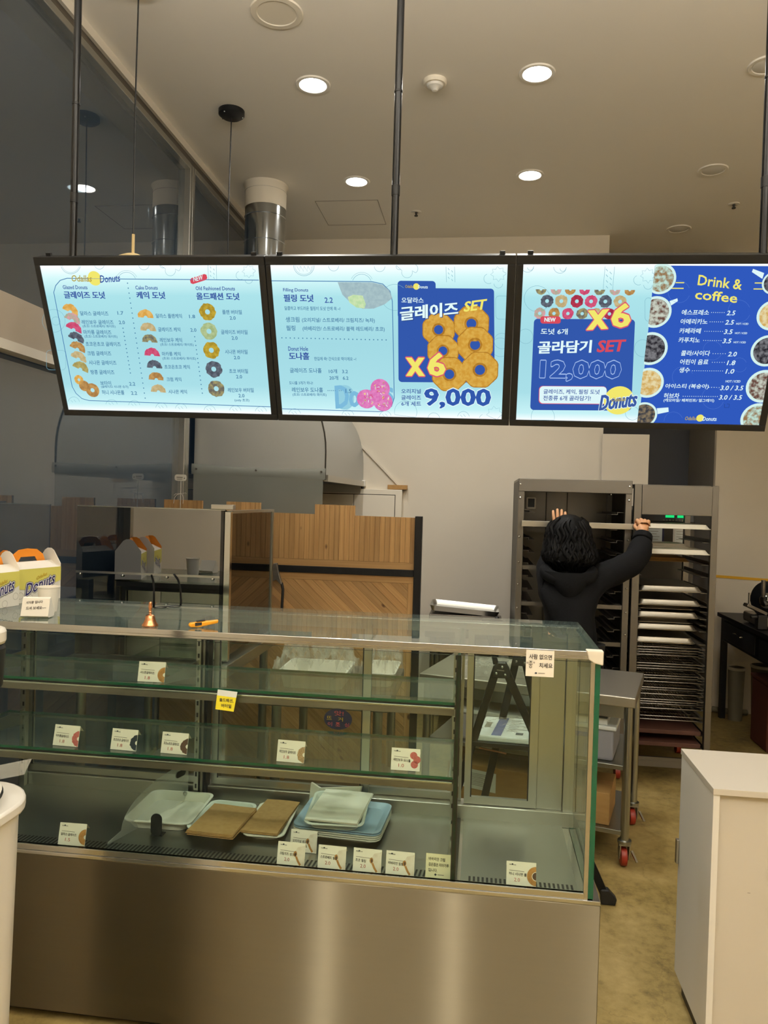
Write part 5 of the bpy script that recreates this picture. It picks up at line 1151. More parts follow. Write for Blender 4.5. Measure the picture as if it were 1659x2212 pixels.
('S',[(975.4,498.6),(976.6,494.7),(978.6,491.1),(981.2,487.9),(984.3,485.3),(987.8,483.3),(991.6,482.1),(995.6,481.6),(999.5,482.0),(1003.2,483.1),(1006.6,485.0),(1009.5,487.5),(1011.8,490.6),(1013.5,494.1),(1014.4,498.0)],1,'dood',0,1),
('S',[(984.7,493.4),(991.7,500.8)],1,'dood',0,1),
('S',[(995.2,491.2),(1002.2,499.6)],1,'dood',0,1),
('S',[(1099.9,499.4),(1101.1,495.5),(1102.9,491.9),(1105.4,488.7),(1108.4,486.1),(1111.9,484.2),(1115.6,482.9),(1119.5,482.5),(1123.3,482.8),(1127.0,484.0),(1130.4,485.8),(1133.4,488.3),(1135.7,491.4),(1137.4,494.9),(1138.4,498.8)],1,'dood',0,1),
('S',[(1109.0,494.2),(1116.1,501.5)],1,'dood',0,1),
('S',[(1119.3,492.0),(1126.4,500.3)],1,'dood',0,1),
('S',[(1258.5,502.2),(1259.5,498.4),(1261.2,494.8),(1263.6,491.7),(1266.5,489.1),(1269.9,487.1),(1273.5,485.9),(1277.3,485.5),(1281.1,485.8),(1284.8,486.9),(1288.2,488.7),(1291.1,491.2),(1293.5,494.3),(1295.3,497.8),(1296.4,501.6)],1,'dood',0,1),
('S',[(1267.3,497.1),(1274.5,504.4)],1,'dood',0,1),
('S',[(1277.4,494.9),(1284.6,503.2)],1,'dood',0,1),
('S',[(1354.3,495.5),(1355.3,491.7),(1356.9,488.1),(1359.2,485.0),(1362.1,482.5),(1365.3,480.5),(1368.9,479.3),(1372.7,478.9),(1376.5,479.2),(1380.1,480.3),(1383.5,482.1),(1386.4,484.6),(1388.9,487.7),(1390.7,491.1),(1391.8,494.9)],1,'dood',0,1),
('S',[(1363.0,490.5),(1370.1,497.6)],1,'dood',0,1),
('S',[(1372.9,488.2),(1380.1,496.5)],1,'dood',0,1),
('S',[(1571.2,30.6),(1571.0,34.6),(1569.8,38.4),(1567.9,41.7),(1565.1,44.6),(1561.7,46.7),(1557.9,48.0),(1553.8,48.4),(1549.7,47.9),(1545.7,46.5),(1542.1,44.3),(1539.0,41.5),(1536.6,38.0),(1535.0,34.2),(1534.3,30.2)],1,'dood',0,1),
('S',[(1569.6,35.1),(1569.5,36.9),(1569.0,38.6),(1568.1,40.1),(1566.9,41.3),(1565.4,42.3),(1563.7,42.9),(1561.8,43.1),(1560.0,42.8),(1558.2,42.2),(1556.5,41.2),(1555.2,40.0),(1554.1,38.4),(1553.4,36.7),(1553.0,34.9)],1,'dood',0,1),
('S',[(1665.1,33.8),(1664.9,37.7),(1663.9,41.5),(1662.0,44.9),(1659.3,47.7),(1656.0,49.8),(1652.3,51.1),(1648.2,51.5),(1644.1,51.0),(1640.1,49.6),(1636.5,47.5),(1633.4,44.6),(1631.0,41.2),(1629.4,37.4),(1628.6,33.4)],1,'dood',0,1),
('S',[(1663.6,38.2),(1663.6,40.0),(1663.1,41.7),(1662.2,43.2),(1661.0,44.5),(1659.5,45.4),(1657.8,46.0),(1656.0,46.2),(1654.2,46.0),(1652.4,45.4),(1650.8,44.4),(1649.4,43.1),(1648.3,41.6),(1647.6,39.9),(1647.2,38.1)],1,'dood',0,1),
('S',[(1775.7,32.7),(1775.9,104.3)],1,'dood',0,1),
('S',[(1802.6,33.0),(1803.2,104.4)],1,'dood',0,1),
('S',[(1778.6,39.3),(1784.6,45.6)],1.4,'dood',0,1),
('S',[(1790.2,47.4),(1796.2,53.7)],1.4,'dood',0,1),
('S',[(1780.2,55.3),(1786.2,61.6)],1.4,'dood',0,1),
('S',[(1791.8,63.5),(1797.8,69.8)],1.4,'dood',0,1),
('S',[(1781.7,71.4),(1787.8,77.7)],1.4,'dood',0,1),
('S',[(1793.4,79.6),(1799.5,85.9)],1.4,'dood',0,1),
('S',[(1783.3,87.6),(1789.4,93.9)],1.4,'dood',0,1),
('S',[(2022.1,114.3),(2019.2,122.0),(2014.0,128.2),(2007.1,132.6),(1999.0,134.7),(1990.2,134.4),(1981.6,131.6),(1973.7,126.6),(1967.2,119.9),(1962.7,111.8),(1960.3,103.2),(1960.4,94.5),(1962.9,86.6),(1967.6,80.0),(1974.1,75.2),(1982.0,72.6),(1990.5,72.4),(1999.2,74.5),(2007.2,78.9),(2014.0,85.2),(2019.2,92.8)],0.9,'dood3',0,2),
('S',[(2198.2,169.1),(2195.5,176.9),(2190.6,183.2),(2183.9,187.6),(2175.9,189.8),(2167.3,189.5),(2158.6,186.7),(2150.7,181.7),(2144.1,174.9),(2139.3,166.8),(2136.7,158.0),(2136.5,149.3),(2138.7,141.3),(2143.1,134.6),(2149.4,129.8),(2157.1,127.1),(2165.6,126.9),(2174.2,129.0),(2182.3,133.4),(2189.3,139.7),(2194.6,147.4)],0.9,'dood3',0,2),
('S',[(2056.9,196.1),(2055.2,200.6),(2052.2,204.3),(2048.3,206.9),(2043.6,208.1),(2038.5,208.0),(2033.5,206.4),(2029.0,203.5),(2025.2,199.5),(2022.5,194.8),(2021.1,189.7),(2021.1,184.7),(2022.5,180.0),(2025.2,176.1),(2028.9,173.2),(2033.4,171.7),(2038.4,171.5),(2043.4,172.8),(2048.1,175.3),(2052.1,179.0),(2055.1,183.5)],0.9,'dood3',0,2),
('S',[(2136.9,283.3),(2134.4,290.3),(2130.1,296.0),(2124.1,300.0),(2117.1,302.0),(2109.4,301.7),(2101.8,299.3),(2094.9,294.9),(2089.1,288.8),(2085.0,281.6),(2082.8,273.8),(2082.7,265.9),(2084.7,258.7),(2088.6,252.7),(2094.2,248.3),(2101.0,245.9),(2108.5,245.6),(2116.1,247.5),(2123.2,251.4),(2129.3,257.0),(2133.9,263.9)],0.9,'dood3',0,2),
('S',[(2065.0,366.6),(2062.1,374.6),(2057.1,381.1),(2050.4,385.7),(2042.4,388.0),(2033.8,387.7),(2025.3,385.0),(2017.5,380.0),(2011.1,373.1),(2006.6,364.9),(2004.2,356.0),(2004.2,347.1),(2006.6,338.9),(2011.2,332.1),(2017.5,327.1),(2025.2,324.3),(2033.6,323.9),(2042.1,326.0),(2050.0,330.4),(2056.8,336.7),(2061.9,344.6)],0.9,'dood3',0,2),
('S',[(2213.7,323.3),(2212.0,328.6),(2208.8,332.9),(2204.3,336.0),(2199.1,337.5),(2193.4,337.3),(2187.7,335.5),(2182.4,332.1),(2178.0,327.6),(2174.9,322.1),(2173.1,316.2),(2172.9,310.2),(2174.4,304.8),(2177.3,300.2),(2181.4,296.9),(2186.5,295.0),(2192.1,294.8),(2197.8,296.2),(2203.1,299.1),(2207.8,303.4),(2211.3,308.6)],0.9,'dood3',0,2),
('S',[(2164.1,430.4),(2161.2,439.1),(2156.0,446.1),(2149.0,451.1),(2140.5,453.6),(2131.4,453.4),(2122.3,450.5),(2114.0,445.1),(2107.1,437.7),(2102.1,428.9),(2099.4,419.3),(2099.3,409.7),(2101.7,400.8),(2106.4,393.4),(2113.0,388.0),(2121.1,385.0),(2130.1,384.5),(2139.1,386.8),(2147.6,391.5),(2154.9,398.3),(2160.4,406.7)],0.9,'dood3',0,2),
('S',[(2053.6,506.2),(2050.9,513.8),(2046.2,520.1),(2039.9,524.6),(2032.5,526.8),(2024.5,526.6),(2016.6,524.1),(2009.3,519.4),(2003.4,512.8),(1999.1,505.0),(1996.9,496.6),(1997.0,488.1),(1999.2,480.2),(2003.4,473.6),(2009.4,468.8),(2016.6,466.1),(2024.4,465.7),(2032.3,467.6),(2039.7,471.7),(2046.0,477.8),(2050.7,485.2)],0.9,'dood3',0,2)]
# ------------------------------------------------------------------ backlit menu board: three light boxes in a row
BU = Vector((math.cos(.0079), 0, -math.sin(.0079))); BV = Vector((0, .2, -.463)).normalized(); BN = BV.cross(BU)
BN = BN if BN.y < 0 else -BN
BO = Vector((-1.439, 2.3, 2.339))
SCR = '#a6dbe3'
for n, c, k, c2 in (('line', '#3f74ac', 1, 0), ('navy', '#3f5ca4', 1, 0), ('blue', '#4f83a8', 1, 0), ('gold', '#b9a548', 1, 0), ('yellow', '#f2e86e', 1.0, 0), ('red', '#d94c5c', 1, 0), ('redp', '#dc5a72', 1, 0),
    ('paper', '#e4fbfb', 1.0, 0), ('white', '#dff8fa', 1, 0), ('deep', '#3358ac', 1, 0), ('deep3', '#3059bd', 1, 0), ('pale', '#96cfe0', 1, 0), ('paleb', '#7dbbdc', 1, 0), ('shadow', '#24407c', 1, 0), ('outl', '#a9c4f2', 1, 0),
    ('dood', '#7fb4c6', 1, 0), ('dood3', '#4f76cf', 1, 0), ('flour', '#9fb9c0', 1, '#aac4c8'), ('cream', '#b9dba6', 1, '#cfe5b4'), ('pink3', '#d870b4', 1, '#e487c2'), ('gold2', '#d09a3a', 1, '#dcae4e'), ('goldd', '#a87428', 1, '#bb8632'),
    ('glaze', '#d8a24a', 1, '#e6b96a'), ('rain', '#a8b096', 1, '#d9a0a4'), ('rainc', '#6d6a62', 1, '#a59c6c'), ('pink', '#d65c80', 1, '#c8486c'), ('pinkd', '#b83a52', 1, '#9a2c44'), ('choc', '#68707c', 1, '#4d525e'),
    ('crumb', '#c69a5c', 1, '#a87c48'), ('cinn', '#cdb98c', 1, '#bca878'), ('nut', '#b9ac6a', 1, '#a4965a'), ('old', '#c4a83a', 1, '#a88c2e'), ('sugar', '#b4c694', 1, '#a0b480'),
    ('cup', '#d5f2ee', 1, 0), ('late', '#bfe0d2', 1, '#96744e'), ('mocha', '#6a4a40', 1, '#c9cfc0'), ('beans', '#2c2a30', 1, '#7c7c80'), ('latte', '#d0a85c', 1, '#e6d8a8'), ('coffee', '#3a3e46', 1, '#8a7a60')):
    glow('print_'+n, c, k, c2 or None, 90)
def screen_mat():
    """edge-lit acrylic: the led bars along the top and bottom edges make the sheet brighter there"""
    m, nt, out = newmat('lit_sheet'); e = nt.nodes.new('ShaderNodeEmission'); nt.links.new(e.outputs[0], out.inputs[0])
    tc = nt.nodes.new('ShaderNodeTexCoord'); sp = nt.nodes.new('ShaderNodeSeparateXYZ'); nt.links.new(tc.outputs['Generated'], sp.inputs[0])
    rp = nt.nodes.new('ShaderNodeValToRGB'); r_ = rp.color_ramp
    r_.elements[0].position = 0; r_.elements[0].color = (1, 1, 1, 1); r_.elements[1].position = 1; r_.elements[1].color = (1, 1, 1, 1)
    for p, c in ((.06, '#c4eef2'), (.2, '#a6dbe4'), (.5, '#a0d6e0'), (.8, '#a9dfe6'), (.92, '#d2f5f6')):
        q = r_.elements.new(p); q.color = lin(c)
    nt.links.new(sp.outputs['Z'], rp.inputs[0]); nt.links.new(rp.outputs[0], e.inputs[0]); e.inputs[1].default_value = 1.05
screen_mat()
def bpt(u_, v_, d=0): return BO+BU*(u_/1000)+BV*(v_/1000)+BN*(d/1000)
def bbox(m, u0, u1, v0, v1, d0, d1):
    v = [bpt(a, c, d) for d in (d0, d1) for c in (v0, v1) for a in (u0, u1)]
    m.add(v, [(0, 2, 3, 1), (4, 5, 7, 6), (0, 1, 5, 4), (2, 6, 7, 3), (0, 4, 6, 2), (1, 3, 7, 5)])
PAN = ((0, 757, 17, 736, 'left menu light box listing glazed, cake and old fashioned donuts'), (759, 1519, 774, 1495, 'middle menu light box with a blue panel of six golden donuts'), (1521, 2299, 1541, 2279, 'right menu light box with the blue drink and coffee list'))
boards = []
for i, (u0, u1, s0, s1, l) in enumerate(PAN):
    t = thing('menu_board', l, 'menu board', bpt((u0+u1)/2, 521), 'menu light boxes over the counter')
    m = MB()
    for a in ((u0, u1, 0, 26, -48, 4), (u0, u1, 502, 522, -48, 4), (u0, s0, 26, 502, -48, 4), (s1, u1, 26, 502, -48, 4), (u0, u1, 2, 520, -50, -46)): bbox(m, *a)
    m.build('frame', 'black_metal', t, bev=.0015)
    m = MB(); m.add([bpt(s0, 26), bpt(s1, 26), bpt(s1, 502), bpt(s0, 502)], [(3, 2, 1, 0)]); m.build('lit_sheet', 'lit_sheet', t)
    m = MB()
    for uu in (u0+40, u1-40): bbox(m, uu-8, uu+8, -10, 4, -30, -20)
    m.build('hanger', 'black_metal', t)
    boards.append(t)
pr = [Sheet(BO+BN*.0004, BU, BV, BN, .001, .00035) for _ in range(3)]
def which(u_): return pr[0] if u_ < 757 else pr[1] if u_ < 1520 else pr[2]
def clipu(pts):
    i = 0 if pts[0][0] < 757 else 1 if pts[0][0] < 1520 else 2
    lo, hi = PAN[i][2], PAN[i][3]
    return clip(list(pts), lo, hi, 26, 502)
random.seed(5)
for e in BOARD:
    k = e[0]
    if k == 'T':
        _, s, u0, v0, u1, v1, h, col, bo, lay, sh = e
        if u1 > 2279: u1 = 2279
        which(u0).text(s, u0, v0, u1, v1, h, 'print_'+col, bo, lay, sh)
    elif k == 'P':
        q = clipu(e[1])
        if len(q) > 2: which(e[1][0][0]).poly(q, 'print_'+e[2], e[3])
    elif k == 'S':
        P = [p for p in e[1] if 24 < p[1] < 503 and p[0] < 2279]
        which(e[1][0][0]).stroke(P, e[2], 'print_'+e[3], e[4], e[5])
    else:
        _, u_, v_, r_, col = e[:5]; lay = e[-1]; sh = which(u_)
        if k == 'disc': sh.disc(u_, v_, r_, 'print_'+col, lay, 10 if r_ < 3 else 32)
        elif k == 'half':
            a0 = 180+e[5]; sh.ring(u_, v_, r_*.24, r_, 'print_'+col, lay, 18, a0, a0+180, .05)
        elif k == 'ring': sh.ring(u_, v_, r_*.3, r_, 'print_'+col, lay, 26, 0, 360, .07 if e[5] else .02)
        elif k == 'donut':
            sh.ring(u_, v_, r_*.26, r_, 'print_goldd', lay*2-3, 40, 0, 360, 0, 1); sh.ring(u_, v_, r_*.37, r_*.95, 'print_gold2', lay*2-2.4, 40, 0, 360, 0, 1)
        elif k == 'cup':
            P = clipu([(u_+r_*math.cos(2*PI*i/36), v_+r_*math.sin(2*PI*i/36)) for i in range(36)] if u_ > 1530 and u_ < 2279 else [(min(2279, u_+r_*math.cos(2*PI*i/36)), v_+r_*math.sin(2*PI*i/36)) for i in range(36)])
            Q = clipu([(min(2279, u_+.84*r_*math.cos(2*PI*i/36)), v_+.84*r_*math.sin(2*PI*i/36)) for i in range(36)])
            # the drinks sheet starts at a slanting edge
            if u_ < 2100:
                ed = lambda q: [(max(p[0], 1916), p[1]) for p in q]
                P, Q = ed(P), ed(Q)
            if len(P) > 2: sh.poly(P, 'print_cup', lay)
            if len(Q) > 2: sh.poly(Q, 'print_'+col, lay+1)
for t, sh in zip(boards, pr): sh.build('print', t)

# ------------------------------------------------------------------ glass display case
CX0, CX1, CY0, CY1 = -1.66, .357, 2.152, 2.69
t = thing('display_case', 'long glass display case on a brushed steel base', 'display case', (-.65, 2.42, 0))
case = t
m = MB(); m.box(CX0, CX1, CY0, CY1, .03, .50); m.build('base_cabinet', 'brushed', t, bev=.002)
m = MB(); m.box(CX0+.03, CX1-.03, CY0+.04, CY1-.03, 0, .03); m.build('plinth', 'black_plastic', t)
m = MB(); m.box(CX0, CX1, CY0, CY1, .50, .512); m.build('base_rim', 'chrome', t, bev=.002)
m = MB(); m.box(CX0+.01, -.07, CY0+.03, CY1-.055, .512, .518); m.box(-.028, .300, CY0+.03, CY1-.055, .512, .518); m.build('deck', 'steel', t)
def slots(x0, x1, st, y0, y1, lean):
    m = MB(); x = x0
    while x < x1:
        m.add([(x, y0, .5185), (x+st*.5, y0, .5185), (x+st*.5+lean, y1, .5185), (x+lean, y1, .5185)], [(0, 1, 2, 3)]); x += st
    return m
slots(-1.60, -.085, .0125, 2.184, 2.232, .004).build('vent_grille', 'black_plastic', t)
slots(-.005, .285, .0125, 2.184, 2.220, 0).build('vent_grille', 'black_plastic', t)
m = MB(); m.pane(CX0, .312, 2.158, 2.166, .53, 1.168, 0, 1); m.build('front_glass', ['case_glass', 'green_glass_edge'], t)
m = MB(); m.pane(.323, .337, 2.157, 2.675, .515, 1.185, 0, 1); m.build('side_glass', ['case_glass', 'green_glass_edge'], t)
m = MB(); m.pane(CX0, .338, 2.156, 2.68, 1.189, 1.199, 0, 1); m.build('top_glass', ['top_glass', 'case_glass'], t)
m = MB(); m.box(.311, .322, 2.156, 2.172, .512, 1.168); m.build('corner_strip', 'aluminium', t)
m = MB(); m.box(CX0, .318, 2.150, 2.170, 1.176, 1.188); m.box(CX0, .318, 2.147, 2.153, 1.184, 1.200); m.build('top_trim', 'chrome', t, bev=.0015)
m = MB(); m.box(CX0, .312, 2.154, 2.170, .512, .53); m.build('bottom_trim', 'chrome', t, bev=.002)
m = MB(); m.prism([(.296, 1.203), (.342, 1.203), (.342, 1.163), (.318, 1.168), (.303, 1.178)], (0, 2.142, 0), (1, 0, 0), (0, 0, 1), (0, 1, 0), .028); m.build('corner_tape', 'offwhite', t, bev=.003)
m = MB(); m.pane(-.053, -.045, 2.17, 2.62, .516, 1.168, 0, 1); m.build('divider_glass', ['case_glass', 'green_glass_edge'], t)
m = MB(); m.box(-.056, -.042, 2.166, 2.171, .516, 1.168); m.box(-.06, -.038, 2.17, 2.63, .512, .518); m.build('divider_edge', 'dark_steel', t)
def shelf(z, y1):
    m = MB(); m.pane(-1.64, -.058, 2.182, y1, z-.008, z, 0, 1); m.build('shelf', ['shelf_glass', 'green_glass_edge'], t)
    m = MB(); m.box(-1.64, -.058, 2.185, 2.20, z-.0125, z-.0085); m.build('shelf_gap_strip', 'black_plastic', t)  # black strip stands in for the dark gap under the glass
    m = MB(); m.box(-1.64, -.058, 2.176, 2.196, z-.019, z-.0125); m.build('shelf_rail', 'chrome', t, bev=.002)
    m = MB(); m.box(-1.64, -.058, 2.178, 2.182, z-.037, z-.019); m.build('shelf_rail', 'dull_steel', t)
    m = MB(); m.box(-1.64, -.058, y1-.008, y1, z-.016, z-.009); m.build('shelf_rail', 'dull_steel', t)
shelf(1.028, 2.47); shelf(.815, 2.53)
for x in (-1.63, -.972, -.068):
    m = MB(); m.box(x-.008, x+.008, 2.600, 2.622, .518, 1.168); o = m.build('shelf_post', 'aluminium', t)
    k = MB()
    for q in range(14): k.box(x-.003, x+.003, 2.5985, 2.601, .56+q*.042, .575+q*.042)
    k.build('slot', 'black_plastic', o)
    for z, y1 in ((1.028, 2.47), (.815, 2.53)):
        m = MB(); m.prism([(2.19, z-.013), (2.60, z-.013), (2.60, z-.07)], (x-.002, 0, 0), (0, 1, 0), (0, 0, 1), (1, 0, 0), .004); m.build('bracket', 'steel', t)
for x in (-.952, -.94): 
    m = MB(); m.box(x-.004, x+.004, 2.60, 2.645, .518, 1.168); m.build('door_stile', 'dull_steel' if x < -.945 else 'black_metal', t)
# back: low steel sill, jambs, glass sliding doors
m = MB(); m.box(CX0, CX1-.02, 2.625, CY1, .512, .562); m.box(CX0, CX1-.02, 2.625, CY1-.02, 1.165, 1.188); m.box(CX0, CX0+.02, 2.625, CY1-.02, .562, 1.165); m.box(.214, .30, 2.645, 2.665, .562, 1.165); m.box(.302, .337, 2.64, 2.675, .512, 1.188); m.build('back_frame', 'aluminium', t, bev=.002)
for i, (x0, x1, y) in enumerate(((-1.64, -.95, 2.640), (-.93, -.362, 2.640), (-.392, -.04, 2.662), (-.03, .214, 2.640))):
    m = MB()
    m.box(x0, x0+.022, y, y+.016, .564, 1.164); m.box(x1-.028, x1, y, y+.016, .564, 1.164); m.box(x0+.022, x1-.028, y, y+.016, .564, .588); m.box(x0+.022, x1-.028, y, y+.016, 1.146, 1.164)
    o = m.build('sliding_door', 'aluminium', t)
    m = MB(); m.pane(x0+.022, x1-.028, y+.005, y+.011, .588, 1.146, 0, 0); m.build('door_glass', 'case_glass', o)
    m = MB(); m.box(x0+.021, x0+.025, y-.001, y+.003, .588, 1.146); m.box(x1-.031, x1-.027, y-.001, y+.003, .588, 1.146); m.build('door_seal', 'black_plastic', o)
# warning sticker on the back door
d = Sheet((-.475, 2.6375, .826), (1, 0, 0), (0, 0, -1), (0, -1, 0), 1, .0004)
d.disc(0, 0, .05, 'sticker_blue', 1, 32, .037); d.text('앗!', -.014, -.021, .02, -.021, .018, 'sticker_red', 1); d.text('뜨', -.04, -.003, -.022, -.003, .013, 'logo_gold', 1); d.text('거', .0, 0, .018, 0, .014, 'logo_gold', 1)
for s_, x_ in (('이', -.036), ('조', -.008), ('심', .024)): d.text(s_, x_, .018, x_+.016, .018, .014, 'sticker_red', 1)
tag(d.build('sticker'), 'dark blue oval warning sticker on the back sliding door of the case', 'sticker')
# acrylic divider standing on the deck
t = thing('acrylic_divider', 'clear curved acrylic divider with a slot, standing in the case', 'divider', (-1.03, 2.4, .518))
L = Vector((.122, .43, 0)).normalized(); O = Vector((-1.105, 2.215, .519)); Nn = Vector((L.y, -L.x, 0))
P = [(0, 0), (.39, 0), (.39, .135), (.32, .135)]+[(.32-.26*math.sin(R(a)), .02+.115*math.cos(R(a))) for a in range(10, 91, 10)]+[(0, .006)]
m = MB(); m.prism(P, O, L, (0, 0, 1), Nn, .003); m.build('sheet', 'acrylic', t)
m = MB(); m.prism([(.348+a, .108+c) for a, c in rrect(-.026, -.011, .026, .011, .0105)], O-Nn*.0006, L, (0, 0, 1), Nn, .0042); m.build('hand_slot', 'dark_steel', t)
m = MB(); m.cyl(O+L*.375+Vector((0, 0, .028))-Nn*.002, O+L*.375+Vector((0, 0, .028))+Nn*.006, .007, 14); m.build('bolt', 'chrome', t)
t = thing('shelf_tab', 'dark rounded plastic tab standing in front of the cream tray', 'tab', (-.985, 2.30, .518))
m = MB(); m.prism(rrect(-.018, 0, .018, .072, .0175), (-.985, 2.30, .5182), (1, 0, 0), (0, 0, 1), (0, -1, 0), .003); m.build('plate', 'black_plastic', t); m = MB(); m.box(-1.004, -.966, 2.30, 2.33, .518, .5205); m.build('foot', 'black_plastic', t)

# trays and paper bags on the deck
def tray(name, label, c, U, wx, wy, h, m_, z0, group=None, flip=False):
    """shallow tray with rolled rim: corner radius, inner floor, sloping walls"""
    U = Vector((U[0], U[1], 0)).normalized(); V = Vector((-U.y, U.x, 0)); c = Vector((c[0], c[1], z0))
    t = thing(name, label, 'tray', c, group)
    m = MB()
    rings = [(-.020, 0), (-.020, .002), (-.006, h-.004), (0, h-.003), (0, h), (-.008, h), (-.022, .004), (-.026, .004)]
    vs_ = []; n = None
    for off, z in rings:
        P = rrect(-wx/2-off, -wy/2-off, wx/2+off, wy/2+off, .03, 5); n = len(P)
        vs_ += [c+U*a+V*b_+Vector((0, 0, h-z if flip else z)) for a, b_ in P]
    fc = [(i*n+k, i*n+(k+1) % n, (i+1)*n+(k+1) % n, (i+1)*n+k) for i in range(len(rings)-1) for k in range(n)]
    fc += [tuple(range(n))[::-1], tuple(range((len(rings)-1)*n, len(rings)*n))]
    m.add(vs_, fc); m.build('pan', m_, t, smooth=True)
    return t
Z0 = .519
tray('cream_tray', 'cream plastic tray leftmost on the case deck, behind the acrylic divider', (-1.005, 2.460), (1, .03), .225, .265, .03, 'cream_tray', Z0)
tray('mint_tray', 'pale mint tray half under the left pile of brown paper bags', (-.815, 2.435), (1, -.05), .165, .24, .024, 'mint_tray', Z0)
tray('white_tray', 'narrow white tray under the right pile of brown paper bags', (-.655, 2.455), (1, .04), .135, .27, .018, 'cream_tray', Z0)
for i in range(5):
    tray('blue_tray', ('pale blue plastic tray, top of the stack under the white tray' if i == 4 else 'pale blue plastic tray inside the stack under the white tray'), (-.418, 2.482), (1, -.06), .285, .245, .016, 'blue_tray' if i > 2 else 'cream_tray', Z0+i*.0065, 'stacked blue trays in the case')
tray('paper_tray', 'slanted pale green tray holding white paper bags on the blue trays', (-.435, 2.468), (1, .06), .19, .275, .022, 'mint_tray', Z0+.045)
def bagpile(cx, cy, wx, wy, ang, z, n, m_, label, group, k='paper_bag'):
    ca, sa = math.cos(ang), math.sin(ang)
    for i in range(n):
        dx, dy, da = random.uniform(-.003, .003), random.uniform(-.004, .004), random.uniform(-.012, .012)
        m = MB(); P = [(-wx/2, -wy/2), (wx/2, -wy/2), (wx/2, wy/2), (-wx/2, wy/2)]
        ca, sa = math.cos(ang+da), math.sin(ang+da)
        def fn(a, c):
            x = (a-.5)*wx; y = (c-.5)*wy; return (cx+dx+x*ca-y*sa, cy+dy+x*sa+y*ca, z+i*.0026+.0012*math.sin(a*5+i)*math.sin(c*4))
        m.grid(fn, 8, 8); n0 = len(m.v); m.add([p+Vector((0, 0, .0017)) for p in m.v], [tuple(q+0 for q in f_) for f_ in m.f])
        e = [j for j in range(8)]+[8*j+7 for j in range(1, 8)]+[56+j for j in range(6, -1, -1)]+[8*j for j in range(6, 0, -1)]
        for q in range(len(e)): m.f.append((e[q], e[(q+1) % len(e)], n0+e[(q+1) % len(e)], n0+e[q])); m.mi.append(0)
        o = m.build(k, m_)
        tag(o, ('topmost ' if i == n-1 else 'lower ')+label, 'paper bag', group)
bagpile(-.795, 2.375, .15, .215, -.06, Z0+.026, 5, 'kraft', 'brown paper bag in the left pile on the mint tray', 'brown paper bags, left pile')
bagpile(-.655, 2.455, .118, .26, -.04, Z0+.020, 3, 'kraft', 'brown paper bag in the right pile on the narrow white tray', 'brown paper bags, right pile')
bagpile(-.425, 2.468, .165, .255, -.06, Z0+.069, 3, 'paper', 'white paper bag on the slanted pale green tray', 'white paper bags in the case')
m = MB(); m.add([(-.565, 2.6, .5195), (-.40, 2.61, .5195), (-.385, 2.625, .60), (-.53, 2.622, .585), (-.56, 2.615, .605)], [(0, 1, 2, 3, 4)])
m.add([p+Vector((.004, .006, 0)) for p in m.v], [(4, 3, 2, 1, 0)]); m.f += [(i, (i+1) % 5, 5+(i+1) % 5, 5+i) for i in range(5)]; m.mi += [0]*5
tag(m.build('wrapping_paper', 'paper'), 'crumpled pinkish white paper behind the blue trays', 'paper')

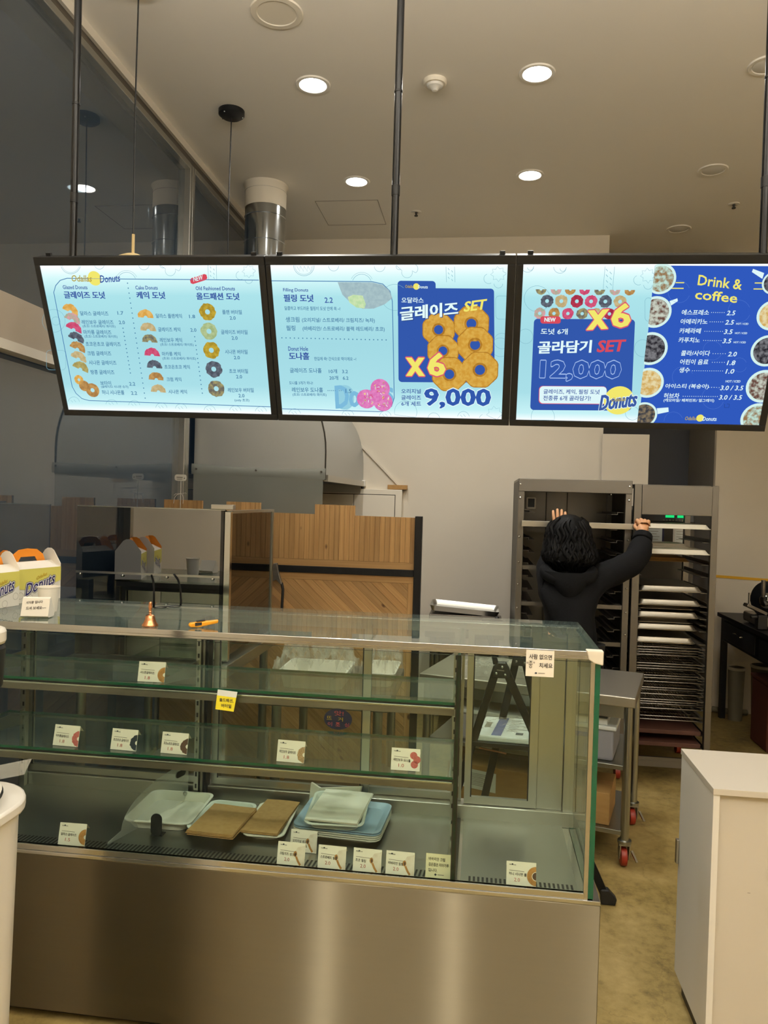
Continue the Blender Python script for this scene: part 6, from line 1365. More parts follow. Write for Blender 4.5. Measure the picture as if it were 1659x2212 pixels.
# ------------------------------------------------------------------ price cards
def price_card(x, y, z, title, price, pic, label, group, rot=0.0, wd=.083, ht=.062, lean=.22, mm='paper', lines=None):
    t = thing('price_card', label, 'price card', (x, y, z), group)
    U = Vector((math.cos(rot), math.sin(rot), 0)); B = Vector((-U.y, U.x, 0))
    V = (Vector((0, 0, -math.cos(lean)))-B*math.sin(lean)).normalized()      # down the card, towards the reader
    N = U.cross(V).normalized()
    if N.y > 0: N = -N
    base = Vector((x, y, z+.0006)); top = base-V*ht
    O = top-U*wd/2
    m = MB(); m.prism([(0, 0), (wd, 0), (wd, ht), (0, ht)], O, U, V, -N, .0006); m.prism([(0, 0), (wd, 0), (wd, .028), (0, .028)], O, U, (B*.55-Vector((0, 0, .6))).normalized(), N, .0004)
    m.build('card', mm, t)
    d = Sheet(O+N*.0002, U, V, N, 1, .00015)
    if lines:
        for i, s_ in enumerate(lines): d.text(s_[0], s_[1], .014+i*.015, s_[2], .014+i*.015+.001, .0095, 'ink', 1)
        d.poly([(wd/2-.012, ht-.010), (wd/2-.008, ht-.0135), (wd/2-.004, ht-.010), (wd/2-.008, ht-.0065)], 'dark_print', 2); d.stroke([(wd/2-.002, ht-.010), (wd/2+.016, ht-.010)], .002, 'grey_ink')
        d.build('print', t); return t
    d.text('Odallas', .007, .0085, .0145, .0085, .0030, 'ink', 1); d.disc(.0165, .008, .0023, 'dark_print', 2, 12); d.text('Donuts', .0188, .0088, .0265, .0090, .0034, 'ink', 1)
    d.stroke([(.008, .024), (.050, .0255)], .0014, 'grey_ink'); n = len(title)
    d.text(title, .007, .0325, min(.057, .007+n*.0062), .034, .0085, 'ink', 1)
    d.text(price, .022, .048, .038, .0485, .0095, 'red_ink', 0)
    if pic in ('tan', 'pink', 'choc', 'mix', 'dark'):
        mn = {'tan': 'donut_tan', 'pink': 'donut_pink', 'choc': 'donut_choc', 'mix': 'donut_mix', 'dark': 'dark_print'}[pic]
        d.ring(wd-.0, .038, .006, .0225, mn, 2, 26, 92, 268, .06 if pic != 'tan' else .0)
    elif pic == 'hole':
        for a, c in ((-.019, .019), (-.009, .030), (-.016, .044)): d.disc(wd+a, c, .0105, 'donut_pink', 2, 22)
    elif pic == 'roll':
        d.ring(wd, .036, .012, .0255, 'donut_tan', 2, 26, 90, 270); d.ring(wd, .036, .0105, .012, 'paper', 3, 22, 90, 270); d.ring(wd, .036, 0.0001, .0105, 'donut_choc', 2, 20, 90, 270)
    else:
        d.poly([(wd-.03, .026), (wd-.022, .012), (wd-.001, .006), (wd-.001, ht-.002), (wd-.012, ht-.004), (wd-.026, .04)], 'cream_cut', 1)
        d.disc(wd-.029, .031, .0052, 'donut_tan', 2, 18, .008); d.disc(wd-.028, .032, .0028, 'donut_choc', 3, 14, .005); d.stroke([(wd-.026, .038), (wd-.02, .05), (wd-.012, ht-.003)], .006, 'donut_tan', 0, 2)
    d.build('print', t)
    return t
G1 = 'price cards on the shelves'; G2 = 'price cards along the case deck'
price_card(-.973, 2.205, 1.0285, '시나몬글레이즈', '1.8', 'tan', 'white cinnamon glaze price card alone on the top glass shelf', G1, .05, .083, .06)
for x, ti, pc, l in ((-1.243, '마카롱글레이즈', 'pink', 'price card with a dark pink half donut, leftmost on the middle shelf'), (-1.056, '초코초코 글레이즈', 'dark', 'price card with a dark grey half donut, second from left on the middle shelf'), (-.896, '초코on초코 글레이즈', 'choc', 'price card with a brown half donut, third from left on the middle shelf'), (-.537, '레인보우 글레이즈', 'mix', 'price card with a speckled half donut on the middle shelf'), (-.196, '레인보우 도나홀', 'hole', 'price card with pink donut holes, rightmost on the middle shelf')):
    price_card(x, 2.205, .8155, ti, '1.0' if pc == 'hole' else '1.8', pc, l, G1, -.04 if pc != 'hole' else 0, .084, .062)
price_card(-1.206, 2.185, .5185, '달라스 글레이즈', '1.5', 'tan', 'price card with a tan half donut, alone at the left of the case deck', G2, .02, .086, .066)
price_card(-.507, 2.275, .5185, '오리지널 생크림', '2.0', 'cut', 'price card standing behind the others, just in front of the white paper tray', G2, -.03, .083, .064)
for x, ti, l in ((-.524, '크림치즈 생크림', 'price card at the left end of the front row on the deck'), (-.402, '스트로베리 필링', 'price card second from left in the front row on the deck'), (-.298, '초코 필링', 'price card third from left in the front row on the deck'), (-.202, '바바리안 필링', 'price card next to the yellow note in the front row on the deck')):
    price_card(x, 2.187, .5185, ti, '2.0', 'cut', l, G2, -.03, .083, .064)
price_card(-.091, 2.187, .5185, '', '', '', 'pale yellow handwritten note card at the right end of the front row', G2, -.02, .074, .066, mm='note_paper', lines=(('바바리안 크림', .008, .055), ('검은점은 치아가루', .008, .066), ('입니다.', .008, .034)))
price_card(.143, 2.187, .5185, '허니 시나몬 롤', '2.0', 'roll', 'price card with a cinnamon roll in the right hand bay of the case', G2, 0, .083, .064)
# notes taped on the front glass
t = thing('taped_note', 'handwritten cream note taped to the upper right of the case front', 'note', (.172, 2.145, 1.125))
m = MB(); m.box(.1345, .2105, 2.1435, 2.1445, 1.124, 1.1965); m.build('paper', 'paper', t)
d = Sheet((.1345, 2.1430, 1.1965), (1, 0, 0), (0, 0, -1), (0, -1, 0), 1, .0002)
d.text('사람 없으면', .008, .018, .070, .018, .014, 'ink', 1); d.text('“종”', .002, .040, .024, .040, .020, 'ink', 0); d.text('치세요', .036, .041, .072, .041, .014, 'ink', 1)
d.poly([(.024, .063), (.028, .060), (.032, .063), (.028, .066)], 'dark_print', 2); d.stroke([(.034, .063), (.052, .063)], .0025, 'grey_ink'); d.build('writing', t)
t = thing('yellow_tag', 'yellow handwritten tag taped over the top shelf edge', 'tag', (-.722, 2.15, .973))
m = MB(); m.m = 0; m.add([(-.750, 2.1500, .975), (-.695, 2.1500, .971), (-.688, 2.1500, 1.012), (-.746, 2.1500, 1.016)], [(0, 1, 2, 3)]); m.m = 1; m.add([(-.746, 2.1500, 1.016), (-.688, 2.1500, 1.012), (-.685, 2.1500, 1.029), (-.744, 2.1500, 1.033)], [(0, 1, 2, 3)])
m.m = 0; m.add([(p.x, 2.151, p.z) for p in m.v[:4]], [(3, 2, 1, 0)]); m.m = 1; m.add([(p.x, 2.151, p.z) for p in m.v[4:8]], [(3, 2, 1, 0)]); m.build('paper', ['yellow_paper', 'label_white'], t)
d = Sheet((-.746, 2.1494, 1.016), (1, 0, -.04), (0, 0, -1), (0, -1, 0), 1, .0002); d.text('올드패션,', .008, .012, .050, .012, .011, 'ink', 1); d.text('버터밀', .014, .028, .044, .028, .011, 'ink', 1); d.build('writing', t)
# ------------------------------------------------------------------ things on top of the case
ZT = 1.1995
def logo(d, u0, v0, w_, h_):
    """lettering of the shop on its boxes: navy letters with white and dark outlines"""
    k = w_/.1; R_ = (u0, v0+.012*k, u0+w_, v0-.016*k)
    for ln, m_, lay in ((.10, 'dark_print', 2), (.055, 'white_print', 2.5)):
        for i in range(10): d.text('Donuts', R_[0]+ln*h_*math.cos(PI*i/5), R_[1]+ln*h_*math.sin(PI*i/5), R_[2]+ln*h_*math.cos(PI*i/5), R_[3]+ln*h_*math.sin(PI*i/5), h_, m_, 1, lay+.02*i, .2)
    d.text('Donuts', *R_, h_, 'logo_navy', 1, 3.2, .2)
    d.text('Odallas', u0+w_*.36, v0-.018*k, u0+w_*.72, v0-.030*k, h_*.30, 'logo_gold', 1, 4, .2)
def donut_box(name, label, corner, ang, L, Wd, H, group):
    """gable carrying box: printed long sides, striped ends, gabled roof with a rounded handle"""
    t = thing(name, label, 'box', corner, group)
    A = Vector((math.sin(ang), math.cos(ang), 0)); B = Vector((-A.y, A.x, 0)); O = Vector(corner)
    def P(a, b_, z): return O+A*a+B*b_+Vector((0, 0, z))
    m = MB(); v = [P(a, b_, z) for z in (0, H) for b_ in (0, Wd) for a in (0, L)]
    m.add(v, [(0, 2, 3, 1), (0, 1, 5, 4), (2, 6, 7, 3), (0, 4, 6, 2), (1, 3, 7, 5)]); m.build('carton', 'box_white', t)
    # roof flaps
    m = MB()
    m.add([P(0, 0, H), P(L, 0, H), P(L, Wd*.42, H+.022), P(0, Wd*.42, H+.022), P(0, Wd, H), P(L, Wd, H), P(L, Wd*.58, H+.022), P(0, Wd*.58, H+.022)], [(0, 1, 2, 3), (5, 4, 7, 6)])
    m.build('roof', 'box_white', t)
    for a0, nm in ((L-.002, 'gable'), (.001, 'gable')):
        m = MB(); q = [(0, H-.001), (0, H+.012), (Wd*.12, H+.03), (Wd*.3, H+.058), (Wd*.42, H+.066), (Wd*.58, H+.066), (Wd*.7, H+.058), (Wd*.88, H+.03), (Wd, H+.012), (Wd, H-.001)]
        m.prism(q, P(a0, 0, 0), B, (0, 0, 1), A, .0015); m.build(nm, 'box_white' if a0 > .01 else 'box_orange', t)
    m = MB(); hp = [(L*.10, H+.018), (L*.16, H+.045), (L*.3, H+.064), (L*.5, H+.068), (L*.7, H+.064), (L*.84, H+.045), (L*.9, H+.018), (L*.72, H+.018), (L*.66, H+.038), (L*.34, H+.038), (L*.28, H+.018)]
    m.prism(hp, P(0, Wd*.5, 0), A, (0, 0, 1), B, .003); m.build('handle', 'box_orange', t)
    # prints: long face towards +A side at b=0 (towards the room), striped end at a=0
    d = Sheet(P(0, 0, H)-B*.0004, A, (0, 0, -1), -B)
    d.poly([(0, 0), (L, 0), (L, H*.42), (L*.8, H*.52), (L*.55, H*.58), (L*.25, H*.62), (L*.1, H*.60), (0, H*.52)], 'box_yellow', 1)
    for a, c in ((.1, .78), (.3, .86), (.9, .72), (.62, .9)): d.ring(L*a, H*c, .011, .0118, 'grey_ink', 1, 20)
    logo(d, L*.2, H*.50, L*.66, H*.36); d.build('print', t)
    d = Sheet(P(0, Wd, H)-A*.0004, -B, (0, 0, -1), -A)
    d.poly([(0, 0), (Wd, 0), (Wd, H), (0, H)], 'box_yellow', .5)
    for i in range(9): d.poly([(0, H*(i+.1)/9), (Wd, H*(i+.1)/9), (Wd, H*(i+.55)/9), (0, H*(i+.55)/9)], 'box_orange', 1)
    d.build('stripes', t)
    return t
GB = 'donut carrying boxes on the case'
donut_box('donut_box', 'yellow and white donut carrying box with an orange handle, right one of two', (-1.595, 2.485, ZT), .30, .195, .115, .118, GB)
donut_box('donut_box', 'donut carrying box cut by the left edge of the photo', (-1.600, 2.300, ZT), .20, .165, .108, .118, GB)
t = thing('paper_cup', 'white paper cup standing behind the folded sign on the case', 'cup', (-1.405, 2.37, ZT))
m = MB(); m.lathe([(.0001, .002), (.026, .002), (.027, 0), (.034, .078), (.0355, .079), (.0355, .082), (.033, .082), (.0255, .004), (.0001, .004)], (-1.405, 2.37, ZT), 36); m.build('cup', 'paper', t, smooth=True)
t = thing('folded_sign', 'white folded paper sign with two handwritten lines, left on the case', 'sign', (-1.36, 2.27, ZT))
A = Vector((.98, .2, 0)).normalized(); B = Vector((-A.y, A.x, 0)); O = Vector((-1.405, 2.215, ZT+.002))
m = MB(); m.prism([(0, .005), (.008, 0), (.052, .0), (.058, .010), (.024, .062), (.018, .058)], O, B, (0, 0, 1), A, .083); m.build('paper', 'paper', t)
Vd = (Vector((0, 0, -.053))-B*.018).normalized(); Nn = A.cross(Vd).normalized(); Nn = Nn if Nn.y < 0 else -Nn
d = Sheet(O+B*.018+Vector((0, 0, .058))+Nn*.0004, A, Vd, Nn, 1, .0003); d.text('시식용 입니다', .012, .014, .062, .010, .009, 'ink', 1); d.text('드셔 보세요~~', .014, .032, .074, .028, .010, 'ink', 1); d.build('writing', t)
d = Sheet(O-A*.0005+B*.01+Vector((0, 0, .016)), -B, (0, 0, -1), -A, 1, .0003)
for i in range(3): d.poly([(-.006-i*.012, 0), (-.001-i*.012, 0), (-.001-i*.012, .012), (-.006-i*.012, .012)], 'logo_navy', 1)
d.build('print', t)
t = thing('hand_bell', 'small copper hand bell on the front edge of the case top', 'bell', (-.975, 2.195, ZT))
m = MB(); m.lathe([(q*.88, z*.74) for q, z in [(.022, .002), (.0265, 0), (.0275, .003), (.026, .008), (.021, .016), (.017, .028), (.0155, .040), (.012, .046), (.005, .048), (.0001, .049)]], (-.975, 2.195, ZT), 36); m.build('cup', 'copper', t, smooth=60)
m = MB(); m.lathe([(q*.88, z*.74) for q, z in [(.0001, .048), (.006, .049), (.004, .054), (.006, .058), (.004, .062), (.0058, .070), (.0068, .080), (.0052, .088), (.006, .092), (.0045, .098), (.0001, .100)]], (-.975, 2.195, ZT), 18); m.build('handle', 'copper', t, smooth=60)
t = thing('utility_knife', 'yellow box cutter with black slider on the case top', 'box cutter', (-.83, 2.23, ZT))
A = Vector((.82, .57, 0)).normalized(); B = Vector((-A.y, A.x, 0)); O = Vector((-.852, 2.192, ZT+.0005))
m = MB(); m.prism([(0, .006), (.006, .001), (.03, 0), (.088, .010), (.09, .020), (.03, .016), (.004, .014)], O, A, (0, 0, 1), B, .016); m.build('body', 'orange_plastic', t, bev=.003)
m = MB(); m.prism([(.018, .0045), (.038, .0065), (.038, .0155), (.018, .0145)], O-B*.0008, A, (0, 0, 1), B, .0176); m.build('grip_band', 'black_plastic', t)
m = MB(); m.prism([(.024, .0155), (.050, .0185), (.050, .023), (.030, .021), (.024, .019)], O+B*.003, A, (0, 0, 1), B, .010); m.build('slider', 'black_plastic', t, bev=.001)
m = MB(); m.prism([(.06, .0175), (.096, .022), (.096, .0235), (.06, .0195)], O+B*.0065, A, (0, 0, 1), B, .001); m.build('blade', 'chrome', t)
t = thing('eyeglasses', 'black-rimmed glasses standing on their lenses with temples up', 'glasses', (-1.075, 2.555, ZT))
A = Vector((.72, .69, 0)).normalized(); B = Vector((-A.y, A.x, 0)); O = Vector((-1.100, 2.520, ZT))
def gp(a, b_, z): return O+A*a+B*b_+Vector((0, 0, z))
for a0 in (.0, .052):
    m = MB(); m.tube([gp(a0+.022+.022*math.cos(2*PI*i/20), .016+.016*math.sin(2*PI*i/20), .003) for i in range(20)], .0017, 6, closed=True); o = m.build('lens_rim', 'black_plastic', t)
    k = MB(); k.add([gp(a0+.022+.021*math.cos(2*PI*i/20), .016+.015*math.sin(2*PI*i/20), .003) for i in range(20)], [tuple(range(20))]); k.build('lens', 'case_glass', o)
m = MB(); m.tube([gp(.044, .02, .003), gp(.048, .023, .004), gp(.052, .02, .003)], .0018, 6); m.build('bridge', 'black_plastic', t)
for a0, bend in ((.0, -.014), (.097, -.03)):
    m = MB(); m.tube([gp(a0, .02, .003), gp(a0, .018, .02), gp(a0+bend*.15, .016, .07), gp(a0+bend*.5, .012, .098), gp(a0+bend*1.1, .006, .118)], [.0042, .0040, .0034, .0042, .0034], 8); m.build('temple', 'pole_black', t)

# ------------------------------------------------------------------ customer side: white cabinet, rounded bin and dispenser
t = thing('white_cabinet', 'white laminate cabinet at the lower right beside the aisle', 'cabinet', (1.05, 2.47, 0))
m = MB(); m.box(.681, 1.42, 2.285, 2.645, .782, .8); m.build('top', 'white_laminate', t, bev=.001)
m = MB(); m.box(.683, .701, 2.289, 2.641, .06, .782); m.build('side', 'grey_laminate', t, bev=.0008)  # sides paler than the front: light from the left put into the colour
m = MB(); m.box(1.40, 1.418, 2.289, 2.641, .06, .782); m.build('side', 'grey_laminate', t, bev=.0008)
m = MB(); m.box(.701, 1.40, 2.305, 2.315, .06, .782); m.box(.701, 1.40, 2.315, 2.62, .06, .075); o = m.build('front_panel', 'white_laminate', t)
d = Sheet((.79, 2.3046, .50), (1, 0, .2), (0, 0, -1), (0, -1, 0)); d.stroke([(0, 0), (.008, .002)], .002, 'grey_ink'); d.build('scuff', o)
m = MB(); m.box(.701, 1.40, 2.620, 2.638, .076, .78); o = m.build('door', 'white_laminate', t)
m = MB(); m.box(.674, .683, 2.63, 2.648, .42, .50); m.build('hinge', 'aluminium', o, bev=.002)
m = MB(); m.box(.70, 1.40, 2.32, 2.61, 0, .06); m.build('plinth', 'dark_steel', t)
def rbox(name, mm, c, hx, hy, rad, z0, z1, parent, taper=0.0, bev=.004):
    m = MB(); P = rrect(-hx, -hy, hx, hy, rad, 8); n = len(P)
    m.add([(c[0]+a*(1-taper), c[1]+b_*(1-taper), z0) for a, b_ in P]+[(c[0]+a, c[1]+b_, z1) for a, b_ in P], [tuple(range(n))[::-1], tuple(range(n, 2*n))]+[(i, (i+1) % n, n+(i+1) % n, n+i) for i in range(n)])
    return m.build(name, mm, parent, bev=bev, smooth=50)
t = thing('waste_bin', 'tall white round-cornered cabinet at the left edge of the photo', 'bin', (-1.16, 1.46, 0))
BX, BY = -1.195, 1.44
rbox('body', 'white_plastic', (BX, BY), .215, .20, .12, 0, .895, t, .09)
rbox('lid', 'white_plastic', (BX, BY), .228, .212, .13, .895, .922, t, 0, .006)
t2 = thing('drip_tray', 'round white tray with black ring grooves on the white bin', 'tray', (BX+.02, BY, .922))
m = MB(); m.lathe([(.0001, .0), (.188, .0), (.192, .028), (.186, .030), (.182, .020), (.0001, .020)], (BX+.02, BY, .922), 48); m.build('ring', 'white_plastic', t2, smooth=True)
m = MB()
P = []
for i in range(9): P += [(.018+i*.02, .021), (.021+i*.02, .027), (.032+i*.02, .027), (.035+i*.02, .021)]
m.lathe([(.0001, .021)]+P+[(.186, .0205)], (BX+.02, BY, .922), 48); m.build('grooves', 'black_plastic', t2, smooth=True)
t = thing('dispenser', 'black dispenser with white cap and white stickers on a black pole, left edge', 'dispenser', (-1.15, 1.44, .945))
m = MB(); m.cyl((-1.15, 1.44, .952), (-1.15, 1.44, 1.20), .022, 16); m.build('pole', 'black_plastic', t, smooth=True)
rbox('body', 'black_plastic', (-1.073, 1.44), .108, .07, .05, 1.185, 1.278, t, .05, .008)
rbox('cap', 'white_plastic', (-1.073, 1.44), .108, .07, .05, 1.278, 1.312, t, -.0, .008)
d = Sheet((-1.140, 1.3692, 1.278), (1, 0, 0), (0, 0, -1), (0, -1, 0), 1, .0004)
for v0, v1 in ((.045, .065), (.078, .094)): d.poly([(.03, v0), (.165, v0), (.165, v1), (.03, v1)], 'label_white', 1)
d.stroke([(.135, .052), (.16, .052)], .004, 'ink', 0, 2); d.stroke([(.14, .059), (.16, .059)], .003, 'ink', 0, 2); d.stroke([(.14, .088), (.16, .088)], .003, 'ink', 0, 2); d.disc(.152, .018, .0035, 'white_print', 1, 16); d.poly([(.1485, .0175), (.152, .010), (.1555, .0175)], 'white_print', 2)
d.build('stickers', t)
m = MB(); m.add([(-1.10, 1.37, 1.015), (-.895, 1.46, 1.05), (-.905, 1.45, 1.02), (-1.10, 1.36, .99)], [(0, 1, 2, 3)]); m.add([p+Vector((0, .002, 0)) for p in m.v], [(3, 2, 1, 0)]); m.build('drip_guard', 'acrylic', t)

# ------------------------------------------------------------------ prep table on casters, turned a little
TU = Vector((-.966, .259, 0)).normalized(); TV = Vector((.259, .966, 0)).normalized(); TO = Vector((.693, 3.456, 0))
def tp(a, b_, z): return TO+TU*a+TV*b_+Vector((0, 0, z))
def tbox(m, a0, a1, b0, b1, z0, z1):
    m.add([tp(a, b_, z) for z in (z0, z1) for b_ in (b0, b1) for a in (a0, a1)], [(0, 2, 3, 1), (4, 5, 7, 6), (0, 1, 5, 4), (2, 6, 7, 3), (0, 4, 6, 2), (1, 3, 7, 5)])
t = thing('prep_table', 'stainless worktable on red casters behind the display case', 'table', tp(.5, .28, 0))
m = MB(); tbox(m, 0, 1.0, 0, .56, .715, .76); m.build('top', 'table_steel', t, bev=.004)
for a, c in ((.03, .04), (.97, .04), (.03, .52), (.97, .52)):
    m = MB(); p = tp(a, c, 0); m.cyl((p.x, p.y, .105), (p.x, p.y, .715), .019, 18); m.lathe([(.019, .105), (.03, .105), (.03, .117), (.019, .12)], (p.x, p.y, 0), 20); m.build('leg', 'steel', t, smooth=True)
    m = MB(); m.box(p.x-.026, p.x+.024, p.y-.024, p.y+.024, .098, .105); m.prism([(-.024, .098), (.024, .098), (.03, .06), (.012, .03), (-.004, .03), (-.02, .07)], (p.x+.018, p.y, 0), (0, 1, 0), (0, 0, 1), (1, 0, 0), .004); m.prism([(-.024, .098), (.024, .098), (.03, .06), (.012, .03), (-.004, .03), (-.02, .07)], (p.x-.022, p.y, 0), (0, 1, 0), (0, 0, 1), (1, 0, 0), .004)
    o = m.build('caster', 'aluminium', t)
    m = MB(); m.lathe([(.0001, -.015), (.03, -.015), (.040, -.012), (.042, -.004), (.042, .004), (.040, .012), (.03, .015), (.0001, .015)], (p.x-.002, p.y+.006, .042), 30, 'X'); m.build('wheel', 'red_rubber', o, smooth=True)
    m = MB(); m.bar((p.x+.03, p.y-.01, .075), (p.x+.05, p.y-.035, .035), .012, .005); m.build('brake_pedal', 'chrome', o)
for z in (.448, .158):
    m = MB(); tbox(m, .045, .955, .03, .53, z-.022, z); m.build('shelf', 'steel', t, bev=.003)
m = MB(); tbox(m, .05, .95, .02, .035, .66, .715); m.build('apron', 'steel', t)
def storage_box(a0, a1, b0, b1, z, h, label, mm, grip, lid=True):
    t = thing('storage_box', label, 'plastic box', tp((a0+a1)/2, (b0+b1)/2, z), 'plastic boxes under the worktable')
    m = MB(); tbox(m, a0+.012, a1-.012, b0+.012, b1-.012, z+.0005, z+h-.015); m.build('tub', mm, t, bev=.012)
    m = MB(); tbox(m, a0, a1, b0, b1, z+h-.02, z+h); m.build('lid', 'label_white', t, bev=.006)
    m = MB(); tbox(m, (a0+a1)/2-.05, (a0+a1)/2+.05, b0+.004, b0+.013, z+h*.62, z+h*.62+.02); m.build('grip', grip, t, bev=.004)
storage_box(.08, .42, .05, .40, .448, .16, 'translucent plastic box with a blue grip on the middle shelf, by the aisle', 'clear_plastic', 'blue_print')
storage_box(.46, .86, .06, .42, .448, .15, 'translucent plastic box with a dark grip on the middle shelf, deeper behind the case', 'clear_plastic', 'black_plastic')
def carton(name, label, a0, a1, b0, b1, z, h, lab=None):
    t = thing(name, label, 'cardboard box', tp((a0+a1)/2, (b0+b1)/2, z), 'cardboard boxes under the worktable')
    m = MB(); tbox(m, a0, a1, b0, b1, z+.0005, z+h); m.build('carton', 'cardboard', t, bev=.003)
    m = MB(); tbox(m, a0-.0003, a1+.0003, (b0+b1)/2-.025, (b0+b1)/2+.025, z+h-.04, z+h+.0006); m.build('tape', 'kraft', t)
    if lab:
        d = Sheet(tp(lab[0], b0, lab[2])-TV*.0006, -TU, (0, 0, -1), -TV, 1, .0004); w_, h_ = lab[1], lab[3]
        d.poly([(0, 0), (w_, .008), (w_, h_), (0, h_-.008)], 'label_white', 1)
        for i in range(9): d.stroke([(.012, .02+i*(h_-.04)/9), (w_-.02-.02*(i % 3), .024+i*(h_-.04)/9)], .0025, 'grey_ink', 0, 2)
        d.build('label', t)
carton('cardboard_box', 'small cardboard box on the bottom shelf, visible by the aisle', .10, .32, .06, .34, .158, .145)
carton('cardboard_box', 'large cardboard box with a white label on the bottom shelf', .36, .86, .05, .45, .158, .18, (.78, .16, .32, .10))
m = MB(); tbox(m, .12, .40, .06, .32, .609, .639); tag(m.build('flat_box', 'label_white', bev=.004), 'flat white box lying on the blue-gripped plastic box under the worktable top', 'box')
# crumpled clear bags lying on the worktable and on the counter behind the case
def film(name, label, c, sx, sy, h, seed, group):
    rnd = random.Random(seed); m = MB(); off = rnd.uniform(0, 50)
    def fn(a, b_):
        q = math.sin(PI*a)*math.sin(PI*b_); n_ = noise.noise(Vector((a*7+off, b_*7, seed)))*.6+noise.noise(Vector((a*17+off, b_*15, seed)))*.8
        return (c[0]+(a-.5)*sx*(1+.1*n_), c[1]+(b_-.5)*sy+.02*n_, c[2]+.004+h*max(0, q**.3*(.8+.7*n_)))
    m.grid(fn, 30, 22); o = m.build(name, 'plastic_film'); tag(o, label, 'plastic bag', group)
    return o

# ------------------------------------------------------------------ low counter behind the case with trays in clear bags
leg_table('counter', 'low wooden counter right behind the case, holding bagged trays', 'counter', -.86, -.34, 3.02, 3.62, .80, 'dull_steel', 'steel', .35)
def tray_at(name, label, c, wx, wy, h, m_, z0, group=None): return tray(name, label, c, (1, 0), wx, wy, h, m_, z0, group)
tray_at('white_tub', 'white plastic tub in a clear bag behind the case, left one', (-.68, 3.25), .29, .28, .07, 'white_plastic', .801, 'white tubs in clear bags')
tray_at('white_tub', 'white plastic tub in a clear bag behind the case, right one', (-.41, 3.35), .14, .28, .06, 'white_plastic', .801, 'white tubs in clear bags')
film('plastic_bag', 'crumpled clear plastic bag over the left white tub behind the case', (-.68, 3.22, .80), .36, .36, .23, 3, 'clear plastic bags behind the case')
film('plastic_bag', 'crumpled clear plastic bag over the right white tub behind the case', (-.41, 3.32, .80), .17, .36, .20, 8, 'clear plastic bags behind the case')
film('plastic_bag', 'clear plastic bag lying flat on the stainless worktable', (.1, 3.85, .76), .36, .3, .05, 5, 'clear plastic bags behind the case')

# ------------------------------------------------------------------ step ladder
t = thing('step_ladder', 'black folding step ladder behind the right bay of the case', 'step ladder', (.15, 3.25, 0))
def lad(p, q, w_=.032, h_=.018, mm='black_metal', nm='leg', bev=.003):
    m = MB(); m.bar(p, q, w_, h_, (0, 1, 0)); return m.build(nm, mm, t, bev=bev)
F1 = dict(a=(.098, 3.16), l=(-.175, 3.16), r=(.545, 3.16)); F2 = dict(a=(.19, 3.42), l=(.0, 3.42), r=(.435, 3.42))
for F_ in (F1, F2):
    (ax, ay), (lx, ly), (rx, ry) = F_['a'], F_['l'], F_['r']
    lad((ax-.014, ay, .93), (lx, ly, .02)); lad((ax+.014, ay, .93), (rx, ry, .02))
    m = MB(); m.prism([(ax-.035, .885), (ax-.032, .925), (ax-.012, .95), (ax+.02, .95), (ax+.036, .925), (ax+.038, .885)], (0, ay-.014, 0), (1, 0, 0), (0, 0, 1), (0, 1, 0), .028); o = m.build('hinge', 'black_plastic', t, bev=.004)
    for dx, z in ((-.018, .905), (.018, .90), (.005, .932)):
        k = MB(); k.ball((ax+dx, ay-.015, z), .006, .004, .006, 10, 6); k.build('rivet', 'chrome', o)
    for x in (lx, rx):
        s = -1 if x == lx else 1
        m = MB(); m.prism([(x-.022, 0), (x+.022+.012*s, 0), (x+.03*s+.01, .025), (x+.006, .06), (x-.026, .06)], (0, ay-.018, 0), (1, 0, 0), (0, 0, 1), (0, 1, 0), .036); m.build('foot', 'black_plastic', t, bev=.005)
    lad((ax-.02, ay, .94), (ax-.05, ay, 1.06), .022, .016, nm='handle_post')
m = MB(); m.tube([(.048, 3.16, 1.06), (.05, 3.17, 1.075), (.14, 3.44, 1.075), (.14, 3.45, 1.06)], .011, 10); m.build('handle_bar', 'black_plastic', t)
m = MB(); m.add([(-.012, 3.15, .60), (.30, 3.13, .60), (.34, 3.46, .60), (.03, 3.46, .60)]+[(-.012, 3.15, .622), (.30, 3.13, .622), (.34, 3.46, .622), (.03, 3.46, .622)], [(3, 2, 1, 0), (4, 5, 6, 7), (0, 1, 5, 4), (1, 2, 6, 5), (2, 3, 7, 6), (3, 0, 4, 7)]); m.build('step', 'black_plastic', t, bev=.004)
m = MB(); m.bar((.02, 3.138, .60), (.13, 3.135, .585), .006, .006); m.build('latch', 'copper', t)
d = Sheet((F1['a'][0]-.022, F1['a'][1]-.0145, .925), (1, 0, 0), (0, 0, -1), (0, -1, 0)); d.stroke([(.006, .006), (.036, .008)], .004, 'grey_ink'); d.build('marking', t)
t = thing('packet', 'plastic-wrapped white and blue packet lying on the ladder step', 'packet', (.16, 3.3, .623))
m = MB(); m.add([(-.004, 3.155, .6225), (.285, 3.14, .6225), (.325, 3.44, .6225), (.045, 3.45, .6225)]+[(.0, 3.158, .645), (.282, 3.145, .645), (.322, 3.436, .645), (.048, 3.446, .645)], [(3, 2, 1, 0), (4, 5, 6, 7), (0, 1, 5, 4), (1, 2, 6, 5), (2, 3, 7, 6), (3, 0, 4, 7)]); m.build('bundle', 'label_white', t, bev=.006)
U_ = Vector((.282, -.013, 0)).normalized(); V_ = Vector((-.048, -.288, 0)).normalized()
d = Sheet((.048, 3.446, .6455), U_, V_, (0, 0, 1), 1, .0005)
d.poly([(.065, .01), (.105, .01), (.105, .28), (.065, .28)], 'blue_print', 1); d.poly([(.235, .06), (.265, .06), (.265, .28), (.235, .28)], 'blue_print', 1); d.poly([(.02, .09), (.045, .09), (.045, .17), (.02, .17)], 'bin_grey', 1); d.poly([(.16, .22), (.19, .22), (.19, .25), (.16, .25)], 'dark_print', 1)
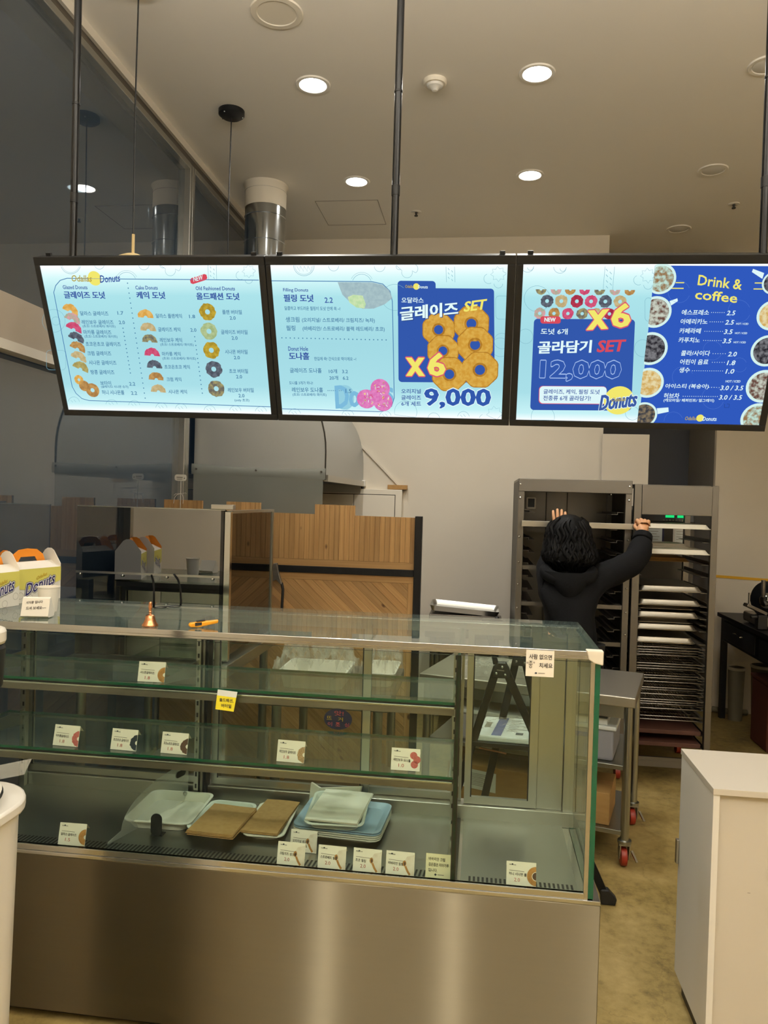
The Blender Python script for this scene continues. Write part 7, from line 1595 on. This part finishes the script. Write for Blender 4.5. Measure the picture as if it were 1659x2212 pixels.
for i in range(7): d.stroke([(.12, .05+i*.025), (.16+.05*(i % 2), .05+i*.025)], .005, 'grey_ink')
d.build('print', t)
film('plastic_bag', 'clear film around the packet on the ladder step', (.16, 3.295, .642), .29, .29, .016, 11, 'clear plastic bags behind the case')
# ------------------------------------------------------------------ back counter with a sheet tray
t = leg_table('back_table', 'low steel table against the cream back wall', 'table', -.34, .17, 5.0, 5.76, .76, 'dull_steel', 'steel', .3)
t = thing('sheet_tray', 'aluminium sheet tray propped on a grey box by the back wall', 'tray', (-.09, 5.4, .78))
m = MB(); m.box(-.33, .03, 5.2, 5.6, .761, .83); tag(m.build('grey_box', 'dull_steel', bev=.004), 'low grey metal box under the sheet tray on the back table', 'box')
bpy.data.objects.remove(t)
TI = Matrix.Translation((-.095, 5.36, .832)) @ Matrix.Rotation(R(3.5), 4, 'Y')
t = thing('sheet_tray', 'aluminium sheet tray lying tilted on the grey box by the back wall', 'tray', (-.095, 5.36, .832))
m = MB(); m.T = TI; P0 = rrect(-.235, -.17, .235, .17, .03); P1 = rrect(-.222, -.157, .222, .157, .025); n = len(P0)
m.add([(a, c, .045) for a, c in P0]+[(a, c, .01) for a, c in P1]+[(a*.985, c*.985, .041) for a, c in P0]+[(a*.985, c*.985, .013) for a, c in P1], [(i, (i+1) % n, n+(i+1) % n, n+i) for i in range(n)]+[(2*n+i, 3*n+i, 3*n+(i+1) % n, 2*n+(i+1) % n) for i in range(n)]+[tuple(range(n, 2*n)), tuple(range(3*n, 4*n))[::-1]]+[(i, 2*n+i, 2*n+(i+1) % n, (i+1) % n) for i in range(n)])
m.build('pan', 'aluminium', t, smooth=True)
t = thing('pan_lid', 'black domed pan lid standing right of the sheet tray', 'lid', (.125, 5.12, .762))
m = MB(); m.lathe([(.08, 0), (.08, .006), (.072, .03), (.05, .055), (.02, .066), (.0001, .067)], (.125, 5.12, .762), 30); m.build('dome', 'black_metal', t, smooth=True)
m = MB(); m.ball((.125, 5.12, .835), .016, .016, .012, 14, 8); m.build('knob', 'black_plastic', t)

# ------------------------------------------------------------------ steel racks
RY0, RY1 = 4.60, 5.22
t = thing('proofing_rack', 'wide stainless rack cabinet the person reaches into, left of two', 'rack', (.54, 4.95, 0))
X0, X1 = .215, .865
m = MB(); m.box(X0, X1, RY0-.004, RY0+.03, 1.668, 1.745); m.box(X0, X1, RY0+.03, 5.3, 1.73, 1.745); m.build('header', 'rack_steel', t, bev=.003)
for x0, x1 in ((X0, X0+.036), (X1-.036, X1)):
    for y in (RY0, 5.26):
        m = MB(); m.box(x0, x1, y, y+.036, .08, 1.668); m.build('post', 'rack_steel', t, bev=.002)
for x in (X0+.012, X1-.016):
    for z in (1.71, 1.63, 1.40, 1.25, 1.12, .98, .85):
        k = MB(); k.ball((x, RY0-.005, z), .006, .003, .006, 10, 6); k.build('bolt', 'chrome', t)
for z in (1.232, 1.018, .80, .12):
    m = MB(); m.box(X0+.005, X1-.005, RY0+.012, RY0+.02, z-.024, z); m.build('crossbar', 'rack_steel', t)
m = MB(); m.box(X0+.01, X1-.01, 5.285, 5.3, .1, 1.73); m.build('back_panel', 'rack_steel', t)
m = MB(); m.box(.432, .436, 5.27, 5.285, .1, 1.70); m.box(.57, .574, 5.27, 5.285, .1, 1.70); m.build('panel_seam', 'dark_steel', t)
m = MB(); m.box(X0, X0+.004, RY0+.036, 5.3, .1, 1.73); m.box(X1-.004, X1, RY0+.036, 5.3, .1, 1.73); m.build('side_panel', 'dark_steel', t)
for i in range(15):
    z = 1.545-.0715*i*1.05 if i else 1.560
    for s in (-1, 1):
        m = MB(); P = [(0, 0), (.036, 0), (.036, -.012), (.07, -.012), (.07, -.0145), (.034, -.0145), (.034, -.0025), (0, -.0025)]
        if s < 0: m.prism([(X0+.036+a, z+c) for a, c in P], (0, RY0+.05, 0), (1, 0, 0), (0, 0, 1), (0, 1, 0), .58)
        else: m.prism([(X1-.036-.07+.07*0+a, z-.0145+.0145*0+c+.0145) for a, c in [(0, -.012), (.034, -.012), (.034, 0), (.07, 0), (.07, -.0025), (.0365, -.0025), (.0365, -.0145), (0, -.0145)]], (0, RY0+.05, 0), (1, 0, 0), (0, 0, 1), (0, 1, 0), .58)
        m.build('ledge', 'rack_steel', t)
for x in (X0+.03, X1-.03):
    for y in (RY0+.03, 5.27):
        m = MB(); m.cyl((x-.014, y, .042), (x+.014, y, .042), .042, 20); m.box(x-.02, x+.02, y-.02, y+.02, .07, .085); m.build('caster', 'red_rubber', t, smooth=True)
t = thing('thermometer', 'small white-framed digital thermometer inside the left rack', 'thermometer', (.307, 4.86, 1.565))
m = MB(); m.prism([(a+.307, c+1.600) for a, c in rrect(-.029, -.036, .029, .036, .006)], (0, 4.86, 0), (1, 0, 0), (0, 0, 1), (0, 1, 0), .015); m.build('case', 'white_plastic', t, bev=.002)
m = MB(); m.box(.287, .327, 4.857, 4.8605, 1.575, 1.628); m.build('display', 'dark_print', t)
t = thing('steel_bar_tray', 'long steel tray the person slides into the left rack', 'tray', (.555, 4.75, 1.468))
m = MB(); m.box(.236, .872, 4.555, 4.565, 1.463, 1.497); m.box(.252, .826, 4.565, 5.1, 1.468, 1.473); m.build('pan', 'aluminium', t, bev=.002)

t = thing('tray_rack', 'tall narrow stainless rack full of trays, right of two', 'rack', (1.11, 4.9, 0))
X0, X1 = .878, 1.345
for x0, x1 in ((X0, X0+.042), (X1-.036, X1)):
    for y in (RY0, RY1-.036):
        m = MB(); m.box(x0, x1, y, y+.036, .09, 1.727); m.build('post', 'rack_steel', t, bev=.002)
m = MB(); m.box(X0+.042, X1-.036, RY0-.006, RY0+.02, 1.553, 1.722); m.box(X0, X1, RY0+.03, RY1, 1.715, 1.727); m.build('header', 'rack_steel', t, bev=.002)
m = MB(); m.box(X0+.04, X1-.03, RY0+.002, RY0+.02, .128, .148); m.box(X0+.04, X1-.03, RY0+.006, RY0+.03, .09, .126); m.build('bottom_bar', 'rack_steel', t)
m = MB(); m.box(X0+.02, X1-.02, RY1-.02, RY1-.01, .09, .13); m.build('bottom_bar', 'rack_steel', t)
WZ = [.782, .766, .750, .734, .688, .672, .654, .615, .600, .581, .547, .530, .508, .477, .462, .447, .426, .380, .359]
for i, z in enumerate([1.475, 1.40, 1.329, 1.271, 1.20, 1.107, 1.027, .999, .955, .919, .884, .807, .277, .204]+[q-.004 for q in WZ]):
    for x0, x1 in ((X0+.03, X0+.062), (X1-.072, X1-.028)):
        m = MB(); m.box(x0, x1, RY0+.038, RY1-.038, z-.003, z)
        if i < 14: xx = X0+.031 if x0 < 1 else X1-.028; m.box(xx-.002, xx, RY0+.038, RY1-.038, z, z+.02)
        m.build('ledge', 'rack_steel', t)
for x in (X0+.03, X1-.03):
    for y in (RY0+.03, RY1-.03):
        m = MB(); m.box(x-.022, x+.022, y-.022, y+.022, .082, .09); o = m.build('caster', 'aluminium', t)
        m = MB(); m.cyl((x-.014, y, .041), (x+.014, y, .041), .041, 22); m.build('wheel', 'red_rubber', o, smooth=True)
GT = 'trays in the right rack'
def rtray(label, cx, w_, z0, h, m_, y0=4.63, dp=.5): return tray('sheet_pan', label, (cx, y0+dp/2), (1, 0), w_, dp, h, m_, z0, GT, True)
rtray('cream white flat tray at the top of the right rack, by the raised fist', 1.115, .385, 1.476, .026, 'cream_tray', 4.575)
rtray('cream white flat tray second from the top of the right rack', 1.115, .385, 1.330, .026, 'cream_tray', 4.575)
rtray('small white tray lying on the second cream tray of the right rack', 1.12, .25, 1.357, .022, 'white_plastic', 4.80, .3)
rtray('brownish tray deep in the right rack under the two cream trays', 1.085, .34, 1.272, .022, 'kraft', 4.80, .36)
for i, (z, w_, d_) in enumerate(((1.108, .372, 0), (1.028, .372, 0), (1.000, .340, .05), (.956, .372, 0), (.920, .340, .05), (.885, .365, .0), (.808, .36, 0))):
    rtray(('first', 'second', 'third', 'fourth', 'fifth', 'sixth', 'lowest')[i]+' aluminium tray from the top in the right rack, above the wire grids', 1.102-.004*i, w_, z, .030 if not d_ else .024, 'tray_metal' if not d_ else 'dull_steel', 4.63+d_)
# wire cooling grids
def wire_rack(z, label):
    t = thing('cooling_rack', label, 'wire rack', (1.105, 4.88, z), 'wire cooling grids in the right rack')
    m = MB(); P = [(1.105+a, 4.88+c, z) for a, c in rrect(-.19, -.24, .19, .24, .02, 3)]; m.tube(P, .0028, 6, closed=True); m.build('rim', 'wire', t, smooth=True)
    m = MB()
    for i in range(1, 24): m.tube([(1.105-.19+i*.38/24, 4.64, z-.001), (1.105-.19+i*.38/24, 5.12, z-.001)], .0011, 4)
    for i in range(1, 6): m.tube([(.915, 4.64+i*.08, z-.002), (1.295, 4.64+i*.08, z-.002)], .0018, 4)
    m.build('grid', 'wire', t)
    return t
zs = WZ
w0 = wire_rack(zs[0], 'wire cooling grid, topmost of the grids in the right rack')
ORD = 'first second third fourth fifth sixth seventh eighth ninth tenth eleventh twelfth thirteenth fourteenth fifteenth sixteenth seventeenth eighteenth'.split()
for i, z in enumerate(zs[1:]): dup(w0, (random.uniform(-.003, .003), random.uniform(-.012, .012), z-zs[0]), 'wire cooling grid, %s below the topmost grid in the right rack' % ORD[i])
for z, l in ((.278, 'reddish brown board, upper of two at the bottom of the right rack'), (.205, 'reddish brown board, lower of two at the bottom of the right rack')):
    m = MB(); m.box(.925, 1.30, 4.63, 5.15, z, z+.024); tag(m.build('board', 'brown_board', bev=.003), l, 'board', 'brown boards in the right rack')
# machine behind the rack with green displays and papers on its front
t = thing('control_cabinet', 'dark grey upright machine behind the right rack with green displays', 'machine', (1.16, 5.57, 0))
m = MB(); m.box(.90, 1.43, 5.40, 5.74, .06, 1.50); m.build('body', 'dark_steel', t, bev=.004)
m = MB(); m.prism([(5.385, 1.50), (5.40, 1.575), (5.46, 1.60), (5.73, 1.60), (5.73, 1.50)], (.92, 0, 0), (0, 1, 0), (0, 0, 1), (1, 0, 0), .50); o = m.build('control_head', 'black_plastic', t, bev=.003)
for x in (1.235, 1.312):
    m = MB(); m.box(x, x+.056, 5.383, 5.389, 1.528, 1.547); m.build('display', 'green_led', o)
k = MB()
for i in range(8): k.box(1.22+i*.02, 1.228+i*.02, 5.382, 5.3875, 1.506, 1.516)
k.build('button', 'bin_grey', o)
m = MB(); m.box(.92, 1.41, 5.42, 5.72, 0, .06); m.build('plinth', 'black_plastic', t)
for x, z, w_, h_, l in ((1.10, 1.33, .13, .145, 'dark-framed sheet of notes stuck on the machine behind the right rack'), (1.29, 1.32, .11, .14, 'pale sheet of notes stuck on the machine, right of the framed one')):
    t = thing('notice', l, 'notice', (x+w_/2, 5.395, z), 'notices on the machine')
    m = MB(); m.box(x, x+w_, 5.393, 5.399, z, z+h_); m.build('frame', 'sticker_blue' if x < 1.2 else 'grey_laminate', t)
    d = Sheet((x+.012, 5.3926, z+h_-.012), (1, 0, 0), (0, 0, -1), (0, -1, 0)); d.poly([(0, 0), (w_-.024, 0), (w_-.024, h_-.024), (0, h_-.024)], 'label_white', 1)
    for i in range(6): d.stroke([(.008, .012+i*.018), (w_-.04-.01*(i % 3), .012+i*.018)], .003, 'grey_ink', 0, 2)
    d.build('sheet', t)

# ------------------------------------------------------------------ side table with slicer at the right
t = thing('side_table', 'dark work counter along the right wall carrying the slicer', 'counter', (2.15, 5.4, 0))
m = MB(); m.box(1.83, 2.5, 4.55, 6.2, .77, .80); m.build('top', 'black_metal', t, bev=.003)
m = MB(); m.box(1.85, 2.48, 4.6, 6.16, .60, .77); m.build('apron', 'black_metal', t)
for i in range(2):
    m = MB(); m.box(1.842, 1.85, 4.66+i*.75, 5.33+i*.75, .62, .75); o = m.build('drawer', 'black_plastic', t, bev=.003)
    m = MB(); m.tube([(1.842, 4.9+i*.75, .70), (1.826, 4.9+i*.75, .70), (1.826, 5.05+i*.75, .70), (1.842, 5.05+i*.75, .70)], .005, 6); m.build('handle', 'chrome', o)
for x in (1.87, 2.46):
    for y in (4.62, 6.14):
        m = MB(); m.box(x-.02, x+.02, y-.02, y+.02, 0, .60); m.build('leg', 'black_metal', t)
t = thing('slicer', 'steel food slicer with round blade guard on the dark side counter', 'slicer', (2.0, 5.55, .80))
m = MB(); m.box(1.87, 2.22, 5.40, 5.75, .81, .88); m.build('base', 'dull_steel', t, bev=.015)
m = MB()
for x, y in ((1.92, 5.4), (2.22, 5.4), (1.92, 5.72), (2.22, 5.72)): m.cyl((x, y, .80), (x, y, .812), .015, 12)
m.build('foot', 'black_plastic', t)
SM = Matrix.Translation((1.95, 5.5, .985)) @ Matrix.Rotation(R(38), 4, 'Z')
m = MB(); m.T = SM; m.lathe([(.0001, -.02), (.10, -.018), (.125, -.01), (.13, 0), (.12, .03), (.08, .05), (.0001, .055)], (0, 0, 0), 40, 'X'); m.build('blade_guard', 'black_metal', t, smooth=True)
m = MB(); m.T = SM; m.lathe([(.0001, -.07), (.03, -.068), (.05, -.052), (.06, -.02)], (0, -.01, .0), 28, 'X'); m.build('motor_cap', 'chrome', t, smooth=True)
m = MB(); m.prism([(1.95, .87), (2.11, .87), (2.08, 1.09), (2.0, 1.10), (1.98, 1.0)], (0, 5.52, 0), (1, 0, 0), (0, 0, 1), (0, 1, 0), .08); m.build('motor_arm', 'black_metal', t, bev=.01)
m = MB(); m.tube([(1.885, 5.40, 1.02), (1.878, 5.39, 1.07), (1.878, 5.39, 1.13)], .014, 12); m.build('handle', 'dull_steel', t, smooth=True)
m = MB(); m.bar((1.765, 5.38, .965), (1.90, 5.40, .905), .06, .022, (0, 0, 1)); m.build('carriage', 'dull_steel', t, bev=.004)
m = MB(); m.cyl((1.785, 5.37, .95), (1.785, 5.37, 1.045), .007, 10); m.build('pusher_rod', 'chrome', t)
m = MB(); m.box(1.84, 1.90, 5.35, 5.42, .805, .90); m.cyl((1.80, 5.38, .885), (1.88, 5.38, .885), .014, 10); m.build('adjuster', 'black_plastic', t, bev=.006)
for x, y, r_, h, l, mm in ((1.955, 6.10, .06, .40, 'slim grey bin under the dark side counter, nearer the wall', 'bin_grey'), (2.085, 5.92, .085, .46, 'grey bin under the dark side counter, right of the slim one', 'bin_grey')):
    t = thing('bin', l, 'bin', (x, y, 0), 'bins under the side counter')
    m = MB(); m.lathe([(.0001, .0), (r_*.82, 0), (r_, h), (r_*.94, h), (r_*.78, .01), (.0001, .01)], (x, y, 0), 28); m.build('body', mm, t, smooth=60)
    m = MB(); m.lathe([(r_*.98, h-.02), (r_*1.05, h-.015), (r_*1.05, h), (r_*.94, h+.003)], (x, y, 0), 28); m.build('rim', 'offwhite', t, smooth=True)
t = thing('crate', 'dark reddish crate under the side counter at the right edge', 'crate', (2.12, 5.46, 0))
m = MB(); m.box(1.905, 2.35, 5.31, 5.62, .0, .44); m.build('body', 'crate_red', t, bev=.01); m = MB(); m.box(1.897, 2.358, 5.302, 5.628, .44, .465); m.build('rim', 'crate_red', t, bev=.006)
m = MB(); m.tube([(1.84, 6.27, .03), (1.95, 6.2, .035), (2.08, 6.22, .03)], .022, 10); tag(m.build('floor_hose', 'bin_grey', smooth=True), 'short grey hose on the floor by the right wall', 'hose')

# ------------------------------------------------------------------ the person
def skin_mesh(name, nodes, edges, mm, parent, root, sub=2):
    keys = list(nodes); o0 = LOC[parent.name]
    me = bpy.data.meshes.new(name); me.from_pydata([Vector(nodes[k][:3])-o0 for k in keys], [(keys.index(a), keys.index(b_)) for a, b_ in edges], [])
    me.materials.append(M_[mm]); o = bpy.data.objects.new(name, me); C.objects.link(o); o.parent = parent; LOC[o.name] = o0.copy()
    md = o.modifiers.new('skin', 'SKIN'); md.use_smooth_shade = True; md.branch_smoothing = .3
    sv = me.skin_vertices[0].data
    for i, k in enumerate(keys):
        q = nodes[k][3]; sv[i].radius = q if isinstance(q, tuple) else (q, q); sv[i].use_root = k == root
    s = o.modifiers.new('smooth', 'SUBSURF'); s.levels = sub; s.render_levels = sub
    return o
t = thing('person', 'person seen from behind in a dark hooded coat reaching up to the racks', 'person', (.50, 4.30, 0))
N_ = dict(pel=(.505, 4.31, .84, .09), wai=(.497, 4.305, .99, .08), che=(.487, 4.31, 1.12, .09), nk0=(.484, 4.325, 1.225, .055), nk1=(.482, 4.335, 1.29, .048), he0=(.481, 4.35, 1.36, .075), he1=(.481, 4.345, 1.43, .083), he2=(.482, 4.34, 1.48, .06),
    rs=(.612, 4.32, 1.20, .058), re=(.852, 4.37, 1.295, .042), rw=(.908, 4.475, 1.435, .027), ls=(.370, 4.325, 1.175, .055), le=(.392, 4.50, 1.275, .042), lw=(.440, 4.535, 1.430, .027),
    rh=(.585, 4.31, .80, .085), rk=(.59, 4.30, .44, .056), ra=(.59, 4.30, .09, .038), rt=(.60, 4.40, .04, .034), lh=(.425, 4.31, .80, .085), lk=(.42, 4.30, .44, .056), la=(.42, 4.30, .09, .038), lt=(.41, 4.40, .04, .034))
E_ = [('pel', 'wai'), ('wai', 'che'), ('che', 'nk0'), ('nk0', 'nk1'), ('nk1', 'he0'), ('he0', 'he1'), ('he1', 'he2'), ('che', 'rs'), ('rs', 're'), ('re', 'rw'), ('che', 'ls'), ('ls', 'le'), ('le', 'lw'), ('pel', 'rh'), ('rh', 'rk'), ('rk', 'ra'), ('ra', 'rt'), ('pel', 'lh'), ('lh', 'lk'), ('lk', 'la'), ('la', 'lt')]
# right hand: fist closed round the end of the tray; left hand: fingers up behind the head
N_['rp'] = (.916, 4.500, 1.470, .030); E_.append(('rw', 'rp'))
for i, (dx, ln) in enumerate(((-.030, .95), (-.010, 1.05), (.011, 1.0), (.030, .85))):
    x = .916+dx
    N_['rm%d' % i] = (x, 4.520, 1.522-.004*abs(i-1), .0115); N_['ra%d' % i] = (x, 4.520+.034*ln, 1.524-.004*abs(i-1), .0100); N_['rb%d' % i] = (x-.002, 4.535+.034*ln, 1.500, .0092); N_['rc%d' % i] = (x-.004, 4.520+.026*ln, 1.485, .0082)
    E_ += [('rp', 'rm%d' % i), ('rm%d' % i, 'ra%d' % i), ('ra%d' % i, 'rb%d' % i), ('rb%d' % i, 'rc%d' % i)]
N_['rz0'] = (.884, 4.510, 1.468, .0125); N_['rz1'] = (.872, 4.535, 1.484, .0108); N_['rz2'] = (.880, 4.553, 1.494, .0090); E_ += [('rp', 'rz0'), ('rz0', 'rz1'), ('rz1', 'rz2')]
N_['lp'] = (.446, 4.545, 1.462, .028); E_.append(('lw', 'lp'))
for i, (dx, ln) in enumerate(((-.028, .9), (-.008, 1.05), (.012, 1.0), (.030, .8))):
    x = .450+dx
    N_['lm%d' % i] = (x, 4.548, 1.500, .011); N_['la%d' % i] = (x+dx*.15, 4.556, 1.500+.030*ln, .0095); N_['lb%d' % i] = (x+dx*.2, 4.566, 1.500+.052*ln, .0088); N_['lc%d' % i] = (x+dx*.2, 4.580, 1.500+.068*ln, .0078)
    E_ += [('lp', 'lm%d' % i), ('lm%d' % i, 'la%d' % i), ('la%d' % i, 'lb%d' % i), ('lb%d' % i, 'lc%d' % i)]
N_['lz0'] = (.478, 4.545, 1.462, .0125); N_['lz1'] = (.496, 4.552, 1.478, .0105); N_['lz2'] = (.503, 4.556, 1.497, .009); E_ += [('lp', 'lz0'), ('lz0', 'lz1'), ('lz1', 'lz2')]
skin_mesh('body', N_, E_, 'skin', t, 'pel')
K_ = dict(hem=(.512, 4.30, .56, (.185, .15)), hip=(.512, 4.305, .78, (.188, .15)), wai=(.500, 4.305, .98, (.176, .145)), che=(.490, 4.31, 1.11, (.170, .145)), col=(.484, 4.32, 1.22, (.085, .08)),
    rs=(.612, 4.32, 1.185, .088), ru=(.735, 4.335, 1.24, .082), re=(.858, 4.372, 1.292, .078), rf=(.886, 4.425, 1.370, .068), rw=(.905, 4.465, 1.428, .052),
    ls=(.372, 4.325, 1.165, .080), le=(.388, 4.495, 1.272, .060), lw=(.435, 4.525, 1.420, .045))
k_ = skin_mesh('coat', K_, [('hem', 'hip'), ('hip', 'wai'), ('wai', 'che'), ('che', 'col'), ('che', 'rs'), ('rs', 'ru'), ('ru', 're'), ('re', 'rf'), ('rf', 'rw'), ('che', 'ls'), ('ls', 'le'), ('le', 'lw')], 'coat', t, 'hip')
tx = bpy.data.textures.new('folds', 'CLOUDS'); tx.noise_scale = .07; dm = k_.modifiers.new('folds', 'DISPLACE'); dm.texture = tx; dm.strength = .022; dm.mid_level = .5; dm.texture_coords = 'GLOBAL'
m = MB(); m.tube([(.484+.125*math.cos(a), 4.285+.085*math.sin(a), 1.232+.02*math.sin(a)-.022*max(0, -math.sin(a))) for a in [2*PI*i/24 for i in range(24)]], .038, 10, closed=True)
m.grid(lambda a, c: (.484+(.15-.07*c)*math.cos(PI*(1+a)), 4.275+(.105-.02*c)*math.sin(PI*(1+a))-.02*math.sin(c*PI), 1.235-.15*c*math.sin(PI*a)**.7), 18, 8)
m.build('hood', 'coat', t, smooth=60, sub=1)
for p, q, r_ in (((.898, 4.450, 1.408), (.909, 4.474, 1.440), .055), ((.428, 4.517, 1.405), (.441, 4.53, 1.432), .046)):
    m = MB(); m.tube([p, q], [r_, r_*.93], 20); m.build('cuff', 'coat', t, bev=.006, smooth=True)
for x in (.42, .59):
    m = MB(); m.tube([(x, 4.31, .84), (x, 4.305, .6), (x, 4.30, .44), (x, 4.30, .2), (x, 4.30, .06)], [.105, .092, .075, .065, .06], 16); m.build('trouser_leg', 'trousers', t, smooth=True)
    m = MB(); m.grid(lambda a, c: (x+.045*math.cos(2*PI*a)*(1-.15*abs(c-.3)), 4.24+.20*c+.0*a, .002+.075*max(0, math.sin(PI*(.5+.5*c)))*max(0, math.sin(2*PI*a))**.7), 18, 10); m.build('shoe', 'black_plastic', t, smooth=True)
m = MB(); c0 = (.481, 4.445, 1.40)
m.ball((.481, 4.435, 1.398), .010, .016, .018, 12, 8); m.ball((.452, 4.420, 1.425), .010, .006, .006, 10, 6); m.ball((.510, 4.420, 1.425), .010, .006, .006, 10, 6); m.ball((.481, 4.423, 1.362), .020, .007, .006, 12, 6); m.build('face', 'skin', t, smooth=True)
# shoulder length wavy black hair
prof = [(1.545, .0), (1.540, .035), (1.525, .066), (1.500, .092), (1.465, .110), (1.430, .118), (1.395, .124), (1.355, .136), (1.320, .146), (1.295, .142), (1.270, .118), (1.240, .092), (1.215, .07), (1.205, .0)]
def hr(a, c):
    q = c*(len(prof)-1); i = min(int(q), len(prof)-2); k = q-i; z = prof[i][0]*(1-k)+prof[i+1][0]*k; r_ = prof[i][1]*(1-k)+prof[i+1][1]*k
    an = 2*PI*a; front = max(0, math.sin(an)); low = max(0, (1.46-z)/.2)
    w_ = 1+.035*noise.noise(Vector((math.cos(an)*3, math.sin(an)*3, z*9)))+.06*low*noise.noise(Vector((math.cos(an)*9, math.sin(an)*9, z*22)))
    ry = r_*.95*(1-.55*front*min(1, low*2.2))
    return (.482+r_*math.cos(an)*w_+.01*low, 4.335+ry*math.sin(an)*w_, z)
m = MB(); m.grid(hr, 72, 40)
for i in range(110):
    a = random.uniform(PI*.95, 2.05*PI); z0 = random.uniform(1.28, 1.50); P = []
    c0 = (1.545-z0)/.305; ph = random.uniform(0, 6)
    for s in range(9):
        c = min(.97, c0+.045*s); p = Vector(hr((a+.09*math.sin(s*1.3+ph))/(2*PI) % 1, c)); out = Vector((math.cos(a), math.sin(a)*.9, 0))*(-.002+.006*math.sin(s*1.1+ph)**2)
        P.append(p+out)
    m.tube(P, [.009, .011, .012, .012, .011, .010, .008, .006, .003], 6)
m.build('hair', 'hair', t, smooth=60)
